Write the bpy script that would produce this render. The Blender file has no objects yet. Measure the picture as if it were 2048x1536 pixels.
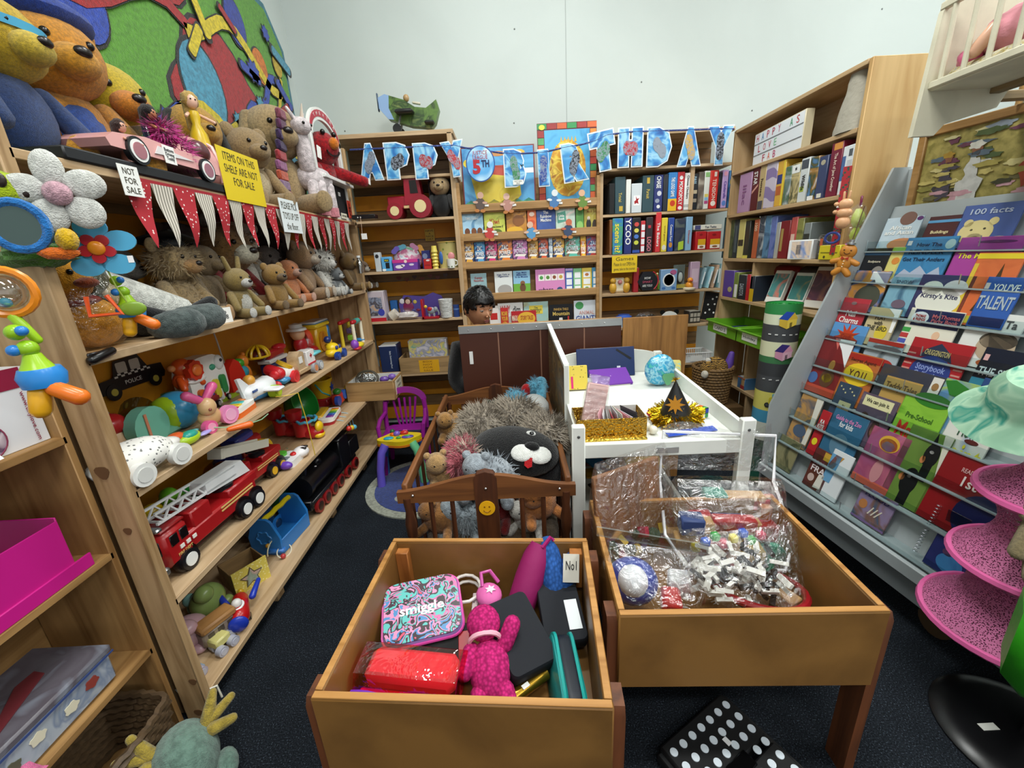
import bpy,math,random
from mathutils import Vector as V,Matrix as MX,noise as NZ
SC=bpy.context.scene
COL=SC.collection
rnd=random.Random(7)
pi=math.pi
# ---------------------------------------------------------------- camera
FPX,PITCH,ROLL,YAW,CH=828.8,0.3012,-0.0557,-0.0029,1.5
_f=V((math.sin(YAW)*math.cos(PITCH),math.cos(YAW)*math.cos(PITCH),-math.sin(PITCH)))
_r=V((math.cos(YAW),-math.sin(YAW),0));_u=_r.cross(_f)
CR=_r*math.cos(ROLL)+_u*math.sin(ROLL);CU=_u*math.cos(ROLL)-_r*math.sin(ROLL);CF=_f
CAM=V((0,0,CH))
cd=bpy.data.cameras.new('camera');cam=bpy.data.objects.new('camera',cd);COL.objects.link(cam)
cd.sensor_width=36;cd.lens=FPX/2048*36;cd.clip_start=0.02
cam.matrix_world=MX(((CR.x,CU.x,-CF.x,0),(CR.y,CU.y,-CF.y,0),(CR.z,CU.z,-CF.z,CH),(0,0,0,1)))
SC.camera=cam
# ---------------------------------------------------------------- world, lamps, exposure
w=bpy.data.worlds.new('shop_light');SC.world=w;w.use_nodes=True
bg=w.node_tree.nodes['Background'];bg.inputs[0].default_value=(.93,.97,1,1);bg.inputs[1].default_value=.62
SC.view_settings.view_transform='Standard';SC.view_settings.look='None'
SC.view_settings.exposure=0.34;SC.view_settings.gamma=1;SC.view_settings.use_curve_mapping=False
CEIL=4.3
LAMPS=[(.2,2.2),(.2,.4),(.2,-1.6),(3.2,2.2),(3.2,.4),(3.2,-1.6)]  # right-hand tubes are unseen, added to brighten the left shelf
LAMP_W=45
for k,(x,y)in enumerate(LAMPS):
 ld=bpy.data.lights.new('tube_light','AREA');ld.shape='RECTANGLE';ld.size=1.3;ld.size_y=.28
 ld.energy=LAMP_W;ld.color=(.97,1,.975)
 o=bpy.data.objects.new('tube_light',ld);COL.objects.link(o);o.location=(x,y,CEIL-.13)
# ---------------------------------------------------------------- pixel helpers (photo 2048x1536 -> point on a real plane)
def ray(u,v):return CR*((u-1024)/FPX)-CU*((v-768)/FPX)+CF
def at(u,v,x=None,y=None,z=None):
 d=ray(u,v)
 t=(z-CH)/d.z if z is not None else(x/d.x if x is not None else y/d.y)
 return CAM+d*t
def proj(P):
 d=V(P)-CAM;q=d.dot(CF);return 1024+FPX*d.dot(CR)/q,768-FPX*d.dot(CU)/q
def ppm(P):return FPX/(V(P)-CAM).dot(CF)
def solve_y(u,x,z):
 a,b=.3,3.9
 for _ in range(40):
  m=(a+b)/2
  if(proj((x,m,z))[0]<u)==(x<0):a=m
  else:b=m
 return a
# ---------------------------------------------------------------- materials
def lin(h):
 if not isinstance(h,str):return tuple(h)[:3]
 h=h.lstrip('#');o=[]
 for i in(0,2,4):
  c=int(h[i:i+2],16)/255;o.append(c/12.92 if c<.04045 else((c+.055)/1.055)**2.4)
 return tuple(o)
_mc={}
def mat(col,kind='plain',rough=.5,c2=None,scale=1.,axis=None,bump=None,metal=0.,pal=None):
 key=(str(col),kind,rough,str(c2),scale,str(axis),bump,metal,str(pal))
 if key in _mc:return _mc[key]
 m=bpy.data.materials.new(kind+'_'+(col.strip('#')if isinstance(col,str)else 'x'));m.use_nodes=True
 nt=m.node_tree;N=nt.nodes;L=nt.links;b=N['Principled BSDF'];out=N['Material Output']
 c=lin(col);b.inputs['Base Color'].default_value=(*c,1);b.inputs['Roughness'].default_value=rough;b.inputs['Metallic'].default_value=metal
 def coords(sc):
  tc=N.new('ShaderNodeTexCoord');mp=N.new('ShaderNodeMapping');mp.inputs['Scale'].default_value=sc
  L.new(tc.outputs['Object'],mp.inputs[0]);return mp.outputs[0]
 def noise(sc,s,det=3,dist=0.):
  n=N.new('ShaderNodeTexNoise');n.inputs['Scale'].default_value=s;n.inputs['Detail'].default_value=det
  n.inputs['Distortion'].default_value=dist;L.new(coords(sc),n.inputs['Vector']);return n
 def ramp(src,stops,const=False):
  r=N.new('ShaderNodeValToRGB');e=r.color_ramp.elements;r.color_ramp.interpolation='CONSTANT' if const else 'LINEAR'
  while len(e)<len(stops):e.new(1)
  for k,(p,cc)in enumerate(stops):e[k].position=p;e[k].color=(*lin(cc),1)
  L.new(src,r.inputs[0]);return r.outputs[0]
 def dobump(src,st,d):
  bp=N.new('ShaderNodeBump');bp.inputs['Strength'].default_value=st;bp.inputs['Distance'].default_value=d
  L.new(src,bp.inputs['Height']);L.new(bp.outputs[0],b.inputs['Normal'])
 if kind=='wood':
  sc={'x':(.7,9,9),'y':(9,.7,9),'z':(9,9,.7)}[axis or 'x']
  n=noise(sc,3.2*scale,6,.6)
  q=lin(c2)if c2 else tuple(a*.6 for a in c)
  L.new(ramp(n.outputs[0],[(.32,q),(.5,tuple((a*2+d)/3 for a,d in zip(c,q))),(.62,c),(.8,tuple(min(1,a*1.12)for a in c))]),b.inputs['Base Color'])
  dobump(n.outputs[0],.15,.002)
 elif kind=='fur':
  n=noise((1,1,1),60*scale,4);q=lin(c2)if c2 else tuple(a*.62 for a in c)
  L.new(ramp(n.outputs[0],[(.35,q),(.62,c)]),b.inputs['Base Color'])
  n2=noise((1,1,1),260*scale,3);dobump(n2.outputs[0],.9 if bump is None else bump,.006)
  b.inputs['Roughness'].default_value=1;b.inputs['Sheen Weight'].default_value=.3;b.inputs['Specular IOR Level'].default_value=.1
 elif kind=='knit':
  wv=N.new('ShaderNodeTexVoronoi');wv.inputs['Scale'].default_value=150*scale;L.new(coords((1,1,.75)),wv.inputs['Vector'])
  L.new(ramp(wv.outputs['Distance'],[(.1,c),(.75,tuple(a*.45 for a in c))]),b.inputs['Base Color'])
  dobump(wv.outputs['Distance'],-1,.004);b.inputs['Roughness'].default_value=1;b.inputs['Specular IOR Level'].default_value=.1
 elif kind=='print':
  n=noise(axis or(1,1,1),9*scale,2,1.2)
  P=pal;st=[(0,P[0])]+[(.3+.4*(k)/(len(P)-1),P[k])for k in range(1,len(P))]
  L.new(ramp(n.outputs[0],st,const=rough<0),b.inputs['Base Color']);b.inputs['Roughness'].default_value=abs(rough)
 elif kind=='spots':
  v=N.new('ShaderNodeTexVoronoi');v.inputs['Scale'].default_value=40*scale;L.new(coords((1,1,1)),v.inputs['Vector'])
  L.new(ramp(v.outputs['Distance'],[(0,c2),(bump or.28,c)],True),b.inputs['Base Color'])
 elif kind=='stripes':
  wv=N.new('ShaderNodeTexWave');wv.bands_direction=(axis or 'x').upper();wv.inputs['Scale'].default_value=10*scale;wv.inputs['Distortion'].default_value=bump or 0
  wv.inputs['Detail'].default_value=1;wv.inputs['Detail Scale'].default_value=1.5
  L.new(coords((1,1,1)),wv.inputs['Vector'])
  if pal:L.new(ramp(wv.outputs[0],[(k/len(pal),p)for k,p in enumerate(pal)],True),b.inputs['Base Color'])
  else:L.new(ramp(wv.outputs[0],[(.45,c),(.55,c2)]),b.inputs['Base Color'])
 elif kind=='carpet':
  n=noise((1,1,1),230,2);n2=noise((1,1,1),3,3)
  mx=N.new('ShaderNodeMixRGB');mx.blend_type='MULTIPLY';mx.inputs[0].default_value=.5
  L.new(ramp(n.outputs[0],[(.35,c),(.62,c2 or c),(.72,'#5a6674')]),mx.inputs[1]);L.new(ramp(n2.outputs[0],[(.3,'#8a8a8a'),(.7,'#ffffff')]),mx.inputs[2])
  L.new(mx.outputs[0],b.inputs['Base Color']);dobump(n.outputs[0],.8,.004);b.inputs['Specular IOR Level'].default_value=.1
 elif kind=='worn':
  n=noise((1,1,1),5*scale,6,.3);q=lin(c2)if c2 else tuple(a*.8 for a in c)
  L.new(ramp(n.outputs[0],[(.35,q),(.6,c)]),b.inputs['Base Color'])
  n2=noise((1,1,1),120,2);dobump(n2.outputs[0],.1,.001)
 elif kind=='clear': # thin transparent plastic film or sheet
  tr=N.new('ShaderNodeBsdfTransparent');tr.inputs[0].default_value=(*c,1)
  gl=N.new('ShaderNodeBsdfGlossy');gl.inputs['Roughness'].default_value=rough;mx=N.new('ShaderNodeMixShader')
  mx.inputs[0].default_value=bump if bump is not None else.12
  L.new(tr.outputs[0],mx.inputs[1]);L.new(gl.outputs[0],mx.inputs[2]);L.new(mx.outputs[0],out.inputs['Surface'])
  if scale>1:
   n=noise((1,1,1),scale,4,1.);bp=N.new('ShaderNodeBump');bp.inputs['Strength'].default_value=1;bp.inputs['Distance'].default_value=.02
   L.new(n.outputs[0],bp.inputs['Height']);L.new(bp.outputs[0],gl.inputs['Normal'])
 elif kind=='mesh': # woven net with real holes
  tr=N.new('ShaderNodeBsdfTransparent');mx=N.new('ShaderNodeMixShader')
  v=N.new('ShaderNodeTexVoronoi');v.inputs['Scale'].default_value=150*scale;L.new(coords((1,1,1)),v.inputs['Vector'])
  r=N.new('ShaderNodeValToRGB');r.color_ramp.interpolation='CONSTANT';r.color_ramp.elements[0].color=(0,0,0,1);r.color_ramp.elements[1].color=(1,1,1,1);r.color_ramp.elements[1].position=bump or.4
  L.new(v.outputs['Distance'],r.inputs[0]);L.new(r.outputs[0],mx.inputs[0]);L.new(tr.outputs[0],mx.inputs[1]);L.new(b.outputs[0],mx.inputs[2]);L.new(mx.outputs[0],out.inputs['Surface'])
 elif kind=='glow':
  b.inputs['Emission Color'].default_value=(*c,1);b.inputs['Emission Strength'].default_value=scale
 elif kind=='cloth':
  n=noise((1,1,1),14*scale,3);dobump(n.outputs[0],.35,.012);b.inputs['Roughness'].default_value=rough
 elif kind=='sparkle':
  v=N.new('ShaderNodeTexVoronoi');v.inputs['Scale'].default_value=120*scale;L.new(coords((1,1,1)),v.inputs['Vector'])
  dobump(v.outputs['Distance'],1,.006);b.inputs['Metallic'].default_value=.9;b.inputs['Roughness'].default_value=.22
 _mc[key]=m;return m
def pl(c,r=.35):return mat(c,'plain',r)
def fur(c,c2=None,s=1.):return mat(c,'fur',c2=c2,scale=s)
def wood(c,ax='x',c2=None,s=1.):return mat(c,'wood',.55,c2=c2,axis=ax,scale=s)
def art(*pal,s=1.):return mat(pal[0],'print',.4,pal=pal,scale=s)
WHT,BLK='#f2f2ee','#0c0c0e'
# ---------------------------------------------------------------- geometry collector
def T(x=0,y=0,z=0,rx=0,ry=0,rz=0,s=1):
 m=MX.Translation((x,y,z))@MX.Rotation(rz,4,'Z')@MX.Rotation(ry,4,'Y')@MX.Rotation(rx,4,'X')
 return m@MX.Scale(s,4)if s!=1 else m
UP=T(rx=pi/2) # local XY drawing plane -> XZ (facing -y)
class G:
 def __init__(s):s.v=[];s.f=[]
 def add(s,vs,fs,M=None):
  o=len(s.v);s.v+=[tuple(M@V(p))for p in vs]if M else[tuple(p)for p in vs]
  s.f+=[tuple(i+o for i in f)for f in fs];return s
 def box(s,c,d,M=None,b=0.):
  h=[a/2 for a in d];b=min(b,min(h)*.95);vs=[];ix={}
  S=[(i,j,k)for i in(-1,1)for j in(-1,1)for k in(-1,1)]
  if b<=0:
   vs=[(c[0]+i*h[0],c[1]+j*h[1],c[2]+k*h[2])for i,j,k in S]
   return s.add(vs,[(0,1,3,2),(4,6,7,5),(0,4,5,1),(2,3,7,6),(0,2,6,4),(1,5,7,3)],M)
  for n,sg in enumerate(S):
   for a in range(3):
    ix[sg,a]=len(vs);vs.append(tuple(c[q]+sg[q]*(h[q]if q==a else h[q]-b)for q in range(3)))
  fs=[]
  for a in range(3):
   p,q=(a+1)%3,(a+2)%3
   for sg in(-1,1):
    def cn(i,j,a=a,p=p,q=q,sg=sg):
     t=[0,0,0];t[a]=sg;t[p]=i;t[q]=j;return tuple(t)
    f=[ix[cn(*e),a]for e in((-1,-1),(1,-1),(1,1),(-1,1))];fs.append(f if sg>0 else f[::-1])
   for i in(-1,1):
    for j in(-1,1):
     def ce(k,a=a,p=p,q=q,i=i,j=j):
      t=[0,0,0];t[a]=k;t[p]=i;t[q]=j;return tuple(t)
     f=[ix[ce(-1),p],ix[ce(1),p],ix[ce(1),q],ix[ce(-1),q]];fs.append(f if i*j<0 else f[::-1])
  for sg in S:f=[ix[sg,0],ix[sg,1],ix[sg,2]];fs.append(f if sg[0]*sg[1]*sg[2]>0 else f[::-1])
  return s.add(vs,fs,M)
 def cyl(s,p,q,r,r2=None,n=14,M=None,caps=True):
  p,q=V(p),V(q);r2=r if r2 is None else r2;d=(q-p).normalized()
  a=d.orthogonal().normalized();b=d.cross(a);vs=[]
  for c,rr in((p,r),(q,r2)):vs+=[c+(a*math.cos(2*pi*k/n)+b*math.sin(2*pi*k/n))*rr for k in range(n)]
  fs=[(k,(k+1)%n,n+(k+1)%n,n+k)for k in range(n)]
  if caps:fs+=[tuple(range(n))[::-1],tuple(range(n,2*n))]
  return s.add(vs,fs,M)
 def ell(s,c,r,n=16,m=10,M=None,jit=0.,R=None):
  if not hasattr(r,'__len__'):r=(r,r,r)
  vs=[(0,0,1)]+[(math.sin(pi*j/m)*math.cos(2*pi*k/n),math.sin(pi*j/m)*math.sin(2*pi*k/n),math.cos(pi*j/m))for j in range(1,m)for k in range(n)]+[(0,0,-1)]
  if jit:vs=[V(p)*(1+rnd.uniform(-jit,jit))for p in vs]
  fs=[(0,1+k,1+(k+1)%n)for k in range(n)]
  for j in range(m-2):fs+=[(1+j*n+k,1+(j+1)*n+k,1+(j+1)*n+(k+1)%n,1+j*n+(k+1)%n)for k in range(n)]
  l=len(vs)-1;o=1+(m-2)*n;fs+=[(l,o+(k+1)%n,o+k)for k in range(n)]
  X=MX.Translation(V(c))@(R.to_4x4()if R else MX())@MX.Diagonal((*r,1))
  return s.add(vs,fs,(M@X)if M else X)
 def cap(s,p,q,r,r2=None,n=12,M=None): # rounded limb from p to q
  p,q=V(p),V(q);r2=r if r2 is None else r2;d=(q-p).normalized();a=d.orthogonal().normalized();b=d.cross(a)
  vs=[];rows=0
  for c,rr,al in[(p,r,-1.2),(p,r,-.7),(p,r,-.2)]+[(p.lerp(q,.5),(r+r2)/2,0)]+[(q,r2,.2),(q,r2,.7),(q,r2,1.2)]:
   vs+=[c+d*math.sin(al)*rr+(a*math.cos(2*pi*k/n)+b*math.sin(2*pi*k/n))*rr*math.cos(al)for k in range(n)];rows+=1
  fs=[(j*n+k,j*n+(k+1)%n,(j+1)*n+(k+1)%n,(j+1)*n+k)for j in range(rows-1)for k in range(n)]
  fs+=[tuple(range(n))[::-1],tuple(range((rows-1)*n,rows*n))]
  return s.add(vs,fs,M)
 def lathe(s,prof,n=20,M=None,close=False): # [(r,z)...]
  vs=[(r*math.cos(2*pi*k/n),r*math.sin(2*pi*k/n),z)for r,z in prof for k in range(n)];R=len(prof)
  fs=[(j*n+k,j*n+(k+1)%n,(j+1)*n+(k+1)%n,(j+1)*n+k)for j in range(R-1)for k in range(n)]
  if prof[0][0]>1e-6 and close:fs.append(tuple(range(n))[::-1])
  if prof[-1][0]>1e-6 and close:fs.append(tuple(range((R-1)*n,R*n)))
  return s.add(vs,fs,M)
 def tube(s,pts,r,n=6,M=None,closed=False):
  P=[V(p)for p in pts];L=len(P);vs=[];rs=r if hasattr(r,'__len__')else[r]*L;pa=None
  for k in range(L):
   d=(P[(k+1)%L]-P[k-1])if closed else(P[min(k+1,L-1)]-P[max(k-1,0)])
   d.normalize()
   a=(d.orthogonal()if pa is None else(pa-d*pa.dot(d))).normalized();pa=a;b=d.cross(a)
   vs+=[P[k]+(a*math.cos(2*pi*q/n)+b*math.sin(2*pi*q/n))*rs[k]for q in range(n)]
  fs=[(j*n+k,j*n+(k+1)%n,(j+1)%L*n+(k+1)%n,(j+1)%L*n+k)for j in range(L if closed else L-1)for k in range(n)]
  if not closed:fs+=[tuple(range(n))[::-1],tuple(range((L-1)*n,L*n))]
  return s.add(vs,fs,M)
 def prism(s,poly,h,M=None,z=0.): # polygon in XY, extruded z..z+h
  n=len(poly);vs=[(x,y,z)for x,y in poly]+[(x,y,z+h)for x,y in poly]
  fs=[tuple(range(n))[::-1],tuple(range(n,2*n))]+[(k,(k+1)%n,n+(k+1)%n,n+k)for k in range(n)]
  return s.add(vs,fs,M)
 def grid(s,fn,nu,nv,M=None,cu=False):
  vs=[fn(i/(nu-(0 if cu else 1)),j/(nv-1))for j in range(nv)for i in range(nu)]
  fs=[(j*nu+i,j*nu+(i+1)%nu,(j+1)*nu+(i+1)%nu,(j+1)*nu+i)for j in range(nv-1)for i in range(nu if cu else nu-1)]
  return s.add(vs,fs,M)
 def o(s,name,m,par=None,ang=.7,loc=None,rot=None,solid=0):
  me=bpy.data.meshes.new(name);me.from_pydata(s.v,[],s.f);me.update()
  me.polygons.foreach_set('use_smooth',[True]*len(me.polygons));me.set_sharp_from_angle(angle=ang)
  if m:me.materials.append(m)
  ob=bpy.data.objects.new(name,me);COL.objects.link(ob);ob.parent=par
  if loc is not None:ob.location=loc
  if rot is not None:ob.rotation_euler=rot
  if solid:k=ob.modifiers.new('thickness','SOLIDIFY');k.thickness=solid;k.offset=0
  return ob
def bx(name,m,par,c,d,b=.002,M=None):return G().box(c,d,M,b).o(name,m,par)
def thing(name,label,cat,loc=(0,0,0),rz=0.,group=None,rx=0.,ry=0.,s=1.):
 o=bpy.data.objects.new(name,None);COL.objects.link(o);o.location=loc;o.rotation_euler=(rx,ry,rz);o.empty_display_size=.05
 o.scale=(s,s,s)
 o['label']=label;o['category']=cat
 if group:o['group']=group
 return o
def tag(o,label,cat,group=None):
 o['label']=label;o['category']=cat
 if group:o['group']=group
 return o
def struct(o,label=None):
 o['kind']='structure'
 if label:o['label']=label;o['category']=o.name.split('_')[0].split('.')[0]
 return o
def circ(n=24,r=1.,rx=None,cx=0,cy=0,a0=0):return[(cx+(rx or r)*math.cos(a0+2*pi*k/n),cy+r*math.sin(a0+2*pi*k/n))for k in range(n)]
def rrect(w,h,r,n=5,cx=0,cy=0):
 o=[]
 for sx,sy,a in((1,1,0),(-1,1,pi/2),(-1,-1,pi),(1,-1,3*pi/2)):
  o+=[(cx+sx*(w/2-r)+r*math.cos(a+pi/2*k/n),cy+sy*(h/2-r)+r*math.sin(a+pi/2*k/n))for k in range(n+1)]
 return o
def star(n=5,R=1.,r=.45,a0=pi/2):return[((R if k%2==0 else r)*math.cos(a0+pi*k/n),(R if k%2==0 else r)*math.sin(a0+pi*k/n))for k in range(2*n)]
def blob(n=28,R=1.,w=.15,f=5,ry=1.,seed=0):return[(R*(1+w*math.sin(f*2*pi*k/n+seed))*math.cos(2*pi*k/n),ry*R*(1+w*math.sin(f*2*pi*k/n+seed))*math.sin(2*pi*k/n))for k in range(n)]
TXT=[]
def txt(par,s,M,w,h,col=BLK,name='lettering',ext=.0006,bold=0.):
 cu=bpy.data.curves.new('lettering','FONT');cu.body=s;cu.align_x='CENTER';cu.resolution_u=2;cu.extrude=.001;cu.offset=bold
 cu.space_line=.85
 ob=bpy.data.objects.new('t',cu);COL.objects.link(ob);TXT.append((ob,par,M,w,h,col,name,ext))
def bake_text():
 bpy.context.view_layer.update();dg=bpy.context.evaluated_depsgraph_get()
 for ob,par,M,w,h,col,name,ext in TXT:
  me=bpy.data.meshes.new_from_object(ob.evaluated_get(dg));vs=[v.co for v in me.vertices]
  if vs:
   x0,x1=min(v.x for v in vs),max(v.x for v in vs);y0,y1=min(v.y for v in vs),max(v.y for v in vs)
   sx=w/max(x1-x0,1e-4);sy=h/max(y1-y0,1e-4)
   X=M@MX.Diagonal((sx,sy,ext/.002,1))@MX.Translation((-(x0+x1)/2,-(y0+y1)/2,.001));me.transform(X)
  me.materials.clear();me.materials.append(col if isinstance(col,bpy.types.Material)else mat(col,'plain',.6));me.name=name
  o2=bpy.data.objects.new(name,me);COL.objects.link(o2);o2.parent=par
  cu=ob.data;bpy.data.objects.remove(ob);bpy.data.curves.remove(cu)
def plate(par,name,poly,M,col,th=.0008,rough=.45): # thin printed shape lying on a face
 return G().prism(poly,th,M).o(name,col if isinstance(col,bpy.types.Material)else pl(col,rough),par,.5)
# ================================================================ THE ROOM
XL,YB,XR=-1.128,3.42,1.73 # shelf front planes: left unit, back units, right unit
WL,WB,WR=-1.56,3.78,2.0
wallm=mat('#c2cac7','worn',.75,c2='#bcc4c1',scale=.25)
struct(G().box((1.5,-.6,-.05),(6.4,9.8,.1)).o('floor',mat('#14171b','carpet',1,c2='#2a2f36')),'dark charcoal speckled carpet floor')
wb=struct(G().box((1.5,WB+.05,2.15),(6.4,.1,4.3)).o('wall_back',wallm),'white painted wall behind the back shelves')
G().box((at(1132,100,y=WB).x,WB-.001,3.2),(.003,.003,2.1)).o('panel_joint',pl('#9fa5a3',.8),wb)
for u,v in[(1029,58),(1283,164),(1504,221),(1764,18),(1190,245),(690,262),(1028,246)]:
 p=at(u,v,y=WB);G().ell((p.x,WB-.001,p.z),(.006,.004,.006),8,6).o('nail_hole',pl('#7c8280',.8),wb)
struct(G().box((WL-.05,.8,2.15),(.1,6,4.3)).o('wall_left',wallm),'white painted wall behind the toy shelves')
struct(G().box((4.65,1.4,2.15),(.1,5,4.3)).o('wall_right',wallm),'white painted wall far beyond the magazine rack')
struct(G().box((1.5,-.6,CEIL+.05),(6.4,9.8,.1)).o('ceiling',pl('#e8e8e4',.8)),'white ceiling above the shop corner')
LAMPG='ceiling tube lights'
for(x,y),wh in zip(LAMPS,('over the brown cot','over the two troughs','behind the camera on the left','added unseen far beyond the puzzle unit','added unseen beyond the magazine rack','added unseen behind the camera on the right')):
 t=thing('ceiling_light','white twin tube ceiling light '+wh,'light',(x,y,CEIL),0,LAMPG)
 bx('housing',pl('#e9e9e6'),t,(0,0,-.04),(1.4,.3,.08),.01)
 for q in(-.07,.07):G().cyl((-.64,q,-.1),(.64,q,-.1),.014,n=8).o('tube',mat('#fff8ea','glow',scale=4),t)
PINE,PINE2,ORG='#c6a985','#9c7648','#dc9418'
pw={a:wood(PINE,a,'#a5865f')for a in 'xyz'}
ww={a:wood('#b8986f',a,'#8c6c46')for a in 'xyz'}
orange=mat(ORG,'worn',.6,c2='#c88012',scale=.8)
plk=wood('#9c7a50','x','#6f5433')
# ---- left toy shelf unit
ls=thing('toy_shelf','long pine shelf unit with orange back holding plush and plastic toys','shelf',(XL,1.06,0))
D=WL-XL
SH=dict(top=1.80,teddy=1.30,toy=.895,truck=.497,low=.095)
for k,z in SH.items():
 bx('shelf_board',pw['y'],ls,(D/2,1.19,z-.012),(-D,2.33,.024),.002)
for yy in(.0175,2.33):bx('post',ww['z'],ls,(-.041,yy,1.2),(.082,.035,2.4)if yy<1 else(.082,.035,2.2),.003)
bx('side_panel',ww['z'],ls,(D/2-.03,2.335,.9),(-D-.08,.02,1.8),.001)
bx('side_panel',ww['z'],ls,(D/2-.04,.03,.9),(-D-.09,.014,1.8),.001)
bx('back_board',orange,ls,(D+.012,1.19,1.33),(.016,2.3,.92),.001)
bx('back_board',wood('#8f6f48','y','#6a4f2f'),ls,(D+.012,1.19,.33),(.016,2.3,.66),.001)
for z,h in((.745,.13),(.61,.09)):bx('back_board',orange,ls,(D+.02,1.19,z),(.02,2.3,h),.001)
bx('back_board',wood('#8f6f48','y','#6a4f2f'),ls,(D+.02,1.19,1.79),(.02,2.3,.1),.001)
for yy in(.55,1.2,1.8):bx('shelf_foot',ww['z'],ls,(-.06,yy,.04),(.05,.06,.083),.002)
for u,v,r in((205,945,.02),(256,1062,.012),(386,1363,.013),(397,1424,.014)):p=at(u,v,y=1.06);G().prism(blob(14,r,.12,3),.0015,T(p.x-XL,-.0005,p.z)@T(rx=pi/2)).o('knot',pl('#6a4a2c',.7),ls)
# ---- near left bookshelf (orange pine)
NX=-1.21;hon={a:wood('#a98250',a,'#7f5a30',.8)for a in 'xyz'}
ns=thing('pine_bookcase','honey pine bookcase nearest on the left with a pink box and tin','shelf',(NX,1.05,0))
for z in(1.10,.727,.357,.02):bx('shelf_board',hon['y'],ns,(-.15,-.7,z-.011),(.3,1.38,.022),.002)
bx('side_panel',hon['z'],ns,(-.15,-.01,.62),(.3,.02,1.24),.002)
bx('side_panel',hon['z'],ns,(-.15,-1.39,.62),(.3,.02,1.24),.002)
bx('back_board',hon['y'],ns,(-.31,-.7,.62),(.015,1.4,1.24),.001)
# ---- back left unit
bsx0,bsx1=-1.25,at(927,520,y=YB).x
bl=thing('pine_shelf','pine wall shelf with orange planks holding a red tractor and boxes','shelf',(0,YB,0))
BZ=dict(s1=at(800,351,y=YB).z,s2=at(820,437,y=YB).z,s3=at(830,540,y=YB).z,s4=at(830,640,y=YB).z,s5=at(800,750,y=YB).z)
BZ={k:round(z,3)for k,z in BZ.items()}
dep=WB-YB
for z in BZ.values():bx('shelf_board',pw['x'],bl,((bsx0+bsx1)/2,dep/2,z-.01),(bsx1-bsx0,dep-.03,.02),.002)
bx('top_rail',pw['x'],bl,((bsx0+bsx1)/2,dep/2,2.385),(bsx1-bsx0,dep-.02,.03),.002)
bx('post',pw['z'],bl,(bsx1-.03,dep/2,1.19),(.035,dep-.02,2.38),.002)
zz=.05;k=0
while zz<2.36:
 h=(.12,.105,.13,.11)[k%4]
 bx('plank',(orange,plk,orange,plk)[k%4]if zz<1.95 else wood('#6d5234','x','#4b371f'),bl,((bsx0+bsx1)/2,dep-.02+(.003 if k%2 else 0),zz+h/2),(bsx1-bsx0-.04,.014,h-.004),.002);zz+=h;k+=1
# ---- middle face-out rack
mx0,mx1=bsx1-.012,at(1200,480,y=YB).x
mr=thing('display_rack','pine face out book rack with ledges between the two back shelves','shelf',(0,YB,0))
rackm=wood('#b78e5c','x','#96703f')
MZ=[at(1065,v,y=YB).z for v in(401,460,517,582,651)]
for z in MZ:
 bx('ledge',rackm,mr,((mx0+mx1)/2,.075,z-.055),(mx1-mx0-.04,.1,.018),.002)
 bx('ledge_lip',rackm,mr,((mx0+mx1)/2,.022,z-.028),(mx1-mx0-.04,.018,.056),.003)
for k in range(9):
 bx('plank',rackm,mr,((mx0+mx1)/2,.15,.2+k*.22),(mx1-mx0-.04,.014,.214),.003)
for x in(mx0+.012,mx1-.012):bx('side_panel',rackm,mr,(x,.18,1.02),(.024,.34,2.04),.002)
bx('kick_board',rackm,mr,((mx0+mx1)/2,.1,.3),(mx1-mx0-.05,.02,.5),.002)
# ---- back right unit
rx0,rx1=mx1,XR
br=thing('games_shelf','pine wall shelf with rows of board games left of the corner','shelf',(0,YB,0))
RZ=dict(s0=at(1340,330,y=YB).z,s1=at(1340,422,y=YB).z,s2=at(1330,504,y=YB).z,s3=at(1320,583,y=YB).z,s4=at(1400,648,y=YB).z,s5=at(1400,725,y=YB).z)
for z in RZ.values():bx('shelf_board',pw['x'],br,((rx0+rx1)/2,dep/2,z-.01),(rx1-rx0,dep-.03,.02),.002)
bx('top_rail',pw['x'],br,((rx0+rx1)/2,dep/2,2.3),(rx1-rx0,dep-.02,.025),.002)
bx('post',pw['z'],br,(rx0+.012,dep/2,1.02),(.022,dep-.02,2.06),.002)
x=at(1386,350,y=YB).x;bx('post',pw['z'],br,(x,.02,(RZ['s0']+RZ['s1'])/2),(.03,.03,RZ['s0']-RZ['s1']),.001)
zz=.05;k=0
while zz<2.28:
 h=(.12,.11)[k%2]
 bx('plank',(wood('#7d5a30','x','#5b401e'),plk)[k%2]if zz>1.3 else(orange,plk)[k%2],br,((rx0+rx1)/2,dep-.02+(.003 if k%2 else 0),zz+h/2),(rx1-rx0-.04,.014,h-.004),.002);zz+=h;k+=1
# ---- right puzzle unit
RY0=2.23
ru=thing('puzzle_shelf','tall plywood shelf unit along the right wall full of puzzles','shelf',(XR,RY0,0))
PZ=[2.283,2.0,1.705,1.385,1.09,.815,.43]
plyw={a:wood('#c2a37a',a,'#a8885c',.6)for a in 'xyz'}
RL=YB-RY0
for k,z in enumerate(PZ):bx('shelf_board',plyw['y'],ru,(.125,RL/2+.02,z-.011),(.25,RL-.02,.022),.002)
bx('end_panel',wood('#d0ac74','z','#b98f55',.5),ru,(.125,.012,1.14),(.25,.024,2.28),.002)
bx('end_panel',plyw['z'],ru,(.125,RL+.012,1.14),(.25,.022,2.28),.002)
bx('back_board',plyw['y'],ru,(.255,RL/2,1.14),(.01,RL,2.26),.001)
for z0,z1,yy in((1.09,1.36,RL-.4),(.43,.8,RL-.45),(.0,.41,RL-.5)):bx('divider',plyw['z'],ru,(.125,yy,(z0+z1)/2),(.23,.02,z1-z0),.001)
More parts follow.
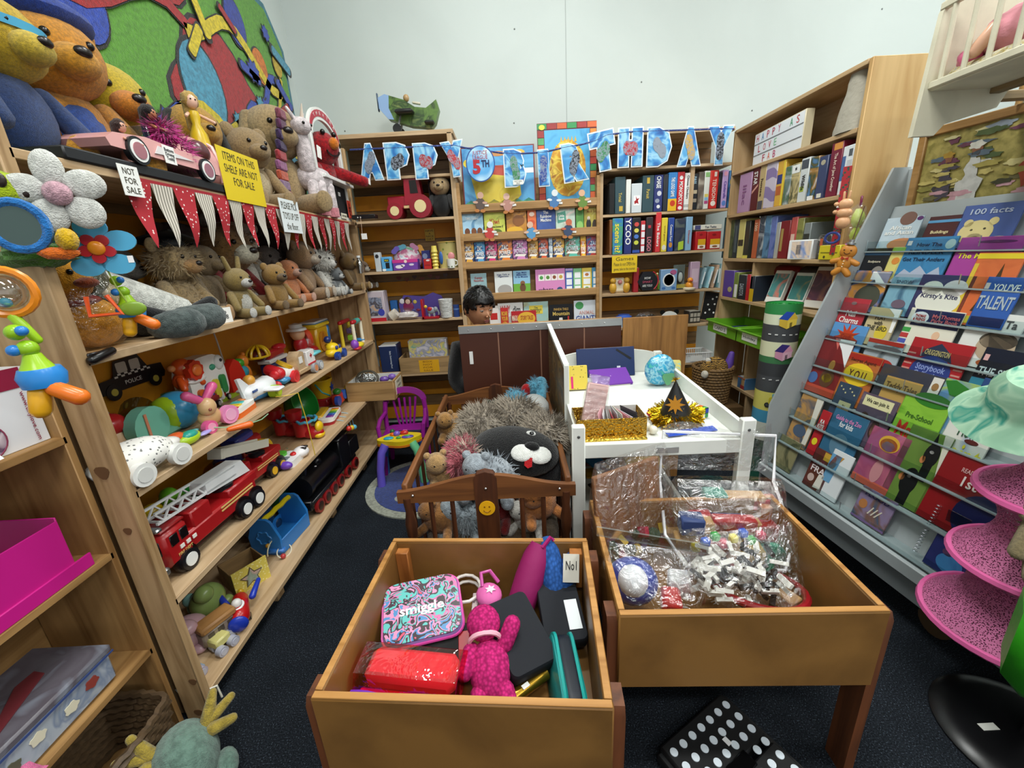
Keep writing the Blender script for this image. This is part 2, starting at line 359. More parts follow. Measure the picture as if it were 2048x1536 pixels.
# ================================================================ FURNITURE IN THE MIDDLE
boxw={a:mat('#8a6230','worn',.42,c2='#735026',scale=.9)for a in 'xyz'}
rimw=wood('#b98648','x','#8d5c22');legd=wood('#6b3a1a','z','#4a2610')
def sandbox(name,label,c,rz,wd,dp,zr,hb):
 t=thing(name,label,'table',(c[0],c[1],0),rz)
 th=.02
 for sy in(-1,1):bx('end_board',boxw['x'],t,(0,sy*(dp/2-th/2),zr-hb/2),(wd,th,hb),.004)
 for sx in(-1,1):bx('side_board',boxw['y'],t,(sx*(wd/2-th/2),0,zr-hb/2),(th,dp-2*th,hb),.004)
 for sy in(-1,1):bx('rim',rimw,t,(0,sy*(dp/2-th/2),zr+.001),(wd-.006,th-.004,.004),.001)
 for sx in(-1,1):bx('rim',rimw,t,(sx*(wd/2-th/2),0,zr+.001),(th-.004,dp-2*th,.004),.001)
 bx('tray_floor',boxw['y'],t,(0,0,zr-hb+.02),(wd-2*th,dp-2*th,.012),.001)
 for sx in(-1,1):
  for sy in(-1,1):
   g=G();P=[(-.035,0),(.035,0),(.035,zr-.045),(.025,zr-.025),(-.025,zr-.025),(-.035,zr-.045)]
   g.prism(P,.026,T(sx*(wd/2+.013)-.013,sy*(dp/2-.05),0,rz=0)@MX(((0,0,1,0),(1,0,0,0),(0,1,0,0),(0,0,0,1)))).o('leg',legd,t)
   if sy>0:bx('corner_block',wood('#a8682c','z','#7c4515'),t,(sx*(wd/2-th-.02),sy*(dp/2-th-.015),zr-.085),(.04,.03,.13),.002)
 return t
BZR=.62
b1=sandbox('toy_trough','brown wooden trough table in front holding pencil cases',(-.13,.885),-.082,.64,.525,BZR,.26)
b2=sandbox('toy_trough','brown wooden trough table on the right holding bagged toys',(.575,1.06),-.045,.66,.515,BZR,.245)
# ---- brown doll cot
cw=wood('#7a4a22','x','#512c10');cwy=wood('#7a4a22','y','#512c10');cwz=wood('#5a2f14','z','#3b1c0a')
cr=thing('doll_cot','brown spindle doll cot heaped with plush toys','cot',(-.115,1.88,0),-.012)
CW,CL,CZ=.63,1.06,.72
def crest(w,h,z0):
 top=[(-w/2+w*k/24,z0+h+.03*math.cos(math.pi*2*(k/24-.5))*.9)for k in range(25)]
 return[(-w/2,z0+.012),(w/2,z0+.012)]+top[::-1]
for sy in(-1,1):
 G().prism(crest(CW+.03,.085,CZ-.09),.022,T(0,sy*CL/2+.011,0,rx=pi/2)).o('end_rail',cw,cr)
 bx('end_rail',cw,cr,(0,sy*CL/2,.2),(CW,.02,.05),.003)
 for x in(-.21,-.13,.13,.21):G().cyl((x,sy*CL/2,.2),(x,sy*CL/2,CZ-.07),.009,n=8).o('spindle',cwz,cr)
 sp=G().prism([(-.042,.2),(.042,.2),(.042,CZ+.01),(.03,CZ+.03),(0,CZ+.038),(-.03,CZ+.03),(-.042,CZ+.01)],.03,T(0,sy*CL/2+.015,0,rx=pi/2)).o('splat',cwz,cr)
 for x in(-CW/2+.02,CW/2-.02):
  G().lathe([(.018,0),(.02,.1),(.022,.18),(.022,.24),(.012,.26),(.02,.3),(.024,.36),(.016,.42),(.012,.47),(.02,.5),(.022,.55),(.014,.6),(.018,.64),(.018,CZ-.06)],12,T(x,sy*CL/2,0),True).o('corner_post',cwz,cr)
for sx in(-1,1):
 bx('side_rail',cwy,cr,(sx*(CW/2-.01),0,CZ-.035),(.022,CL-.02,.05),.005)
 bx('side_rail',cwy,cr,(sx*(CW/2-.01),0,.2),(.02,CL-.02,.05),.004)
 for k in range(9):G().cyl((sx*(CW/2-.01),-.44+k*.11,.2),(sx*(CW/2-.01),-.44+k*.11,CZ-.05),.008,n=7).o('spindle',cwz,cr)
bx('cot_base',wood('#8a5a30','y'),cr,(0,0,.19),(CW-.04,CL-.04,.02),.001)
stk=G().prism(circ(28,.03),.003,T(0,-CL/2-.016,CZ-.11,rx=pi/2)).o('smiley_sticker',pl('#f2b21c'),cr)
for sx in(-1,1):
 G().prism(circ(10,.0032,cx=sx*.009,cy=.006),.001,T(0,-CL/2-.019,CZ-.11,rx=pi/2)).o('eye',pl('#8c5a10'),stk)
G().tube([(.014*math.cos(a),-CL/2-.02,CZ-.112+.014*math.sin(a))for a in[pi+.4+k*(pi-.8)/10 for k in range(11)]],.0012,5).o('mouth',pl('#8c5a10'),stk)
for x,z in((0,CZ-.03),(-.27,CZ-.045),(.27,CZ-.045)):G().ell((x,-CL/2-.016,z),(.006,.004,.006),10,6).o('screw',mat('#c8c8c8','plain',.25,metal=1),cr)
# ---- white doll bed
wp=mat('#e4e6e0','worn',.5,c2='#d8dad4',scale=.6)
wc=thing('doll_bed','white painted doll bed with gold box and party hat on it','bed',(.565,1.93,0),-.03)
wx,wy,wz=.315,.5,.875
for sx in(-1,1):
 bx('leg',wp,wc,(sx*wx,-wy,wz/2),(.05,.035,wz),.004)
 bx('leg',wp,wc,(sx*wx*.94,wy,(wz+.03)/2),(.045,.035,wz+.03),.004)
 G().prism([(-wy,.72),(wy,.72),(wy,wz-.01),(-wy,wz-.03)],.018,T(sx*wx-.009,0,0)@MX(((0,0,1,0),(1,0,0,0),(0,1,0,0),(0,0,0,1)))).o('side_panel',wp,wc)
bx('front_rail',wp,wc,(0,-wy,.77),(2*wx-.04,.026,.06),.004)
G().prism([(-wx*.94,.7),(wx*.94,.7)]+[(wx*.94*math.cos(a),wz+.005+.05*math.sin(a))for a in[k*pi/16 for k in range(17)]],.02,T(0,wy+.01,0,rx=pi/2)).o('headboard',wp,wc)
bx('bed_base',wp,wc,(0,0,.775),(2*wx-.02,2*wy-.04,.02),.002)
bx('front_rail',wp,wc,(0,wy-.05,.3),(2*wx-.05,.02,.05),.003);bx('lower_shelf',wp,wc,(-.05,-.1,.28),(2*wx-.15,.7,.018),.002)
bx('lower_rail',wp,wc,(.21,-.1,.32),(.02,.72,.06),.003)
bx('maker_plate',mat('#a9abac','plain',.35,metal=.6),wc,(.02,-wy-.0145,.765),(.085,.003,.024),.001)
for sx in(-1,1):G().ell((sx*wx,-wy-.018,wz-.04),(.006,.003,.006),10,6).o('bolt',pl('#4a4a4a',.3),wc)
# ---- partition boards
brn=mat('#4a2517','plain',.45);alu=mat('#b6b8b8','worn',.35,metal=.6)
DY=2.52
x0,x1=at(917,660,y=DY).x,at(1243,645,y=DY).x;zt=at(1080,645,y=DY).z
pb=thing('partition_board','dark brown partition board with an aluminium strip along the top','board',((x0+x1)/2,DY,0))
wd=x1-x0
for k,(a,b)in enumerate(((0,.24),(.24,.5),(.5,.77),(.77,1))):
 bx('panel',brn,pb,(-wd/2+wd*(a+b)/2,0,(zt-.01)/2),(wd*(b-a)-.004,.016,zt-.01),.001)
for a in(.24,.5,.77):bx('joint_strip',pl('#8c6450',.6),pb,(-wd/2+wd*a,-.002,(zt-.03)/2),(.007,.016,zt-.06),.001)
bx('metal_strip',alu,pb,(0,-.01,zt-.02),(wd,.006,.045),.001);bx('top_edge',wood('#b48a5a','x'),pb,(0,.004,zt+.001),(wd,.018,.01),.001)
for k in range(7):G().ell((-wd/2+.06+k*wd/7.2,-.014,zt-.022),(.004,.003,.004),8,5).o('rivet',mat('#dddddd','plain',.3,metal=1),pb)
bx('white_tape',pl('#e9e9e6'),pb,(at(943,715,y=DY).x-(x0+x1)/2,-.0095,at(943,715,y=DY).z),(.022,.002,.08),.0,)
xa,xb=at(1245,640,y=DY).x,at(1374,640,y=DY).x
tag(bx('wood_board',wood('#a8773f','z','#7d5427'),None,((xa+xb)/2,DY-.01,.55),(xb-xa,.016,1.1),.001),'wood grain laminate board standing behind the white doll bed','board')
lp=thing('divider_panel','white edged panel standing between the brown cot and white bed','panel',(.236,0,0))
P=[(1.75,0),(2.5,0),(2.5,1.085),(1.75,1.025)]
YZ=MX(((0,0,1,0),(1,0,0,0),(0,1,0,0),(0,0,0,1)))
G().prism(P,.012,T(-.006)@YZ).o('panel',mat('#5b4632','print',.5,pal=('#3a2a1c','#8a6a42','#5a5a52','#a58a5a','#453225')),lp)
G().prism([(1.748,1.015),(2.5,1.075),(2.5,1.093),(1.748,1.033)],.024,T(-.012)@YZ).o('top_edge',wp,lp)
bx('front_edge',wp,lp,(0,1.748,.515),(.022,.014,1.03),.002)
# ---- step stool on floor
ss=thing('step_stool','folded black plastic step stool with white grip dots','stool',(.59,.8,.012),.52)
blkp=pl('#0d0d0f',.55)
bx('top_panel',blkp,ss,(0,.085,.03),(.3,.15,.04),.006);bx('top_panel',blkp,ss,(0,-.085,.03),(.3,.15,.04),.006)
for sx in(-1,1):bx('folded_leg',blkp,ss,(sx*.155,0,.02),(.02,.31,.03),.004)
bx('carry_handle',pl('#050506',.2),ss,(0,0,.052),(.1,.045,.008),.003)
for k in range(7):
 for j in range(7):
  if j==3 and 1<k<5:continue
  G().cyl((-.126+.042*k+(.0 if j%2 else.0),-.126+.042*j,.05),(-.126+.042*k,-.126+.042*j,.0525),.0115,n=16).o('grip_dot',pl('#d9e2ea',.6),ss)
bx('price_sticker',pl('#e8e8e8'),ss,(.03,.06,.053),(.016,.022,.001),0)
# ---- grey metal magazine rack
gm=mat('#aab1b3','worn',.45,c2='#9da4a6',scale=.4);gd=mat('#7d8385','plain',.5);acr=mat('#eef4f4','clear',.05,bump=.035)
RA=V((.1,-.95,0)).normalized();RN=V((RA.y,-RA.x,0))*-1 # along rack, into the rack (away from shopper)
if RN.x<0:RN=-RN
RO=V((1.40,2.12,0));RLN=1.42
mgr=thing('magazine_rack','grey metal magazine rack full of face out picture books','rack',RO)
RM=MX(((RA.x,RN.x,0,0),(RA.y,RN.y,0,0),(0,0,1,0),(0,0,0,1))) # (s, d, z) -> world offset
TIER=[(.03+.046*k,.29+.142*k)for k in range(9)];TILT=.26
for s in(0,RLN):
 G().prism([(0,.13),(0,.64),(.47,1.80),(.56,1.80),(.56,.13)],.012,RM@T(s-.006)@MX(((0,0,1,0),(1,0,0,0),(0,1,0,0),(0,0,0,1)))).o('side_panel',gm,mgr)
bx('base_shelf',gm,mgr,(RLN/2,.2,.255),(RLN,.44,.03),.002,RM);bx('front_lip',gm,mgr,(RLN/2,-.012,.265),(RLN,.02,.055),.003,RM)
bx('base_skirt',gd,mgr,(RLN/2,.02,.185),(RLN,.03,.1),.002,RM)
bx('back_panel',gm,mgr,(RLN/2,.555,.98),(RLN,.01,1.62),.001,RM)
for k,(d,z)in enumerate(TIER):
 bx('ledge',gm,mgr,(RLN/2,d+.03,z-.006),(RLN-.02,.075,.006),.001,RM)
 G().box((RLN/2,0,.1),(RLN-.02,.005,.21),RM@T(0,d+.062,z,rx=-TILT)).o('tier_back',gm,mgr)
 G().box((RLN/2,0,.04),(RLN-.03,.003,.045),RM@T(0,d-.012,z-.02,rx=-.1)).o('clear_lip',acr,mgr)
 for s in(.02,.49,.95):bx('wire_clip',mat('#c9cdce','plain',.3,metal=.8),mgr,(s,d-.01,z+.03),(.002,.004,.04),.0,RM)
for s in(.13,.9):
 G().cyl((s,.08,.062),(s,.11,.062),.06,n=18,M=RM).o('castor',pl('#5a4630',.5),mgr)
 bx('castor_fork',gd,mgr,(s,.1,.115),(.03,.05,.05),.003,RM)
bx('price_holder',mat('#dfe6e6','clear',.1,bump=.3),mgr,(.905,-.012+.05,.53),(.07,.004,.045),0,RM)
# ================================================================ BOOKS, BOXES, PUZZLES
def cm(c):return c if isinstance(c,bpy.types.Material)else pl(c,.4)
def deco(t,items,w,h,y):
 for it in items:
  k=it[0]
  if k=='r':G().box((it[1]*w,y-.0005,it[2]*h),(it[3]*w,.001,it[4]*h)).o('cover_print',cm(it[5]),t)
  elif k=='e':G().prism(circ(20,it[4]*h,it[3]*w),.0012,T(it[1]*w,y,it[2]*h)@UP).o('cover_print',cm(it[5]),t)
  elif k=='p':G().prism([(a*w,b*h)for a,b in it[1]],.0014,T(0,y,0)@UP).o('cover_print',cm(it[2]),t)
  elif k=='s':G().prism([(a*it[3]*h,b*it[3]*h)for a,b in star(it[5]if len(it)>5 else 5)],.0014,T(it[1]*w,y,it[2]*h)@UP).o('cover_print',cm(it[4]),t)
  elif k=='t':txt(t,it[1],T(it[2]*w,y-.0016,it[3]*h)@UP@MX.Rotation(it[7]if len(it)>7 else 0,4,'Z'),it[4]*(h if len(it)>7 and abs(it[7])>1 else w),it[5]*(w if len(it)>7 and abs(it[7])>1 else h),it[6],'title',bold=.015)
def pack(name,label,cat,M,w,h,d,col,items=(),group=None,kind='box'):
 t=thing(name,label,cat,group=group);t.matrix_world=M
 if kind=='book':
  c=cm(col);G().box((0,-d/2+.001,h/2),(w,.002,h),b=.0006).box((0,d/2-.001,h/2),(w,.002,h),b=.0006).box((-w/2+.001,0,h/2),(.002,d,h)).o('cover',c,t)
  G().box((.001,0,h/2),(w-.006,d-.004,h-.006)).o('pages',pl('#ece8dc',.8),t)
 elif kind=='card':G().box((0,0,h/2),(w,d,h),b=.0006).o('card',cm(col),t)
 else:
  g=G().box((0,0,h/2),(w,d,h),b=min(.003,w*.1));g.o('box',cm(col),t)
  G().box((0,.004,h/2),(w*.86,d-.01,h+.0015)).o('lid_edge',pl('#cfcabc',.7),t)
 deco(t,items,w,h,-d/2);return t
def ux(u,y,z):
 a,b=-4.,4.
 for _ in range(40):
  m=(a+b)/2
  if proj((m,y,z))[0]<u:a=m
  else:b=m
 return a
def row_y(rows,z,Y,d,name,cat,group,lean=0.,kind='box'):
 for u0,u1,vt,col,label,*it in rows:
  x0,x1=ux(u0,Y,z),ux(u1,Y,z);h=max(.03,at((u0+u1)/2,vt,y=Y).z-z);dd=d if kind!='box' else min(d,.26)
  pack(name,label,cat,T((x0+x1)/2,Y+dd/2,z+.001,rx=-lean),x1-x0-.003,h,dd,col,it,group,kind)
def row_x(rows,z,X,d,name,cat,group,kind='box'):
 for u0,u1,vt,col,label,*it in rows:
  y0,y1=solve_y(u0,X,z),solve_y(u1,X,z);h=at((u0+u1)/2,vt,x=X).z-z
  pack(name,label,cat,T(X+d/2,(y0+y1)/2,z+.001,rz=-pi/2),abs(y0-y1)-.003,h,d,col,it,group,kind)
VT=-pi/2
def sp(s,c=WHT,z=.5,w=.6,h=.45):return('t',s,0,z,w,h,c,VT)
# ---- board games, upper row
z=RZ['s1'];gg='board games standing on the upper games shelf'
row_y([
 (1218,1229,367,mat('#17181a','plain',.8),'short black ridged box at the left end of the upper games'),
 (1229,1250,354,'#2e4a52','dark teal box with gold script, left of the white box',sp('Trivial','#c9b458',.45,.25,.3),('r',.1,.14,.35,.14,'#c9a83c')),
 (1251,1261,359,'#e6e6e0','thin plain white box between dark teal and pale grey games'),
 (1262,1283,367,'#cfd6da','pale grey game box with a red dragon print',('r',0,.42,.6,.34,'#f4f4f4'),('p',[(-.2,.3),(.0,.34),(.2,.3),(.12,.42),(.25,.5),(.02,.48),(-.1,.58),(-.06,.44),(-.24,.4)],'#a3161c')),
 (1283,1306,351,'#2c4850','dark teal box with gold label beside the navy game',sp('Pursuit','#c9b458',.5,.25,.3),('r',0,.86,.25,.16,'#c9a83c')),
 (1306,1324,350,'#23306e','navy game box with large white letters on the upper row',sp('CHASE',WHT,.8,.32,.5),('e',.1,.5,.25,.07,'#c9ccd6'),('e',-.1,.3,.25,.06,'#8f97ac'),('e',.05,.14,.2,.05,'#e0e0e0')),
 (1324,1334,349,'#22262e','narrow dark game box between navy and bright blue games'),
 (1334,1352,345,'#2f7fc4','bright blue game box with yellow lower spine',sp('THE LOGO GAME',WHT,.62,.5,.4),('r',0,.16,1,.32,'#e2b21e'),('e',.05,.2,.3,.08,'#c53a1c')),
 (1352,1366,344,'#c22430','red game box with white name next to the blue and yellow one',sp('MONOPOLY',WHT,.45,.6,.55),('e',0,.85,.25,.05,'#f0f0f0'),('e',0,.07,.3,.05,'#f0e4e4')),
 (1366,1379,346,'#e8e8e6','white game box with thin black name beside the red one',sp('Chinese Checkers','#2c2c30',.62,.62,.35),('r',0,.14,1,.015,'#888888'),('r',0,.1,1,.015,'#888888')),
 (1379,1393,348,'#1d2127','black game box with photo squares on its spine',sp('PASS','#9fc4d6',.82,.2,.4),('r',0,.5,.8,.1,'#b7a88c'),('r',0,.26,.8,.1,'#9c8f7c')),
 (1393,1405,344,art('#262424','#6b5f55','#a39a8c'),'grey and brown picture game box with a face'),
 (1405,1416,342,'#e4e6de','white game box with pastel letter tiles',('r',0,.9,.8,.12,'#8fbf7a'),('r',0,.36,.7,.08,'#e3cf6a'),('r',0,.27,.7,.08,'#86b8d8'),('r',0,.18,.7,.08,'#b04a80')),
 (1416,1433,341,'#d23228','orange red game box with tall pale lettering',sp('TENSION','#f3d9c8',.5,.55,.45),('r',.1,.9,.3,.12,'#f2e6da'),('e',0,.14,.3,.07,'#f2e6da')),
 (1433,1440,345,'#20232c','narrow black game box beside the lilac one'),
 (1440,1452,340,'#c3a6d6','lilac princess game box near the corner',sp('Cinderella','#6a4fae',.48,.45,.45),('e',0,.9,.3,.06,'#e9a4bd'),('e',0,.13,.35,.07,'#5f86cc')),
 (1453,1470,341,art('#27598f','#1d4676','#3a78a8','#2a5d94'),'deep blue planet game box by the corner',('e',-.05,.7,.35,.12,'#b49a3a')),
 (1470,1481,338,'#6f9fc4','pale blue game box last on the upper row',('e',0,.8,.3,.08,'#d6e4ee'))],z,YB+.012,.25,'board_game','game',gg)
# ---- board games, lower row
z=RZ['s2'];gg='board games standing on the lower games shelf'
row_y([
 (1218,1224,440,'#7a4a24','thin brown game box at the left end of the lower games'),
 (1224,1245,437,mat('#2f66a8','print',.4,pal=('#1d3f80','#2f76b8','#4ea06a','#2f66a8'),scale=.8),'blue and green game box with yellow name',sp('scene it?','#f0dc3c',.45,.8,.55)),
 (1247,1263,436,'#232f72','navy game box with stacked white letters',sp('YCOO',WHT,.62,.72,.7)),
 (1263,1280,436,'#131419','black game box with a column of coloured dots',('e',0,.82,.28,.06,'#d04a44'),('e',0,.65,.28,.06,'#d8cf5a'),('e',0,.48,.28,.06,'#4a76c4'),('e',0,.31,.28,.06,'#c9cf4a'),('r',0,.06,.9,.08,'#2c4fa4')),
 (1280,1289,442,'#c6303a','red game box with white photo squares',*[('r',0,.14+.22*k,.8,.17,'#e6e6ea')for k in range(4)]),
 (1290,1304,435,'#2a2228','dark game box with a pink name and red square',sp('LOGO','#e4808e',.25,.4,.6),('r',0,.74,.4,.08,'#c4303a')),
 (1309,1320,425,'#d2343a','tall red game box leaning on the lower row',sp('The Bakers',WHT,.45,.6,.5)),
 (1321,1333,436,'#e2cc3c','yellow game box on the lower row',sp('word game','#8a6a1c',.55,.45,.3),('e',0,.13,.35,.08,'#d8d8d0')),
 (1334,1346,436,'#2a4a9c','royal blue game box with white name beside the yellow one',sp('Connect Four',WHT,.55,.5,.4),('e',0,.2,.3,.08,'#c98a3a')),
 (1347,1368,438,art('#191b22','#3a3f4e','#23304a','#59625f'),'black photo game box with a lime label',('p',[(-.1,.02),(.4,.06),(.4,.32),(-.1,.28)],'#aecb3c')),
 (1369,1382,434,'#8ab4d6','pale blue game box next to the red boxes',sp('Discover','#b8503a',.4,.4,.3))],z,YB+.012,.25,'board_game','game',gg)
for u0,u1,lab in((1389,1411,'left red box with yellow panel on the lower games shelf'),(1412,1440,'right red box with yellow panel on the lower games shelf')):
 row_y([(u0,u1,463,'#b81f26',lab,('r',.1,.42,.7,.32,'#d8a41c'),('r',.1,.16,.7,.2,'#ece4d8'),('e',.1,.16,.2,.06,'#8a5a3a'),('e',0,.82,.15,.06,'#8c1218'))],z,YB+.02,.2,'red_box','box','red boxes')
x0,x1=ux(1385,YB+.02,z),ux(1441,YB+.02,z);h1=at(1412,460,y=YB+.02).z
pack('flat_game','flat white card game box lying on the red boxes','game',T((x0+x1)/2,YB+.13,h1+.004),x1-x0,.035,.2,'#e0ddd0',[('t','Ten Twins',.1,.5,.4,.5,'#25304e'),('r',-.35,.5,.2,.9,'#4a4d7e')])
# ---- shelf of gifts under the games
z=RZ['s3']
row_y([(1266,1277,536,'#a3202a','narrow red gift box behind the teddy bank'),
       (1320,1353,539,'#7da3cc','pale blue card with a round mirror',('e',0,.5,.38,.32,'#eef2f4'),('e',0,.5,.3,.26,'#b3aa98'),('e',.25,.85,.2,.12,'#b05a86'),('e',-.3,.12,.12,.06,'#3f6fb0'),('e',.3,.12,.12,.06,'#3f6fb0')),
       (1378,1397,524,'#b79ab0','mauve card box with scribble behind the orange duck',('r',0,.5,.7,.5,'#cdb5c6'))],z,YB+.03,.05,'gift_box','box','gifts on the shelf under the games')
for k,(u0,u1,vt,c,lab)in enumerate([(1397,1411,534,'#8fb0ba','grey blue slim card set leaning left of the pale cyan one'),(1411,1422,532,'#a4d4e0','pale cyan slim card set leaning in the corner'),(1421,1430,528,'#c9a88c','tan slim card set leaning in the corner'),(1431,1446,526,'#6f9aa2','teal slim card set at the end of the gifts')]):
 x0=ux(u0,YB+.03,z);h=at(u0,vt,y=YB+.03).z-z
 pack('card_set',lab,'card',T(x0+.02,YB+.12,z+.003,ry=.22 if k<3 else.05),.016,h*.95,.16,c,[('r',0,.5,.6,.6,'#e2e8ea')],'leaning card sets')
pb2=thing('teddy_bank','cream and yellow teddy money bank under the yellow sign','ornament',(ux(1237,YB+.08,z),YB+.08,z))
cy_,cc_=pl('#d8a63c',.3),pl('#e6d9bc',.3)
G().box((0,0,.06),(.11,.07,.12),b=.02).o('body',cc_,pb2)
for sx in(-1,1):
 G().ell((sx*.055,-.03,.045),(.03,.03,.045)).o('bear',cy_,pb2);G().ell((sx*.055,-.035,.1),(.024,.024,.024)).o('bear_head',cy_,pb2)
G().ell((0,-.04,.09),(.018,.016,.018)).o('flower',pl('#d98a8a'),pb2)
pn=thing('penguin_pack','clear plastic pack with a grey penguin toy','pack',(ux(1358,YB+.07,z),YB+.07,z))
bx('clear_box',mat('#eef4f4','clear',.05,bump=.15),pn,(0,0,.1),(.1,.05,.2),.003);bx('backing_card',pl('#8c958e'),pn,(0,.024,.1),(.095,.002,.195),0)
G().ell((0,0,.1),(.03,.018,.05)).o('penguin_body',pl('#39404c'),pn);G().ell((0,-.012,.1),(.02,.01,.04)).o('belly',pl('#e0e0da'),pn);bx('name_strip',pl('#c9b34a'),pn,(0,-.022,.03),(.08,.002,.03),0)
dk=thing('toy_duck','small orange toy duck on the gift shelf','toy',(ux(1379,YB+.02,z),YB+.03,z))
G().ell((0,0,.035),(.03,.035,.03)).o('body',pl('#e3932c'),dk);G().ell((0,-.01,.075),.022).o('head',pl('#e3932c'),dk);G().ell((0,-.035,.072),(.012,.012,.005)).o('beak',pl('#c4452a'),dk);G().lathe([(.0,0),(.045,.0),(.048,.012),(.03,.02)],16).o('dish',pl('#e9dcc0'),dk)
hx=thing('quiz_tin','black hexagonal quiz game with red rim and coloured letters','game',(ux(1294,YB+.04,z),YB+.05,z))
G().prism(circ(6,.085,cy=.085,a0=0),.05,T(0,.025,0)@UP).o('case',pl('#191a20'),hx);G().tube([(.082*math.cos(a),-.026,.085+.082*math.sin(a))for a in[-.9+k*.2 for k in range(11)]],.005,6).o('rim',pl('#c4303c'),hx)
for k,(s,c)in enumerate((('HOW',WHT),('SMART','#c4506a'),('ARE YOU?',WHT))):txt(hx,s,T(-.005,-.0265,.11-.03*k)@UP,.08 if k else.05,.018,c,'title')
fg=thing('frog_toy','green frog shaped toy beside the quiz game','toy',(ux(1318,YB+.05,z),YB+.06,z))
G().cap((0,0,.02),(-.03,0,.1),.012,.016).o('body',pl('#6fa338'),fg);G().ell((-.035,-.005,.12),(.024,.02,.018)).o('head',pl('#6fa338'),fg);G().cap((.01,0,.02),(.01,0,.08),.008,.01).o('tail',pl('#d8cf4a'),fg)
for sx in(-1,1):G().ell((-.035+sx*.014,-.01,.138),.008).o('eye',pl('#dfe6a0'),fg)
def sign(label,M,w,h,col,lines,name='paper_sign',tc='#3a3420'):
 t=thing(name,label,'sign');t.matrix_world=M;G().box((0,0,0),(w,.0012,h)).o('paper',cm(col),t);n=len(lines)
 for k,(s,f)in enumerate(lines):txt(t,s,T(0,-.0008,h*(.5-(k+.5)/n*.92-.04))@UP,w*f,h*.62/n,tc,'handwriting')
 return t
p=at(1249,528,y=YB-.005);sign('yellow handwritten paper sign hanging from the games shelf',T(p.x,YB-.005,p.z),.2,.13,'#e0bd1c',[('Games',.7),('Please do not OPEN the',.85),('games, take to the counter',.85)])
# ---- bottom visible shelf of the games unit
z=RZ['s4']
pl_=thing('blue_lid_tub','tub with a blue lid seen above the wooden board','tub',(ux(1247,YB+.1,z),YB+.1,z));G().lathe([(.06,0),(.06,.06)],18,None,True).o('tub',pl('#9fb2c4'),pl_);G().lathe([(.065,.06),(.066,.085),(.05,.09),(.048,.1),(0,.1)],18).o('lid',pl('#3f68c4'),pl_)
pd=thing('panda_board','white panda head toy peeking over the wooden board','toy',(ux(1337,YB+.04,z),YB+.04,z))
G().prism(circ(24,.055,.07,cy=.06),.015,UP).o('head',pl('#f0f0ea'),pd)
for sx in(-1,1):G().prism(circ(14,.02,cx=sx*.058,cy=.108),.012,T(0,.002)@UP).o('ear',pl(BLK),pd);G().prism(circ(14,.013,.017,cx=sx*.03,cy=.058),.004,T(0,-.015)@UP).o('eye_patch',pl(BLK),pd)
wg=thing('brown_wig','tangled dark brown wig in a clear bag','wig',(ux(1292,YB+.1,z),YB+.12,z))
G().ell((-.04,0,.05),(.05,.04,.045),jit=.15).ell((.05,0,.045),(.05,.04,.04),jit=.15).o('hair',fur('#3a2a1c','#1c130c',.6),wg);G().ell((0,0,.06),(.12,.06,.065),jit=.08).o('clear_bag',mat('#ffffff','clear',.1,scale=30,bump=.12),wg)
pack('print_box','dark boxed set with small portraits behind the board','box',T(ux(1385,YB+.08,z),YB+.1,z,rz=.1),.1,.1,.1,'#3a3632',[('r',.15*(k%3)*2-.3,.3+.4*(k//3),.24,.3,'#b8b0a4')for k in range(6)])
ck=thing('chalk_board','black chalkboard card with white spots leaning in the corner','board');ck.matrix_world=T(ux(1418,YB+.06,z),YB+.08,z+.012,rx=-.12,ry=.18)
bx('frame',pw['z'],ck,(.0,.008,.12),(.15,.012,.25),.002);bx('black_panel',pl('#101114',.6),ck,(-.012,-.001,.12),(.115,.006,.23),.001)
for a,b in((-.04,.06),(-.01,.09),(.03,.07),(-.03,.13),(.025,.14),(.0,.18),(.03,.2)):G().prism(circ(10,.008),.001,T(a,-.0045,b)@UP).o('white_spot',pl('#e8e8e8'),ck)
# ---- white wire basket on lowest visible shelf
z=RZ['s5'];wbk=thing('white_basket','white plastic slotted basket with a handwritten card','basket',(ux(1392,YB+.06,z),YB+.1,z))
for k in range(12):
 a=-.09+k*.0164;G().box((a,-.085,.04),(.006,.003,.08)).box((a,.085,.04),(.006,.003,.08)).o('slat',pl('#e2e4e4'),wbk)
for sx in(-1,1):bx('end_wall',pl('#e2e4e4'),wbk,(sx*.105,0,.04),(.004,.17,.08),.001)
G().tube([(-.11,-.09,.082),(.11,-.09,.082),(.11,.09,.082),(-.11,.09,.082)],.006,6,closed=True).o('rim',pl('#eceeee'),wbk);bx('base',pl('#e2e4e4'),wbk,(0,0,.003),(.21,.17,.006),.001);bx('card',pl('#f4f4f0'),wbk,(-.02,-.089,.035),(.1,.002,.05),0)
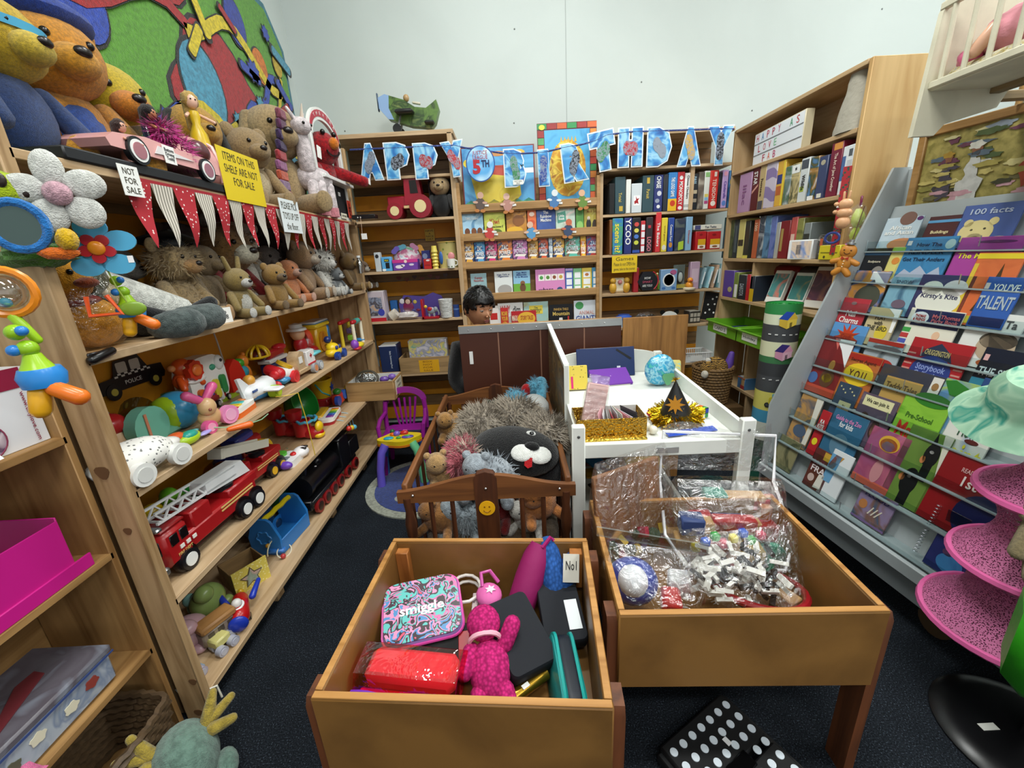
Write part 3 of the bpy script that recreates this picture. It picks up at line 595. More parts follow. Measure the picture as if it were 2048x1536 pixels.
# ---- face-out picture books on the middle rack
gb='picture books on the middle display rack'
def mrow(rows,k,kind='book',d=.008,name='picture_book',off=0.):row_y(rows,MZ[k]-.045,YB+.04-off,d,name,'book',gb,.06,kind)
def tt(s,c,z=.75,w=.7,h=.16,x=0):return('t',s,x,z,w,h,c)
mrow([(925,969,426,art('#6fa9d0','#a8cfe6','#4b84b0','#7fb06a'),'sky blue book with brown kiwi birds at the left of the top book row',tt('TAKE FLIGHT',WHT,.8,.6,.1),('e',-.25,.3,.12,.14,'#6b3c1c'),('e',.05,.3,.12,.14,'#7a4520'),('e',.32,.3,.12,.14,'#6b3c1c'),('r',0,.08,1,.16,'#c9a83a')),
 (970,1012,422,art('#a9b83c','#cdd05a','#7c9430'),'olive green book with red and black title',tt('Kiwi','#a3281c',.62,.45,.2),tt("didn't you know if",'#22200c',.42,.8,.12),('e',.1,.2,.25,.14,'#5b6a22')),
 (1014,1055,419,art('#1c2a55','#c98a2c','#7a4a1c','#e0a83c'),'navy and gold storybook between the green and orange books',('e',.1,.6,.3,.2,'#8a5422'),('e',-.1,.25,.4,.14,'#e0ae2c')),
 (1056,1074,417,'#e0703c','narrow orange book with pale squares',('e',0,.8,.3,.08,'#f3d9c8'),('e',0,.5,.35,.1,'#c9502c')),
 (1074,1112,417,art('#4a3226','#3c5aa0','#2e4a90','#6a3a30',s=.6),'brown and blue book with white title',tt('The\nRainbow\nMachine',WHT,.72,.6,.4)),
 (1112,1151,413,art('#dfe6dc','#b9d0c2','#e8d4cc','#cfdcd8'),'pale book with a green panel',('p',[(-.4,.42),(.05,.48),(.0,.85),(-.42,.78)],'#4f9a86'),tt('Little\nBook',WHT,.63,.3,.2,-.2),('e',.2,.3,.15,.2,'#d9a890')),
 (1152,1168,416,'#5a9a4a','narrow green book beside the yellow animal book',('e',0,.3,.4,.2,'#8fc06a')),
 (1168,1199,414,art('#cdb94a','#a89a3c','#d8cc7a'),'yellow book with dark figures at the right end of its row',tt('Me & You','#8a5a1c',.85,.6,.12),('e',-.2,.35,.16,.2,'#22222a'),('e',.2,.3,.16,.22,'#3a2a20'),('e',-.2,.58,.1,.08,'#e8d8c8'))],1)
zc=[('#1d2c55',WHT),('#1f3c78',WHT),('#2a3a44','#f0d8e0'),('#3f4a6a',WHT),('#5a3a60','#d9d9e4'),('#8a5a30','#e0d8c8'),('#3a3e4c','#c8ccd8'),('#5a7a98','#e4ecf2'),('#2a3a6a',WHT),('#7a5a44','#dcdce4'),('#d0702c',WHT),('#3f5a88','#c4d4e8')]
zx=[928,951,973,997,1027,1057,1078,1098,1107,1130,1161,1173,1203];ac=['#e0a83c','#58a8d8','#d8387a','#e8842c','#d88ac4','#e0b04c','#d85a2c','#dfe8ee','#e8b43c','#58b8a4','#f0c83c','#b02c2c']
adj=['dark navy, leftmost','deep blue, second from the left','slate with a pink flash','grey blue with an orange flash','plum with a pink shape','brown with a yellow flash','charcoal with an orange flash','narrow pale blue','indigo with a yellow flash','tan with a teal flash','narrow orange','steel blue with a red flash, rightmost']
mrow([(zx[k],zx[k+1]-.5,482-11*k/11-(4 if k in(4,9)else 0),mat(zc[k][0],'print',.4,pal=(zc[k][0],zc[k][0],ac[k],zc[k][0]),scale=2),'series paperback in the middle book row, '+adj[k],tt('ZAC\nPOWER',zc[k][1],.6,.8,.38),('e',.05,.22,.3,.12,ac[k]),('p',[(-.4,.32),(.3,.3),(.42,.38),(-.3,.4)],'#e8e4dc'))for k in range(12)],2)
mrow([(944,976,547,art('#9fc0c0','#8fb0b8','#b8d0cc'),'pale teal thin reader with a red title',tt('Kupapa\nNoovilou','#a33c3c',.78,.6,.2),('e',.2,.3,.2,.2,'#d8a890')),
 (991,1027,543,'#e0e4e2','white thin reader with a grey house',tt('Nga Tahi o\nNgamotu','#3a4a7c',.84,.7,.14),('e',.05,.3,.4,.2,'#a8a4a0'),('r',.1,.25,.4,.2,'#6a5a50'),('e',0,.06,.48,.05,'#9ab8a0')),
 (1028,1062,541,'#8fc0dc','pale blue and green reader with a monkey',tt('Nga Mahi\nMakimaki\nki te Moana','#22408a',.84,.75,.22),('r',0,.25,1,.5,'#6fae3c'),('e',.05,.34,.18,.16,'#6b4426'),('e',.05,.52,.14,.09,'#8a5c36'),('e',-.2,.14,.1,.05,'#e8e8e4'))],3)
mrow([(1072,1131,538,'#d98ac0','large pink word book with small pictures',tt('whare','#3a1c40',.22,.5,.16,-.15),*[('r',-.3+.22*k,.68,.2,.24,'#f2eee8')for k in range(4)],*[('e',-.3+.22*k,.68,.06,.07,c)for k,c in enumerate(('#4a9a4a','#5a8a3a','#8a4a2c','#caa23c'))],('e',.32,.2,.1,.1,'#2a4a7c')),
 (1131,1147,537,'#4a6ab8','blue strip card right of the pink word book',*[('r',0,.2+.27*k,.7,.22,'#eef0f2')for k in range(3)],('r',0,.95,.9,.08,'#b9a0d8')),
 (1147,1164,537,'#7fc08a','green strip card in the word set',*[('r',0,.2+.27*k,.7,.22,'#eef0f2')for k in range(3)]),
 (1164,1184,536,'#dcc04a','yellow strip card in the word set',*[('r',0,.2+.27*k,.7,.22,'#eef0f2')for k in range(3)],('e',0,.2,.2,.06,'#5a9a3a'),('e',0,.74,.2,.06,'#b8703a')),
 (1184,1201,535,'#4a9ac8','turquoise strip card at the end of the word set',*[('r',0,.2+.27*k,.7,.22,'#eef0f2')for k in range(3)])],3,'card',.006,'word_card')
mrow([(998,1048,606,'#e2e0dc','white book with large red and black capitals',tt('WHY','#c42c28',.78,.4,.26,-.2),tt('dim','#28282c',.76,.3,.24,.25),('e',.1,.35,.3,.2,'#b9b4ae')),
 (1049,1098,604,art('#8fb8b0','#a8c8c0','#b0a878'),'sage green book with a yellow title box',('r',0,.72,.55,.3,'#e8cf4a'),tt('The\nPAPERBAG\nPRINCE','#3a5a3c',.72,.45,.22),('e',-.2,.25,.25,.2,'#7a8a5a')),
 (1099,1147,609,'#15161a','black book with gold title on the lowest row',tt('PANDA TAILS','#c8a050',.8,.6,.1),tt('Mountain','#d8b860',.62,.7,.16),('p',[(-.15,0),(.1,0),(.05,.45),(-.08,.45)],'#e8e4e0'),('r',.3,.25,.06,.5,'#c43a3a')),
 (1148,1199,601,'#dde3ea','white book with big blue capitals and a green globe',tt('ANIMAL','#d8a49c',.55,.6,.14),tt('GIANTS','#2a4a9c',.34,.85,.2),('e',-.28,.82,.16,.14,'#4a9a5a'),('e',.2,.1,.35,.2,'#7a6a5c'))],4)
mrow([(981,999,612,'#e8e0da','small white and red book beside the boy',('r',0,.6,.8,.25,'#c42c28'),tt('RAIN','#2a2a2a',.2,.7,.16)),(1003,1019,616,'#c42c2c','narrow red booklet with yellow lettering',tt('ROAR\nYOUR\nHEN','#e8c43c',.55,.8,.6)),(1024,1074,622,'#b8242a','red and yellow storybook lying low in front',('e',.1,.6,.36,.34,'#e8b43c'),tt('STORY TALES','#a3241c',.65,.5,.22,.12),tt('MAX','#f0e4c8',.65,.22,.3,-.36),('e',.1,.2,.12,.14,'#d89a50'))],4,'book',.006,off=.0085)
# ---- the two painted boards and cut-outs
z=MZ[0]-.045;Yp=YB+.05
x0,x1=ux(929,Yp,z),ux(1073,Yp,z);h=at(1000,288,y=Yp).z-z
pk=thing('ark_painting','painted board of a yellow ark on green waves','painting');pk.matrix_world=T((x0+x1)/2,Yp+.02,z,rx=-.05);w_=x1-x0
bx('board',pl('#7a2c34'),pk,(0,.006,h/2),(w_,.01,h),.001);bx('painted_sky',art('#4a9ad0','#5fb0e0','#3f88c4','#6ab8e0',s=.5),pk,(0,0,h/2),(w_-.02,.004,h-.02),0)
deco(pk,[('p',[(-.32,.2),(-.38,.55),(-.3,.6),(.28,.5),(.3,.22),(.2,.1),(-.2,.1)],art('#dfc02c','#e8d04a','#c9a41c')),('p',[(-.48+.96*k/12,.12+(.05 if k%2 else 0))for k in range(13)]+[(.48,.03),(-.48,.03)],art('#3f9a7c','#2f8068','#5ab08c')),('r',-.02,.62,.3,.16,'#c9503c'),('e',-.42,.75,.05,.06,'#f0d83c'),('e',.3,.88,.07,.05,'#d8b03c'),('e',0,.88,.12,.04,'#c98a4c'),('r',.4,.6,.16,.08,'#eef2f2')],w_,h,-.002)
x0,x1=ux(1080,Yp,z),ux(1196,Yp,z);h=at(1135,238,y=Yp).z-z
pk=thing('pineapple_painting','painted board of a yellow oval fruit with patterned border','painting');pk.matrix_world=T((x0+x1)/2,Yp+.04,z,rx=-.05);w_=x1-x0
bx('board',pl('#6a2a30'),pk,(0,.006,h/2),(w_,.012,h),.001)
bc=['#c94a3a','#3f9a5c','#e08a3c','#a83c3c','#58a86a','#d8683c']
k=0
for i in range(6):
 for cz in(.04,.96):bx('border_patch',mat(bc[k%6],'worn',.6),pk,((-.42+.168*i)*w_,-.001,cz*h),(.155*w_,.004,.065*h),0);k+=1
for i in range(10):
 for cx in(-.44,.44):bx('border_patch',mat(bc[(k*5+i)%6],'worn',.6),pk,(cx*w_,-.001,(.125+.083*i)*h),(.1*w_,.004,.076*h),0);k+=1
bx('painted_field',art('#3f9ad0','#58b0e0','#3488c0',s=.6),pk,(0,-.001,.5*h),(.76*w_,.004,.83*h),0)
deco(pk,[('e',0,.46,.31,.34,art('#e0b82c','#c98a1c','#ecd050','#a86a1c',s=1.5)),('e',-.42,.95,.05,.03,'#e8d03c'),*[('p',[(-.12+.06*i,.77),(-.08+.06*i,.77),(-.1+.06*i,.84)],'#d8a82c')for i in range(5)]],w_,h,-.004)
for k,(u,v,c1,c2,nm)in enumerate([(960,403,'#5a4a44','#c9a08c','brown cut-out figure at the left end of the top ledge'),(1015,405,'#b8867a','#d8b0a0','dusty pink cut-out figure on the top ledge under the ark'),(1108,398,'#4a7ab0','#e0e4e8','blue and white cut-out figure under the fruit painting'),(1165,398,'#6a8a3c','#e0b08c','green cut-out figure at the right end of the top ledge'),(979,461,'#c4403c','#e8e0d8','red cut-out figure on the second ledge'),(1062,461,'#5a9ac8','#e0b8a0','sky blue cut-out figure on the second ledge'),(1136,456,'#3a4a6a','#c96a4a','navy cut-out figure on the second ledge')]):
 p=at(u,v,y=YB+.008);t=thing('cutout_figure','small painted '+nm,'cutout',(p.x,YB+.0095,p.z-.02),0,'painted wooden cut-out figures');t.rotation_euler[1]=.1*(-1)**k
 G().prism(blob(24,.036,.06,3,1.25,k),.007,UP).o('body',cm(c1),t);G().prism(circ(16,.024,cy=.062),.009,UP).o('head',cm(c2),t)
 for sx in(-1,1):G().prism(circ(12,.012,.02,cx=sx*.022,cy=-.046),.008,UP).o('foot',cm('#b8763c'),t);G().prism(circ(12,.009,.02,cx=sx*.036,cy=.012),.0075,UP).o('arm',cm(c2),t)
 bx('price_tag',pl('#f0f0ec'),t,(.05,-.002,-.005),(.03,.001,.014),0)
# ---- birthday banner
bn=thing('birthday_banner','blue birthday letter banner strung across the back shelves','banner',(0,YB-.03,0))
blue=mat('#3a86cc','print',.4,pal=('#1c4690','#2a70b8','#4a9cd4','#9cd0ea','#3a86c8','#1d4f9c'),scale=.7)
L=[('A',740,324,48,68,0),('P',795,322,50,68,0),('P',852,322,48,66,0),('Y',908,318,46,66,.1),('B',1030,336,44,70,0),('I',1087,336,22,68,.03),('R',1149,324,50,72,.12),('T',1206,302,52,74,.16),('H',1261,295,50,72,0),('D',1319,294,50,72,0),('A',1380,293,48,72,0),('Y',1440,291,52,72,0)]
tn=['#6a7480','#23262e','#a8303c','#b8363c','#3f8a58','#2f4a9c','#22242c','#3f8a5c','#b83440','#8a94a0','#c9a24c','#1f2128']
for k,(ch,u,v,w_,h_,rot)in enumerate(L):
 p=at(u,v,y=YB-.03);s=1/ppm(p);M0=T(p.x,0,p.z)@UP@MX.Rotation(rot,4,'Z')
 txt(bn,ch,T(0,.003,0)@M0,w_*s*1.02,h_*s*1.0,'#e6edf2','letter_edge',.002,.16);txt(bn,ch,M0,w_*s*.92,h_*s*.93,blue,'letter',.002,.12)
 G().prism(blob(18,h_*s*.15,.4,2,1.7,k),.0012,T(0,-.003,-.005)@M0).o('print_patch',mat(tn[k],'print',.5,pal=(BLK,tn[k],'#8a94a4',tn[k]),scale=5),bn)
p=at(961,328,y=YB-.03);s=1/ppm(p);M0=T(p.x,-.004,p.z)@UP
G().prism(circ(36,33*s,29*s),.002,M0).o('disc',pl('#20448c'),bn);G().prism(circ(36,31*s,27*s),.002,T(0,-.001)@M0).o('disc_face',mat('#5aa8e0','print',.4,pal=('#2a66b4','#5aa8e0','#c8e8f8','#f2fafc'),scale=.5),bn)
txt(bn,'5',T(-.03,-.004,-.02)@M0,16*s,26*s,'#b01f2c','lettering',.001,.05);txt(bn,'TH',T(.035,-.004,-.0)@M0,16*s,13*s,'#1c2c5c','lettering',.001,.04);txt(bn,'JUSTICE\nLEAGUE',T(0,-.004,.058)@M0,30*s,15*s,'#b01f2c','lettering')
cord=[at(u,v,y=YB-.024)for u,v in((700,300),(740,298),(795,296),(852,293),(908,291),(930,296),(961,300),(1000,306),(1030,308),(1087,305),(1125,296),(1160,290),(1190,282),(1215,270),(1261,264),(1319,262),(1380,260),(1440,258),(1468,258))]
G().tube([(q.x,.003,q.z)for q in cord],.006,6).o('ribbon',mat('#34407c','spots',.5,c2='#7a86b8',scale=2),bn)
bx('note',pl('#f2f0e8'),bn,(at(1036,366,y=YB).x,-.006,at(1036,366,y=YB).z),(.075,.001,.032),0);txt(bn,'NOT FOR\nSALE',T(at(1036,366,y=YB).x,-.0068,at(1036,366,y=YB).z)@UP,.055,.022,BLK)
# ================================================================ RIGHT SIDE: puzzles, roll, rack books
gp='jigsaw boxes on the puzzle unit'
X=XR+.012
row_x([(1473,1497,349,'#b58fb4','mauve puzzle box at the left end of the upper puzzles',sp('lilac','#8a5a88',.45,.5,.3)),
 (1498,1512,338,'#5a1a1c','dark red puzzle box with white letters',sp('STAR',WHT,.75,.3,.5),('p',[(-.4,.4),(.4,.55),(.4,.6),(-.4,.46)],'#d8a090')),
 (1512,1524,334,'#bfa878','tan puzzle box beside the purple swirls',sp('house','#4a3a28',.5,.4,.4),('r',0,.1,.8,.2,'#4a4a52')),
 (1524,1546,327,mat('#8a7aa8','stripes',.4,c2='#c9c0d0',axis='z',scale=.35,bump=6),'purple swirl patterned puzzle box'),
 (1546,1562,325,'#d8a83c','yellow and orange puzzle box',('r',-.1,.6,.6,.2,'#2a3a7c'),('r',-.1,.35,.6,.2,'#b8602c'),('r',.38,.5,.2,.98,'#e8cf3c')),
 (1562,1575,336,art('#c9d0d0','#4a6a44','#7a8a8a','#d8dcd8'),'white puzzle box with forest pictures'),
 (1575,1592,330,art('#8a7a52','#5a5a3a','#c9b884','#3c3c30'),'khaki puzzle box with a white label',('r',0,.86,.9,.2,'#eef0ee'),('s',0,.86,.06,'#22242a',6)),
 (1592,1609,320,'#d3d8d8','white wildlife puzzle box',sp('Wildlife','#22262a',.45,.35,.4),('r',0,.86,.8,.2,'#4a5058'),('r',-.1,.3,.5,.12,'#a8b83c')),
 (1610,1627,318,art('#c9d3da','#5a86b8','#3a4a2c','#a87c3c','#d8dce0'),'blue and white puzzle box with an animal',('r',0,.06,.7,.1,'#f0f0ee')),
 (1627,1645,316,'#3a4468','navy blue puzzle box beside the tall maroon one',('e',0,.85,.25,.06,'#b0a890'),('r',0,.08,.5,.1,'#e0ddd0')),
 (1648,1671,290,mat('#7a1c34','print',.4,pal=('#5a1028','#7a1c34','#8a2238'),scale=.5),'tall maroon puzzle box with pale vertical lettering',sp('The Art of Jane Crowther','#e8cfc0',.45,.7,.35),('r',.1,.92,.7,.12,'#d8903c')),
 (1672,1695,296,'#dfe3e6','large white puzzle box at the near end',('r',-.32,.55,.3,.5,'#4a6a9c'),('r',.2,.5,.4,.4,'#c4c8cc'),('r',.2,.85,.3,.14,'#54585c'),('e',.25,.16,.14,.06,'#2a2c30'))],PZ[2],X,.2,'puzzle_box','puzzle',gp)
row_x([(1442,1452,436,'#4a7a88','teal puzzle box at the left end of the lower puzzles'),(1453,1463,442,art('#23362e','#4a5a3a','#1c2a2c'),'dark green narrow puzzle box'),(1463,1472,441,'#28343c','charcoal narrow puzzle box with lines',('r',0,.5,.5,.7,'#4a5a62')),
 (1472,1484,440,'#d3c87a','cream yellow puzzle box with bird picture',('r',0,.4,.8,.16,'#2c2c28')),(1484,1494,443,'#33352e','black puzzle box with yellow base',('r',0,.04,1,.08,'#d3c85a')),
 (1501,1511,440,'#b8603c','rust orange puzzle box',sp('1000','#e8c8a8',.8,.2,.5)),(1511,1522,434,art('#8a949c','#3a4450','#c0c8cc'),'grey patterned puzzle box left of the blue one'),(1522,1534,433,art('#2c4a70','#5a86a8','#1c3050'),'dark blue patterned puzzle box'),(1534,1545,434,art('#2a3f80','#6a7ab8','#34508c'),'violet blue puzzle box'),
 (1545,1553,446,'#a8aaa4','grey puzzle box beside the dark red one'),(1553,1572,443,'#7a1c22','dark red puzzle box with gold band',('r',-.25,.5,.25,.6,'#a89050')),(1573,1585,436,'#b8504c','coral pink puzzle box',('r',0,.5,.6,.2,'#e0c0b0')),
 (1585,1598,438,art('#4a4c34','#8a8a4a','#2c3024'),'olive puzzle box behind the castle picture'),(1599,1613,447,'#7c8484','grey green puzzle box with black panel',('r',0,.4,.8,.6,'#2c302c'))],PZ[3],X+.02,.2,'puzzle_box','puzzle',gp)
yb=PZ[3];y_=lambda u,z_,x_=XR-.01:solve_y(u,x_,z_)
pack('castle_puzzle','white edged puzzle box with a blue castle picture','puzzle',T(XR+.01,(y_(1570,yb)+y_(1622,yb))/2,yb,rz=-pi/2+.3),.15,at(1600,480,x=XR).z-yb,.04,'#eceef0',[('r',.04,.5,.8,.86,art('#6a8ac0','#e8d0b8','#8aa0d0','#4a4a6a')),('r',-.05,.5,.2,.5,'#3a3a58')],gp)
pack('animal_puzzle','grey puzzle box with zebra photo behind the yellow box','puzzle',T(XR+.05,y_(1630,yb),yb,rz=-pi/2),.1,.13,.05,art('#8c8c88','#2c2c2c','#c4c0b8',s=2),[('r',-.2,.7,.2,.3,'#c4603c')],gp)
pack('yellow_box','yellow long box on the lower puzzle shelf','box',T(XR+.02,y_(1655,yb),yb,rz=-pi/2),.15,.075,.06,'#dccb2c',[('r',0,.5,.8,.08,'#8a8420'),('e',-.2,.2,.05,.1,'#4a4a20')])
gbg=thing('green_bag','green and magenta net bag of toys on the puzzle shelf','bag',(XR+.06,y_(1662,yb),yb+.08))
G().ell((0,0,.12),(.05,.06,.07),jit=.05).ell((0,0,.04),(.045,.055,.06),jit=.05).o('toy',mat('#a8c43c','print',.3,pal=('#8aa82c','#c4d85a','#9a9a8a')),gbg);bx('lower_band',pl('#a82c8a'),gbg,(0,0,-.02),(.09,.12,.05),.01);bx('header',pl('#7a1c4a'),gbg,(0,0,.2),(.01,.1,.05),.004);G().ell((0,0,.09),(.062,.075,.13),jit=.06).o('wrapper',mat('#ffffff','clear',.06,scale=40,bump=.14),gbg)
# light box sign
z=PZ[1];ya,yc=solve_y(1492,XR,z),solve_y(1590,XR-.02,z)
lb=thing('light_box','white letter light box reading three lines on the top shelf','sign');lb.matrix_world=T(XR+.035,(ya+yc)/2,z,rz=-pi/2-.05);wl=abs(ya-yc);hl=at(1540,250,x=XR).z-z
bx('case',pl('#dccfae'),lb,(0,.02,hl/2),(wl,.05,hl),.003);bx('panel',pl('#e9edf2',.3),lb,(0,-.006,hl/2),(wl-.012,.003,hl-.012),0)
for k in(1,2):bx('rail',pl('#8c9096'),lb,(0,-.009,hl*k/3),(wl-.012,.004,.003),0)
for k,(s,cs)in enumerate((('HAPPY AS',('#c44a5a','#4a8ac0','#c44a5a','#b83c50','#c4607a','','#3c9a6a','#c44a4a')),('LOVE',('#b83c50','#b83c50','#b83c50','#8ac49a')),('FAB',('#b83c50','#d8603c','#b83c6a')))):
 for j,ch in enumerate(s):
  if ch!=' ':txt(lb,ch,T(wl*(-.42+.115*j+(.06 if k==1 else.18 if k==2 else 0)),-.0085,hl*(5/6-k/3))@UP,wl*.05,hl*.2,cs[j],'letter')
sk=thing('cloth_sack','crumpled grey cloth bag stuffed in the top corner of the puzzle unit','bag',(XR+.06,RY0+.13,PZ[1]))
G().grid(lambda a,b:(math.cos(2*pi*a)*.06*(1.15-b*.5)*(1+.14*NZ.noise((a*9,b*4,1))),math.sin(2*pi*a)*.1*(1.1-b*.6)*(1+.2*NZ.noise((a*8,b*5,4))),.27*b),28,12,None,True).o('sack',mat('#a8a294','cloth',.9,scale=3),sk,3)
# row C
z=PZ[4]
row_x([(1444,1464,541,'#5a3f98','purple house shaped game box at the far left',('e',.2,.3,.2,.1,'#b8b07a')),(1464,1473,545,'#7a8a3a','olive and white slim game box',('r',.1,.3,.6,.5,'#e8e8e4')),(1473,1489,550,'#22262c','black slim game box with grey lettering',sp('DAKOTA','#a8b0b8',.4,.5,.5)),(1489,1496,549,'#b8242c','red slim game box'),(1496,1505,552,'#28303c','dark blue slim game box with yellow base',('r',0,.25,.9,.5,'#cfa81c'))],z,XR+.01,.18,'slim_game','game','slim games in the small compartment')
for k,(u,wv,hv,c,pal,lab)in enumerate([(1545,.12,.22,'#e8e4dc',('#3a7a7c','#4a8a88','#c97a6a','#2c5a5a'),'puzzle box with a pink figure on teal, leaning left'),(1578,.12,.21,'#e0e4e0',('#2f6a6c','#3a7c78','#b89a4a'),'teal puzzle box with small animal, leaning behind the roll'),(1612,.17,.25,'#d8d4cc',('#23202c','#5a3044','#8a5a4c','#2c2a30'),'dark puzzle box with a dancer, leaning right')]):
 pack('leaning_puzzle',lab,'puzzle',T(XR+.05+.03*k,solve_y(u,XR+.05,z),z+.006,rz=-pi/2+.25,rx=-.35),wv,hv,.03,c,[('r',.0,.54,.9,.72,art(*pal))],gp)
 # red rolled things behind
for k,(u,c,lab)in enumerate([(1568,'#8a2428','dark red folded kite behind the leaning puzzles'),(1625,'#2c2428','black cushion roll behind the dark puzzle')]):
 t=thing('cloth_roll',lab,'roll',(XR+.2,solve_y(u,XR+.2,z),z));G().cap((-.0,-.09,.2),(0,.09,.2),.04,.045).box((0,0,.08),(.03,.16,.16),b=.01).o('roll',cm(c),t)
# row D trays
z=PZ[5];gt=pl('#6fae2c',.35)
for k,(u0,u1,s,lab)in enumerate([(1434,1490,'CARD S','lime green tray labelled for cards, on the left'),(1492,1556,'Holiday','lime green tray with a card label, on the right')]):
 ya,yc=solve_y(u0,XR,z),solve_y(u1,XR-.04,z);w_=abs(ya-yc);t=thing('plastic_tray',lab,'tray',group='lime green trays');t.matrix_world=T(XR+.06,(ya+yc)/2,z+.002,rz=-pi/2)
 d_=.3
 for a,b_,dx,dy in((0,-d_/2,w_*.9,.004),(0,d_/2,w_*.9,.004),(-w_*.45,0,.004,d_),(w_*.45,0,.004,d_)):bx('wall',gt,t,(a,b_,.045),(dx,dy,.09),.001)
 G().tube([(x_,y__,.09)for x_,y__ in rrect(w_,d_+.03,.03)],.007,6,closed=True).o('rim',gt,t);bx('base',gt,t,(0,0,.004),(w_*.9,d_,.006),.001)
 bx('label_card',pl('#eef0ea'),t,(-.02,-d_/2-.004,.05),(w_*.42,.002,.05),0);txt(t,s,T(-.02,-d_/2-.0056,.05)@UP,w_*.34,.022,'#3a3a3a')
 bx('cards',pl('#28406c' if k==0 else '#4a6a2c'),t,(-.03,.02,.03),(.08,.12,.05),.003)
# row E: basket with tiger, boxes
z=PZ[6]
pack('small_cube_box','small orange and blue box beside the wicker basket','box',T(XR+.06,solve_y(1478,XR,z),z,rz=-pi/2),.1,.09,.1,'#4a7aa8',[('r',.25,.6,.4,.5,'#c8a070'),('r',.2,.2,.5,.3,'#b03a3a'),('r',0,.95,1,.08,'#d8702c')])
for k in range(2):pack('stacked_puzzle',('upper','lower')[1-k]+' brown cow picture puzzle box in the low stack','puzzle',T(XR+.12,solve_y(1524,XR,z),z+.002+.058*k,rz=-pi/2+.05*k),.2,.055,.22,art('#2c241f','#6a5040','#b8a898','#3a2c26',s=2),(),'low puzzle stack')
def weave_basket(name,label,loc,r0,r1,h,col,n=30,rows=13,sq=0.):
 t=thing(name,label,'basket',loc);wm=wood(col,'x',None,3)
 def rad(a):return 1 if not sq else 1/max(abs(math.cos(a)),abs(math.sin(a)))**sq
 for j in range(rows):
  f=j/(rows-1);r=r0+(r1-r0)*f
  G().tube([((r*rad(2*pi*k/(2*n))+r0*.028*(-1)**(k+j))*math.cos(2*pi*k/(2*n)),(r*rad(2*pi*k/(2*n))+r0*.028*(-1)**(k+j))*math.sin(2*pi*k/(2*n)),.008+h*f)for k in range(2*n)],h/rows*.56,5,closed=True).o('woven_strand',wm,t)
 G().lathe([(0,.004),(r0,.004)],20).o('base',wm,t)
 return t
p=at(1408,770,x=1.5)
bk=weave_basket('wicker_basket','wicker basket of plush toys in the far right corner',(1.5,2.98,.36),.11,.135,.26,'#8a6a42')
bks=tag(bx('basket_crate',wood('#5c4426','x'),None,(1.5,2.98,.178),(.34,.34,.355),.004),'dark wooden crate under the wicker basket','crate')
tg=thing('plush_tiger','striped plush tiger lying in the wicker basket','plush toy',(1.49,2.97,.6))
ts=mat('#a8803c','stripes',1,c2='#241a10',axis='z',scale=3,bump=5)
G().ell((.02,0,.02),(.09,.09,.08)).o('body',ts,tg);G().ell((-.06,-.06,.03),(.06,.05,.055)).o('head',ts,tg);G().ell((-.1,-.1,.0),(.025,.025,.03)).o('muzzle',fur('#e8e0d0'),tg);G().ell((-.05,-.03,.085),.02).o('ear',fur('#e8e4dc'),tg);G().cap((.08,-.05,.0),(.02,-.11,.03),.025,.022).o('paw',ts,tg)
pt=thing('purple_toy','small purple plush beside the tiger','plush toy',(1.6,2.96,.6));G().cap((0,0,0),(.02,0,.12),.04,.02).o('body',pl('#5a3c98',.6),pt);G().ell((-.02,-.04,.0),(.03,.03,.02)).o('foot',pl('#e0a0b0'),pt)
# hanging ornaments on the unit post
gbm=thing('gingerbread_ornament','orange gingerbread man ornament hung on the puzzle unit post','ornament');p=at(1690,522,x=XR-.06);gbm.matrix_world=T(p.x,p.y,p.z,rz=-.9,ry=.15)
gm_=mat('#c8822c','worn',.45);g=G()
g.ell((0,0,.045),(.035,.02,.035)).ell((0,0,-.005),(.032,.02,.04)).cap((0,0,.012),(-.05,0,-.008),.014,.013).cap((0,0,.012),(.05,0,-.008),.014,.013).cap((0,0,-.03),(-.028,0,-.06),.016,.015).cap((0,0,-.03),(.028,0,-.06),.016,.015).o('body',gm_,gbm)
for sx in(-1,1):G().ell((sx*.014,-.019,.052),(.004,.003,.003),8,5).o('eye',pl('#4a2410'),gbm);G().prism([(0,0),(sx*.015,.008),(sx*.015,-.008)],.003,T(0,-.02,.014)@UP).o('bow_tie',pl('#a82c1c'),gbm)
G().tube([(.012*math.cos(a),-.02,.042+.008*math.sin(a))for a in[pi+k*pi/6 for k in range(7)]],.0015,5).o('mouth',pl('#4a2410'),gbm)
for k in range(3):G().ell((0,-.021,.0-.013*k),.003,8,5).o('button',pl('#f0e0c0'),gbm)
G().lathe([(.02,.078),(.02,.086),(.011,.088),(.011,.1),(0,.1)],14).o('metal_cap',mat('#c8cacc','plain',.3,metal=1),gbm);G().tube([(0,0,.1),(0,.004,.25)],.002,5).o('cord',pl('#5a3a2c'),gbm)
bf=thing('wooden_puppet','jointed pale wooden figure hung beside the gingerbread ornament','ornament');p=at(1688,428,x=XR-.05);bf.matrix_world=T(p.x,p.y,p.z,rz=-.9);pw_=pl('#d8a478',.4)
for c,r in(((0,0,.045),(.03,.022,.026)),((0,0,.005),(.033,.024,.024)),((0,0,-.04),(.03,.024,.03))):G().ell(c,r).o('body_segment',pw_,bf)
for sx in(-1,1):G().cap((sx*.01,0,.065),(sx*.012,0,.1),.006,.005).o('ear',pw_,bf);G().ell((-.035,-.01,.03+.018*sx),(.011,.01,.01)).o('hand',pw_,bf)
G().tube([(-.03+.05*math.cos(a)*.6,-.01,-.11+.025*math.sin(a))for a in[k*pi/8 for k in range(16)]],.006,6,closed=True).o('blue_ring',pl('#2c3c7c',.4),bf);G().tube([(0,0,-.07),(-.03,-.005,-.09)],.003,5).tube([(0,0,.07),(.0,.0,.19)],.002,5).o('cord',pl('#6a4a30'),bf)
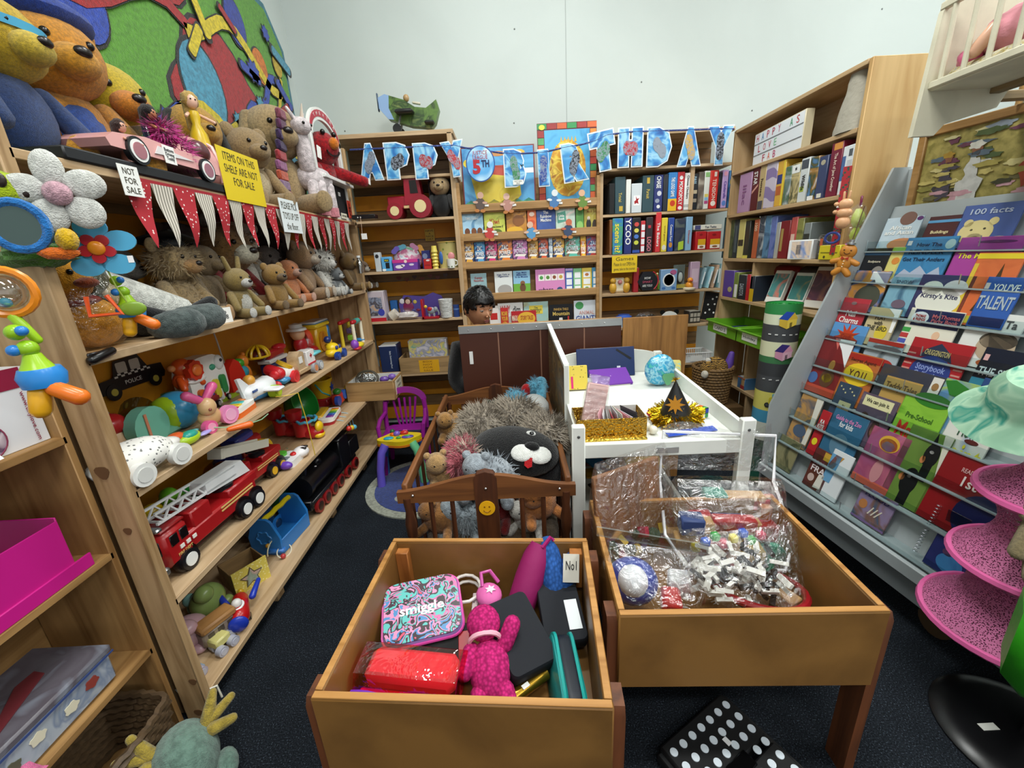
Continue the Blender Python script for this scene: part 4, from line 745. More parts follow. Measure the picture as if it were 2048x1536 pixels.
bl_=thing('christmas_strap','red christmas patterned strap hanging down the puzzle unit post','strap');p=at(1706,420,x=XR-.02);bl_.matrix_world=T(XR-.012,RY0+.03,p.z,rz=-.9)
bx('strap',mat('#a8242c','spots',.7,c2='#2c4a3c',scale=1.6,bump=.35),bl_,(0,0,0),(.035,.004,.42),.001);bx('buckle',pl('#e8e8e4'),bl_,(0,-.004,.03),(.04,.004,.02),.001)
# play mat roll
p0,p1=at(1600,596,y=2.28),at(1572,830,y=2.28)
rl=thing('rolled_play_mat','rolled road play mat standing beside the book rack','mat',(1.615,2.44,0),.15)
hR=1.15;rR=.095
bands=[(.0,'#2f6a58'),(.18,'#274a3c'),(.3,'#d8dcd0'),(.42,'#4a9ac0'),(.5,'#d8cf6a'),(.62,'#4a4c50'),(.72,'#3c3e42'),(.8,'#3f7a4c'),(.84,'#dfe0bc'),(.93,'#46484c'),(.985,'#46484c'),(1.03,'#dfe4c8'),(1.09,'#2f8a4a'),(1.15,None)]
for k in range(len(bands)-1):G().lathe([(rR,bands[k][0]),(rR,bands[k+1][0])],32).o('printed_band',pl(bands[k][1],.5),rl)
G().tube([((.03+.062*k/60)*math.cos(k*.42),(.03+.062*k/60)*math.sin(k*.42),hR-.01)for k in range(61)],.006,5).o('rolled_edge',pl('#1f8a3c'),rl);G().lathe([(rR-.004,hR-.012),(0,hR-.015)],30).o('roll_end',pl('#2a7a44'),rl)
def on_roll(poly,ang,z_,c,s):G().prism([(a*s,b*s)for a,b in poly],.002,T(0,0,z_)@MX.Rotation(ang,4,'Z')@T(0,-rR-.001,0)@UP).o('printed_shape',pl(c,.5),rl)
for z_,c1,c2,c3 in((1.06,'#d8b43c','#1f4ab0','#e8c84a'),(.87,'#d898b4','#3a2a78','#e0b0c4')):
 on_roll([(-.04,-.03),(.0,-.05),(.0,.0),(-.04,.01)],-.45,z_,c1,1);on_roll([(0,-.05),(.045,-.025),(.045,.01),(0,0)],-.45,z_,c3,1);on_roll([(-.045,.008),(-.01,.05),(.03,.045),(.0,0)],-.45,z_,c2,1);on_roll([(0,0),(.03,.045),(.05,.01)],-.45,z_,c1,1);on_roll([(.012,-.044),(.024,-.038),(.024,-.01),(.012,-.014)],-.45,z_,'#2a2a30',1)
for k in range(5):on_roll([(-.008,-.003),(.008,-.003),(.008,.003),(-.008,.003)],-1.3+.38*k,.975,'#e8e8e8',1);on_roll([(-.008,-.003),(.008,-.0),(.008,.005),(-.008,.002)],-1.3+.38*k,.7,'#e8e8e8',1)
on_roll(circ(14,.016),-.9,.54,'#22242c',1);on_roll(circ(14,.009),-.9,.54,'#e8e8e8',1.02);on_roll(rrect(.07,.05,.01),-.5,.57,'#d8c83c',1);on_roll(rrect(.04,.03,.006),-.5,.6,'#7ab8c8',1);on_roll(circ(16,.03),-.6,.22,'#1f5a44',1)
# ---- books on the magazine rack: tier, top-left px, top-right px
gk='picture books on the grey magazine rack'
def rackbook(k,tl,tr,col,label,items=(),off=0.,d=.006,name='picture_book',kind='book',curl=None,hs=1.):
 d0,z0=TIER[k];d0+=.02-off
 n=RM.to_3x3()@V((0,math.cos(TILT),-math.sin(TILT)));o_=RO+RM@V((0,d0,z0))
 up=RM.to_3x3()@V((0,math.sin(TILT),math.cos(TILT)))
 q=[]
 for u,v in(tl,tr):
  r_=ray(u,v);t_=(o_-CAM).dot(n)/r_.dot(n);P_=CAM+r_*t_-o_;q.append((P_.dot(RA),P_.dot(up)))
 w_=q[1][0]-q[0][0];h=max(.08,(q[0][1]+q[1][1])/2)*hs
 M=MX.Translation(RO)@RM@T((q[0][0]+q[1][0])/2,d0,z0+.002,rx=-TILT)
 t=pack(name,label,'book',M,w_,h,d,col,items,gk,kind)
 if curl:
  G().grid(lambda a,b:((-.5+curl*a+(1-curl)*1.0*a)*w_*1+(.0),-d/2-.004-.03*math.sin(pi*.6*b)*a,h*(1.0-.3*b*a)),8,8).o('curled_page',pl('#eceeee',.5),t,3)
 return t
for a in(
 (8,(1777,439),(1851,431),art('#a8bfd0','#c4d4de','#8aa8c0'),'pale blue book on African and Asian homes at the top of the rack',[tt('African\nand Asian',WHT,.6,.8,.28),('e',.1,.95,.22,.2,'#7a5a50'),('e',.2,.15,.4,.2,'#c4875a'),('e',.42,.93,.08,.06,'#5a2a6a')]),
 (8,(1863,435),(1929,430),'#4a1c1c','dark maroon book on buildings in the top tier',[('r',0,.84,1,.08,'#5a9ac8'),tt('Buildings','#e8d8a8',.5,.55,.12)]),
 (8,(1934,413),(2058,402),'#4a5fa0','large blue fact book with a polar bear',[tt('100 facts','#b8c4dc',.84,.7,.13),('e',-.12,.36,.3,.28,'#d8c88c'),('e',-.3,.58,.08,.09,'#d8c88c'),('e',.12,.6,.08,.09,'#d8c88c'),('e',-.1,.24,.13,.1,'#e0d4a4'),('e',-.1,.22,.08,.06,'#3a2c2c'),('e',-.2,.42,.025,.025,'#22201c'),('e',.02,.44,.025,.025,'#22201c'),('e',.32,.16,.2,.1,'#d0c490')]),
 (7,(1737,497),(1787,498),'#15171b','black book on sculpture at the left of the rack',[('r',0,.82,1,.07,'#3f6f9c'),tt('Sculpture','#d8d0b8',.58,.5,.09),('e',.25,.25,.22,.2,'#8a8680')]),
 (7,(1789,496),(1815,494),'#d8cf7a','pale yellow and green slim book beside the sculpture book',[('r',0,.93,1,.1,'#8ab83c'),('e',.1,.6,.3,.1,'#d88a3c')]),
 (7,(1819,477),(1921,473),art('#2f6fa0','#3a80b0','#28608c'),'blue reindeer picture book with snowy mountains',[tt('How The','#1c3a5a',.84,.5,.08),tt('REINDEER','#122c48',.68,.7,.1),tt('Got Their Antlers','#122c48',.52,.85,.08),('p',[(-.5,.05),(-.3,.3),(-.15,.22),(0,.38),(.2,.2),(.38,.36),(.5,.1),(.5,0),(-.5,0)],'#a8b0c4'),('e',.4,.84,.09,.1,'#a8c4c8'),('r',-.42,.88,.09,.1,'#d8dce0')]),
 (7,(1925,478),(2058,470),'#a23c92','magenta picture book with yellow arched lettering',[tt('The Mulberry','#e0d83c',.6,.85,.14),('e',.1,.9,.3,.03,'#5a1c5a'),('e',-.25,.1,.1,.08,'#2c1030')]),
 (6,(1715,542),(1786,543),art('#5a6a44','#c88a3c','#4a6a9c','#3c4034','#d8b43c'),'colourful bird guide with a curled white page',[('r',.25,.88,.5,.2,'#e8e8ec'),('p',[(0,.98),(.2,.7),(.5,.6),(.5,.98)],'#f0f0f0'),('p',[(.1,.98),(.5,.66),(.5,.98)],'#a8a0cc'),('e',.1,.35,.36,.3,'#45483c')]),
 (6,(1788,555),(1845,556),art('#5a8aa8','#7aa8bc','#3c6480','#6a98a4'),'misty blue picture book with an animal',[tt('SNOW','#2c5070',.88,.6,.08),('e',.1,.3,.25,.12,'#6a5a6a')]),
 (6,(1848,550),(1957,553),'#34345c','navy book with a cream cloud shaped kite title',[('e',0,.42,.42,.32,'#dcdcd0'),('e',-.2,.7,.2,.16,'#dcdcd0'),('e',.22,.72,.22,.18,'#d4d0d0'),tt("Kirsty's Kite",'#2a2a50',.52,.7,.14),('r',0,.36,.6,.03,'#b08ab0'),('r',0,.28,.5,.03,'#b08ab0'),('e',.35,.1,.15,.08,'#c4b4c0')]),
 (6,(1962,506),(2058,506),art('#c9502c','#d8703c','#a8401c'),'orange picture book with a dark tree and yellow top band',[('r',0,.95,1,.07,'#e8d02c'),('r',-.44,.5,.1,.7,'#d8b83c'),('p',[(-.1,.2),(.35,.2),(.25,.5),(.15,.85),(.05,.5)],'#4a3418'),('r',0,.08,1,.1,'#d8c83c')]),
 (6,(1979,556),(2058,556),'#2f5aa8','royal blue talent book with silver letters',[tt("YOU'VE",WHT,.8,.7,.14,.1),tt('TALENT','#a8b4bc',.5,.95,.26),('r',-.42,.82,.12,.12,'#e0d0c8'),('r',0,.12,.9,.18,'#1c2a5c')],.012),
 (5,(1691,596),(1744,600),'#b0303c','red nail charms booklet with white lettering',[tt('Nail\nCharms','#f4ece8',.55,.75,.3),('r',0,.3,.3,.04,'#e8c8c4'),('e',-.05,.88,.1,.04,'#8a6a6c')]),
 (5,(1746,614),(1805,621),'#c4b48a','cream bird book with a curled cover',[('p',[(.1,1),(.35,.85),(.4,.4),(.5,.4),(.5,1)],'#f0f0ee'),tt('PLAY\nwith\nTHE BIRD','#3a3428',.6,.7,.4,-.05),('e',.15,.35,.2,.2,'#d8c03c')]),
 (5,(1826,616),(1933,627),'#e0dccc','party book with a navy title band and colourful side labels',[('r',.05,.8,.9,.36,'#1c2450'),tt('THOMAS\n& FRIENDS','#c43c30',.8,.24,.14,-.26),('e',-.26,.8,.17,.13,'#e8ecf0'),tt('THOMAS\n& FRIENDS','#c43c30',.8,.24,.12,-.26),tt('My Thomas\nParty Book','#d86a70',.8,.5,.2,.22),*[('r',-.42,.12+.13*k,.16,.1,c)for k,c in enumerate(('#3f8a3c','#4a5ab0','#b83c3c','#3f9a4a'))],('e',.18,.2,.18,.16,'#c44a3a'),('e',.18,.46,.07,.09,'#e0b898'),('e',-.1,.2,.08,.14,'#b89a8a')]),
 (5,(1952,618),(2058,640),art('#d8d8d4','#e0e0dc','#c4beb8'),'white picture book with a child in a woolly hat',[tt('Teihi Ta','#4a4a4e',.82,.7,.14,.05),('e',.2,.4,.35,.26,'#b8a48c'),('e',.2,.52,.34,.16,'#4a4238'),('e',.3,.1,.3,.08,'#b85a2c')]),
 (4,(1671,644),(1739,655),'#5a94cc','sky blue book with a red starburst',[('s',0,.72,.3,'#c43c1c',11),('e',0,.72,.22,.12,'#e88a2c'),tt('Crash','#a3241c',.72,.3,.1)]),
 (4,(1741,676),(1812,688),art('#7a8a94','#a8b4bc','#5a6a70','#8ab0cc'),'grey storybook with a red fire helmet and curled top',[('r',0,.94,1,.1,'#b83428'),('e',.1,.8,.4,.06,'#6a6468'),('e',.2,.38,.25,.16,'#a82c28'),('e',.2,.26,.2,.12,'#5a4030')]),
 (4,(1831,675),(1953,694),'#a82028','red storybook collection with a blue oval badge',[('e',.0,.42,.34,.3,'#2c3c80'),('p',[(-.28,.66),(-.2,.82),(0,.95),(.2,.8),(.28,.64),(0,.72)],'#28304a'),tt('CHUGGINGTON','#d8c080',.77,.42,.1),tt('Storybook\nCollection','#8a9ad0',.42,.5,.26),*[('r',.42,.25+.1*k,.14,.03,'#c88a80')for k in range(4)],*[('r',-.42,.4+.1*k,.14,.03,'#c88a80')for k in range(4)]]),
 (4,(1977,692),(2058,712),'#10182c','dark navy book with large white serif capitals',[tt('THE SEA','#e8ecf0',.62,.85,.14),('r',0,.25,1,.5,'#2f7a94'),('r',-.38,.84,.12,.1,'#d8a8a8')]),
 (3,(1645,669),(1713,683),art('#6a1a1c','#7a2022','#5a1416',s=.5),'dark red christmas annual with a curled corner',[('p',[(.0,.98),(.25,.8),(.5,.55),(.5,.99)],'#eaeaec'),('p',[(-.05,.98),(.12,.8),(.1,.98)],'#d86a60'),('e',.15,.3,.2,.16,'#5a3a24'),('e',.15,.3,.14,.08,'#d8c02c'),('e',.15,.52,.08,.1,'#a87a3c'),('e',-.25,.25,.14,.1,'#4a6aa0'),('r',0,.07,1,.14,'#b84a34')]),
 (3,(1704,704),(1768,718),art('#a8542c','#b86a34','#8a4020'),'brown and yellow secret agent paperback',[('r',0,.92,1,.12,'#a3281c'),('e',0,.6,.46,.22,'#e8c42c'),tt('Secret Agent','#5a1c10',.86,.8,.08),tt('Y.O.U.','#5a2410',.6,.6,.16),('e',-.2,.2,.25,.16,'#d8a83c')]),
 (3,(1770,727),(1893,758),art('#2c3040','#3a3c48','#4a4038'),'teddy story treasury with a gold parchment title',[('r',-.05,.5,.6,.6,'#b89450'),tt('Teddy Tales','#5a3c1c',.62,.52,.16,-.05),('r',.42,.5,.15,.95,'#e0dcd4'),*[('e',.42,.15+.22*k,.05,.07,'#9a7448')for k in range(4)],('e',.25,.2,.12,.14,'#b88a48')]),
 (3,(1898,752),(2000,787),art('#8aa83c','#5a8ab8','#a8c44a','#6a9ac8'),'green and blue nature magazine with a rolled cover',[('p',[(-.5,.95),(-.3,.99),(.35,.8),(.3,.7),(-.3,.74)],'#2f7a2c'),('e',-.3,.55,.12,.1,'#e0c83c'),('e',.3,.55,.1,.12,'#d8dcdc'),tt('3','#4a4a4a',.55,.06,.1,.3)]),
 (3,(1972,756),(2030,770),'#2c4a80','navy blue book behind the green cloth hat',[]),
 (2,(1682,763),(1724,777),art('#28344c','#34465c','#223040'),'dark starry story book with a cream scroll',[('r',.1,.45,.55,.4,'#c8c094'),tt('IN\nTHE\nSTORY','#4a4830',.45,.4,.28,.1),*[('s',-.35+.14*k,.92-.05*(k%3),.02,'#e0d8a0')for k in range(6)]]),
 (2,(1729,784),(1801,806),art('#6a5a6c','#5a4c5e','#7a6a7a'),'mauve book of two children with a cream title',[('r',0,.86,.8,.2,'#ddd8a8'),tt('We can join it.','#3a3830',.86,.65,.1),('e',-.2,.42,.16,.22,'#4a342c'),('e',-.2,.42,.1,.14,'#b08468'),('e',.18,.38,.12,.18,'#3c2c2c'),('e',.18,.36,.08,.12,'#a87a64'),('r',.38,.3,.12,.26,'#c8b43c')]),
 (2,(1815,787),(1904,815),art('#7ab02c','#8ac03c','#5a9a20'),'bright green maths book with red letters',[tt('Maths','#c42c1c',.5,.75,.22),tt('Pre-School','#3a6a1c',.72,.6,.08),tt('Work','#2c8ab0',.28,.5,.16,-.15),('e',.1,1.0,.4,.1,'#2f7a24')]),
 (2,(1918,807),(2012,836),art('#dcdcd4','#e4e4dc','#3a78b8',s=.5),'white and blue painting book with yellow letters',[tt('How','#2f5a3c',.72,.4,.18,0),tt('Paint','#e8d83c',.42,.85,.3,.05),('e',.15,.6,.15,.03,'#5a2420'),('r',-.35,.93,.2,.1,'#d88a4c')]),
 (1,(1608,786),(1650,802),art('#5a6a80','#b88a4a','#3c5064','#c8a05c'),'small adventure paperback with a curled brown cover',[('p',[(.2,1),(.32,.5),(.3,.1),(.5,.1),(.5,1)],'#d8d4c8'),('e',0,.3,.3,.12,'#4a5a70')]),
 (1,(1648,819),(1664,828),'#b0242c','narrow red booklet with a yellow dot',[('e',0,.3,.3,.08,'#e0d02c'),tt('KA\nKITE',WHT,.7,.7,.2)]),
 (1,(1673,816),(1741,842),art('#2c5a78','#34688a','#24506c'),'deep blue guide book with pink and white title',[tt('Guide to the Zoo','#d88ac0',.86,.75,.08),tt('for kids','#e8ecf0',.76,.4,.1),('e',0,.4,.25,.2,'#5a8098')]),
 (1,(1751,850),(1826,884),art('#8a6a9c','#9a4a6c','#b8647c','#7a5a90',s=.6),'purple picture book with a rainbow',[('e',.05,.8,.26,.14,'#d8a83c'),('e',.05,.78,.22,.11,'#c4503c'),('e',.05,.76,.17,.08,'#5a8ac0'),('e',.05,.73,.13,.06,'#8a6a9c'),('e',.05,.3,.14,.2,'#c88a90'),('r',0,.06,1,.12,'#c4604c')]),
 (1,(1828,848),(1910,881),art('#5a7a34','#6a8a3c','#527030',s=.4),'olive green book with two black dogs',[('e',.22,.72,.17,.16,'#101214'),('p',[(.1,.8),(.16,1.0),(.24,.84)],'#101214'),('r',.24,.5,.2,.24,'#101214'),('e',.02,.32,.2,.18,'#121416'),('r',.05,.12,.24,.22,'#121416'),('e',.08,.64,.06,.05,'#c8824c'),('e',-.18,.34,.07,.05,'#c8824c'),('e',.2,.76,.05,.02,'#f0f0ec'),('e',-.02,.38,.05,.02,'#f0f0ec'),('p',[(.3,1),(.42,.7),(.5,.5),(.5,1)],'#dcd8c8')]),
 (1,(1898,893),(1998,944),'#8a141a','plain dark red school book low on the rack',[tt('READING','#d8a8a8',.82,.4,.06,.15),tt('1st','#e8dcd8',.68,.3,.14,.2)]),
 (0,(1565,869),(1604,888),art('#6a6a4c','#8a8460','#4c4e38','#a89c78'),'faded olive paperback at the far end of the bottom tier',[]),
 (0,(1636,893),(1673,916),art('#7a2440','#5a3424','#8a2c4c',s=.6),'crimson France travel guide in the bottom tier',[tt('FRA','#e8dcdc',.5,.7,.16),tt('DECOU','#b08a98',.66,.7,.1),('r',.2,.88,.4,.2,'#c8a03c'),('e',-.2,.25,.16,.1,'#c8b0a8'),('p',[(.05,.05),(.4,.08),(.38,.45),(.12,.42)],'#dcd8cc')]),
 (0,(1674,892),(1708,924),'#dfe3e6','white booklet with a rainbow corner',[('p',[(-.5,.3),(-.1,.3),(.0,.9),(-.5,.9)],'#6aa0c8'),('p',[(-.5,.55),(-.2,.6),(.1,.9),(-.3,.9)],'#c8923c'),('p',[(-.5,.62),(-.3,.68),(-.05,.9),(-.3,.9)],'#b8443c')],.0),
 (0,(1730,969),(1796,1010),art('#6a5a88','#8a7a9a','#7a5a50','#3c5a78','#b08a60'),'purple paperback about a flood standing alone',[tt('FLOOD','#2c2460',.84,.7,.13),tt('The','#4a4070',.93,.2,.05,-.2),('e',-.3,.5,.12,.14,'#b87a48'),('r',0,.05,1,.05,'#8a6aa0'),*[('p',[(-.1+.1*k,.3),(.0+.12*k,.55),(.03+.12*k,.54),(-.06+.1*k,.3)],'#d8d0c0')for k in range(3)]])):
 rackbook(*a)
nb=rackbook(0,(1880,1062),(1953,1110),art('#1c2458','#28306c','#3c2c60'),'dark blue spiral notebook with a rounded divider',[('e',.1,.35,.34,.26,art('#2f6aa8','#3f80b8','#28589a')),('e',-.05,.62,.14,.1,'#5a3c60'),('r',.3,.55,.15,.1,'#8a6a5c')],0,.01,'spiral_notebook')
w_,h=.2,.24
for k in range(16):G().tube([(-w_/2+.002+.006*math.cos(a),.009*math.sin(a),.02+k*.0135)for a in[q*pi/4 for q in range(8)]],.0012,4,closed=True).o('spiral_loop',mat('#c8ccd4','plain',.3,metal=.8),nb)
G().prism(circ(24,.09,.08,cy=0),.003,T(.02,.004,.235)@UP).o('divider_tab',pl('#161d50'),nb)
# ================================================================ TOYS ON THE LEFT SHELVES
TS=1.2
def pm(c):return c if isinstance(c,bpy.types.Material)else pl(c,.28)
def mk(name,label,cat,loc,rz,parts,group=None,s=1.,rx=0.,ry=0.):
 loc=V(loc)
 if loc.x<-1.15 and loc.x<WL+.1*TS:f_=(WL+.1*TS)/loc.x;loc.y=CAM.y+(loc.y-CAM.y)*f_;loc.x*=f_
 if loc.y>1.1 and loc.x<-1:loc.y=min(loc.y,3.3)
 t=thing(name,label,cat,loc,rz,group,rx,ry,s*TS);last=t
 for p in parts:
  sub=p[0].startswith('>');n=p[0].lstrip('>');k=p[1];g=G();a=p[2:-1];m=pm(p[-1])
  if k=='E':g.ell(*a[:2],16,10,jit=a[2]if len(a)>2 else 0)
  elif k=='B':g.box(a[0],a[1],b=a[2]if len(a)>2 else.003)
  elif k=='C':g.cyl(a[0],a[1],a[2],a[3]if len(a)>3 else None,18)
  elif k=='L':g.cap(a[0],a[1],a[2],a[3]if len(a)>3 else None)
  elif k=='T':g.tube(a[0],a[1],7,closed=len(a)>2)
  elif k=='K':g.lathe(a[0],22,a[1]if len(a)>1 else None,True)
  elif k=='P':g.prism(a[0],a[1],a[2]if len(a)>2 else UP)
  elif k=='X':txt(last if sub else t,a[0],a[1],a[2],a[3],p[-1],n);continue
  o=g.o(n,m,last if sub else t)
  if not sub:last=o
 return t
def S(u,v,z):return at(u,v,z=z)
def wheel(x,y,z,r,c,hub,w=.02):return[('wheel','C',(x,y-w/2,z),(x,y+w/2,z),r,c),('>hub','C',(x,y-w/2-.002,z),(x,y+w/2+.002,z),r*.64,hub)]
# frame for toys: x along the toy, -y side faces the room, rz=pi/2 turns -y to +x (into the aisle)
HP=pi/2
Z3,Z4,Z5=SH['toy'],SH['truck'],SH['low']
RED,CHR,YEL,LIM,BLU='#a31a1e',mat('#b8bcc0','plain',.25,metal=.9),'#e3b81c','#a4c824','#2a6fb8'
def firetruck(label,loc,rz,s,hub,lad,ladang,simple):
 P=[('body','B',(.0,0,.065),(.3,.085,.05),.006,RED),('chassis','B',(.01,0,.035),(.34,.07,.02),.003,'#2a0c0e'),('cab','B',(-.165,0,.085),(.085,.095,.1),.012,RED),('roof','B',(-.163,0,.138),(.075,.085,.008),.003,'#8c1418'),
         ('windscreen','B',(-.2085,0,.1),(.004,.08,.04),.002,'#120c0e'),('light_bar','B',(-.195,0,.145),(.02,.08,.012),.004,CHR),('bumper','B',(-.215,0,.04),(.02,.095,.022),.005,CHR),('pump_housing','B',(-.07,0,.11),(.07,.08,.05),.004,RED),('rear_box','B',(.1,0,.1),(.13,.08,.03),.004,RED),
         ('turntable','K',[(.032,.112),(.032,.125),(.02,.13)],T(.06,0,0),'#16161a'),('ladder_arm','L',(.06,0,.125),(.01,0,.15),.012,.009,'#16161a')]
 for sy in(-1,1):
  P+=[('side_window','B',(-.175+.03*k,sy*.0478,.105),(.024,.003,.03),.002,'#120c0e')for k in range(2)]+[('trim','B',(.06,sy*.0435,.075),(.14,.002,.004),0,'#d8b870'),('trim','B',(.06,sy*.0435,.085),(.14,.002,.004),0,'#d8b870')]
  P+=[('emblem','B',(-.16+.02*k,sy*.0485,.075),(.012,.002,.01),0,'#e8e4dc')for k in range(3)]
  for x in(-.155,.07,.13):P+=[('wheel_arch','C',(x,sy*.036,.034),(x,sy*.046,.034),.036,'#160a0a')]+wheel(x,sy*.045,.03,.028,'#16161a',hub,.022)
 t=mk('toy_fire_truck',label,'toy truck',loc,rz,P,'red toy fire trucks',s)
 g=G();wl=mat(lad,'plain',.45);R_=T(.1,0,.15,ry=ladang)
 if simple:
  for sy in(-1,1):G().box((-.12,sy*.026,.0),(.26,.006,.035),R_).o('ladder_side',wl,t)
  for k in range(9):g.box((-.23+.028*k,0,.0),(.006,.05,.006),R_)
  g.box((-.12,0,-.012),(.26,.05,.004),R_).box((-.25,0,0),(.02,.056,.04),R_)
 else:
  for sy in(-1,1):
   for dz in(-.014,.014):g.box((-.14,sy*.022,dz),(.28,.006,.006),R_)
   for k in range(12):g.box((-.27+.0224*k,sy*.022,0),(.004,.004,.034),R_@T(-.27+.0224*k,0,0,ry=(.7 if k%2 else-.7))@T(.27-.0224*k,0,0))
  for k in range(10):g.box((-.27+.03*k,0,-.012),(.005,.044,.005),R_)
  G().prism([(-.12,-.02),(.06,-.03),(.03,.02),(-.12,.016)],.05,R_@T(0,.025,0)@UP).o('ladder_base',wl,t)
 g.o('ladder',wl,t);txt(t,'FIRE DEPT',T(-.155,-.0495,.06)@UP,.045,.008,'#e0c070');return t
p=S(437,1085,Z4);firetruck('large red fire truck with white ladder and white wheels, nearest',(p.x-.055,p.y+.075,Z4),HP-.06,1.12,'#e8e8e4','#e6e8e8',.06,False)
p=S(530,975,Z4);firetruck('smaller red fire truck with yellow hubs and cream ladder',(p.x-.07,p.y+.03,Z4),HP-.08,.95,'#d8a81c','#e0dccc',.28,True)
# white patterned wheeled whale
p=S(305,955,Z3);mk('wheeled_animal','white animal printed toy with two white wheels','toy',(p.x-.05,p.y+.01,Z3),HP-.15,[('body','E',(0,0,.055),(.1,.065,.045),mat('#e6e4de','spots',.6,c2='#6a6a68',scale=2.2,bump=.25)),('tail','E',(.08,0,.05),(.05,.03,.02),'#e6e4de')]+wheel(-.04,-.065,.03,.03,'#e2e2de','#d0d0cc')+wheel(.075,-.055,.03,.03,'#e2e2de','#d0d0cc'))
p=S(378,888,Z3);mk('bug_rattle','lime green rattle with orange top and lilac wings','toy',(p.x,p.y,Z3),HP,[('body','E',(0,0,.02),(.045,.03,.02),LIM),('screen','E',(0,-.01,.03),(.028,.018,.014),'#2c9a8a'),('head','E',(-.03,.01,.035),(.03,.02,.015),'#d8602c'),('wing','E',(.05,-.02,.015),(.025,.012,.006),'#a49ad8'),('wing','E',(.05,.02,.02),(.025,.012,.006),'#7ac8c8')])
p=S(245,905,Z3);mk('toy_dome','grey domed toy with a red roofed figure at the near end','toy',(p.x-.1,p.y+.05,Z3),HP,[('shell','E',(0,.03,.07),(.07,.05,.09),'#6a6f86'),('figure','E',(0,-.02,.05),(.04,.04,.05),'#d8b490'),('red_roof','E',(0,-.02,.095),(.05,.045,.035),'#a81c20'),('green_base','B',(0,-.02,.015),(.08,.08,.03),.01,'#8a9a4a')])
p=S(312,900,Z3);mk('mint_snail','mint green round pull toy with a clear drum','toy',(p.x-.06,p.y+.04,Z3),HP,[('disc','C',(0,-.035,.065),(0,.0,.065),.062,'#7ac4ae'),('foot','B',(.05,-.0,.02),(.15,.05,.035),.012,'#7ac4ae'),('drum','C',(.02,.03,.08),(.09,.08,.09),.045,mat('#c4ccc4','clear',.1,bump=.25)),('strap','B',(-.02,-.038,.07),(.008,.003,.08),0,'#d88a6a')])
p=S(330,812,Z3);mk('bead_string','string of green, yellow and red wooden beads','toy',(p.x-.12,p.y,Z3+.02),HP,[('bead','E',(-.05,0,.02),.018,'#d8a81c'),('bead','E',(-.02,0,.035),.02,LIM),('bead','E',(.03,0,.045),.018,'#d8584a'),('bead','B',(-.05,0,-.005),(.03,.03,.03),.004,'#7a1c34'),('bead','B',(.07,0,.04),(.03,.03,.03),.004,'#2a3c7c'),('string','T',[(-.06,0,.0),(-.02,0,.03),(.07,0,.045)],.002,'#e8e0d0')])
p=S(393,858,Z3);mk('toy_ball','blue and lime ball with a purple swirl and yellow star','ball',(p.x-.07,p.y+.02,Z3),HP,[('ball','E',(0,0,.065),.065,'#3a98c8'),('lime_side','E',(-.03,.008,.065),(.04,.056,.058),LIM),('swirl','T',[(.02+.03*math.cos(a),-.058-.004*math.cos(a),.07+.03*math.sin(a))for a in[k*.6 for k in range(8)]],.006,'#5a3fa8'),('star','P',star(5,.022,.01),.006,T(.025,-.058,.07)@UP,'#e0b81c')])
p=S(385,800,Z3);mk('orange_monkey','orange plastic monkey sitting on the ball','toy',(p.x-.03,p.y+.02,Z3+.12),HP,[('body','E',(0,0,.03),(.04,.03,.035),'#d8541c'),('head','E',(0,-.005,.08),(.035,.03,.033),'#d8541c'),('face','E',(0,-.027,.076),(.024,.012,.02),'#f0cf9c'),('arm','L',(-.03,-.01,.04),(-.045,-.03,.01),.012,'#d8541c'),('arm','L',(.03,-.01,.04),(.045,-.03,.01),.012,'#d8541c'),('ear','E',(-.038,0,.085),.012,'#e89a5c'),('ear','E',(.038,0,.085),.012,'#e89a5c')])
p=S(355,775,Z3);mk('toy_sombrero','green and red plastic lid shaped like a hat','toy',(p.x-.1,p.y+.06,Z3+.045),HP,[('brim','K',[(.0,0),(.1,.0),(.115,.012),(.1,.022),(.05,.035),(0,.036)],'#a8341c'),('crown','K',[(.095,.02),(.06,.045),(.03,.05),(.028,.07),(0,.075)],'#2c5a34'),('stand','C',(0,0,-.045),(0,0,.01),.04,'#7a2a1c')])
p=S(440,782,Z3)
mk('baby_piano','white upright baby piano toy with four coloured keys and a red lion','toy',(p.x-.14,p.y+.08,Z3),HP,[('case','P',rrect(.2,.2,.07,6,0,.1),.06,T(0,.03,0)@UP,'#e6e4e0')]+[('key','P',rrect(.03,.075,.014,4,-.065+.042*k,.05+.008*k),.012,T(0,-.028,0)@UP,c)for k,c in enumerate(('#d8641c','#2a3f9c','#d8c83c','#2f8a4a'))]+[('lion_mane','P',blob(24,.036,.1,9),.02,T(-.075,-.028,.165)@UP,'#c8341c'),('lion_face','E',(-.075,-.05,.165),(.022,.01,.022),'#e0702c'),('cloud','E',(-.06,-.03,.125),(.045,.012,.012),'#f2f0ee'),('leaf','E',(.03,-.03,.15),(.016,.008,.012),'#3f9a78'),('face','E',(.07,-.03,.16),(.025,.012,.03),'#d8d8d4'),('>eye','E',(.07,-.042,.168),(.007,.004,.007),'#22242a')])
p=S(505,768,Z3);mk('red_arch_toy','red arched plastic toy behind the baby piano','toy',(p.x-.15,p.y+.06,Z3),HP,[('arch','P',[(-.05,0),(.05,0),(.05,.08),(.03,.13),(0,.15),(-.04,.12),(-.05,.08)],.03,'#c4281c'),('stand','B',(0,0,.008),(.11,.06,.016),.004,'#a81c14')])
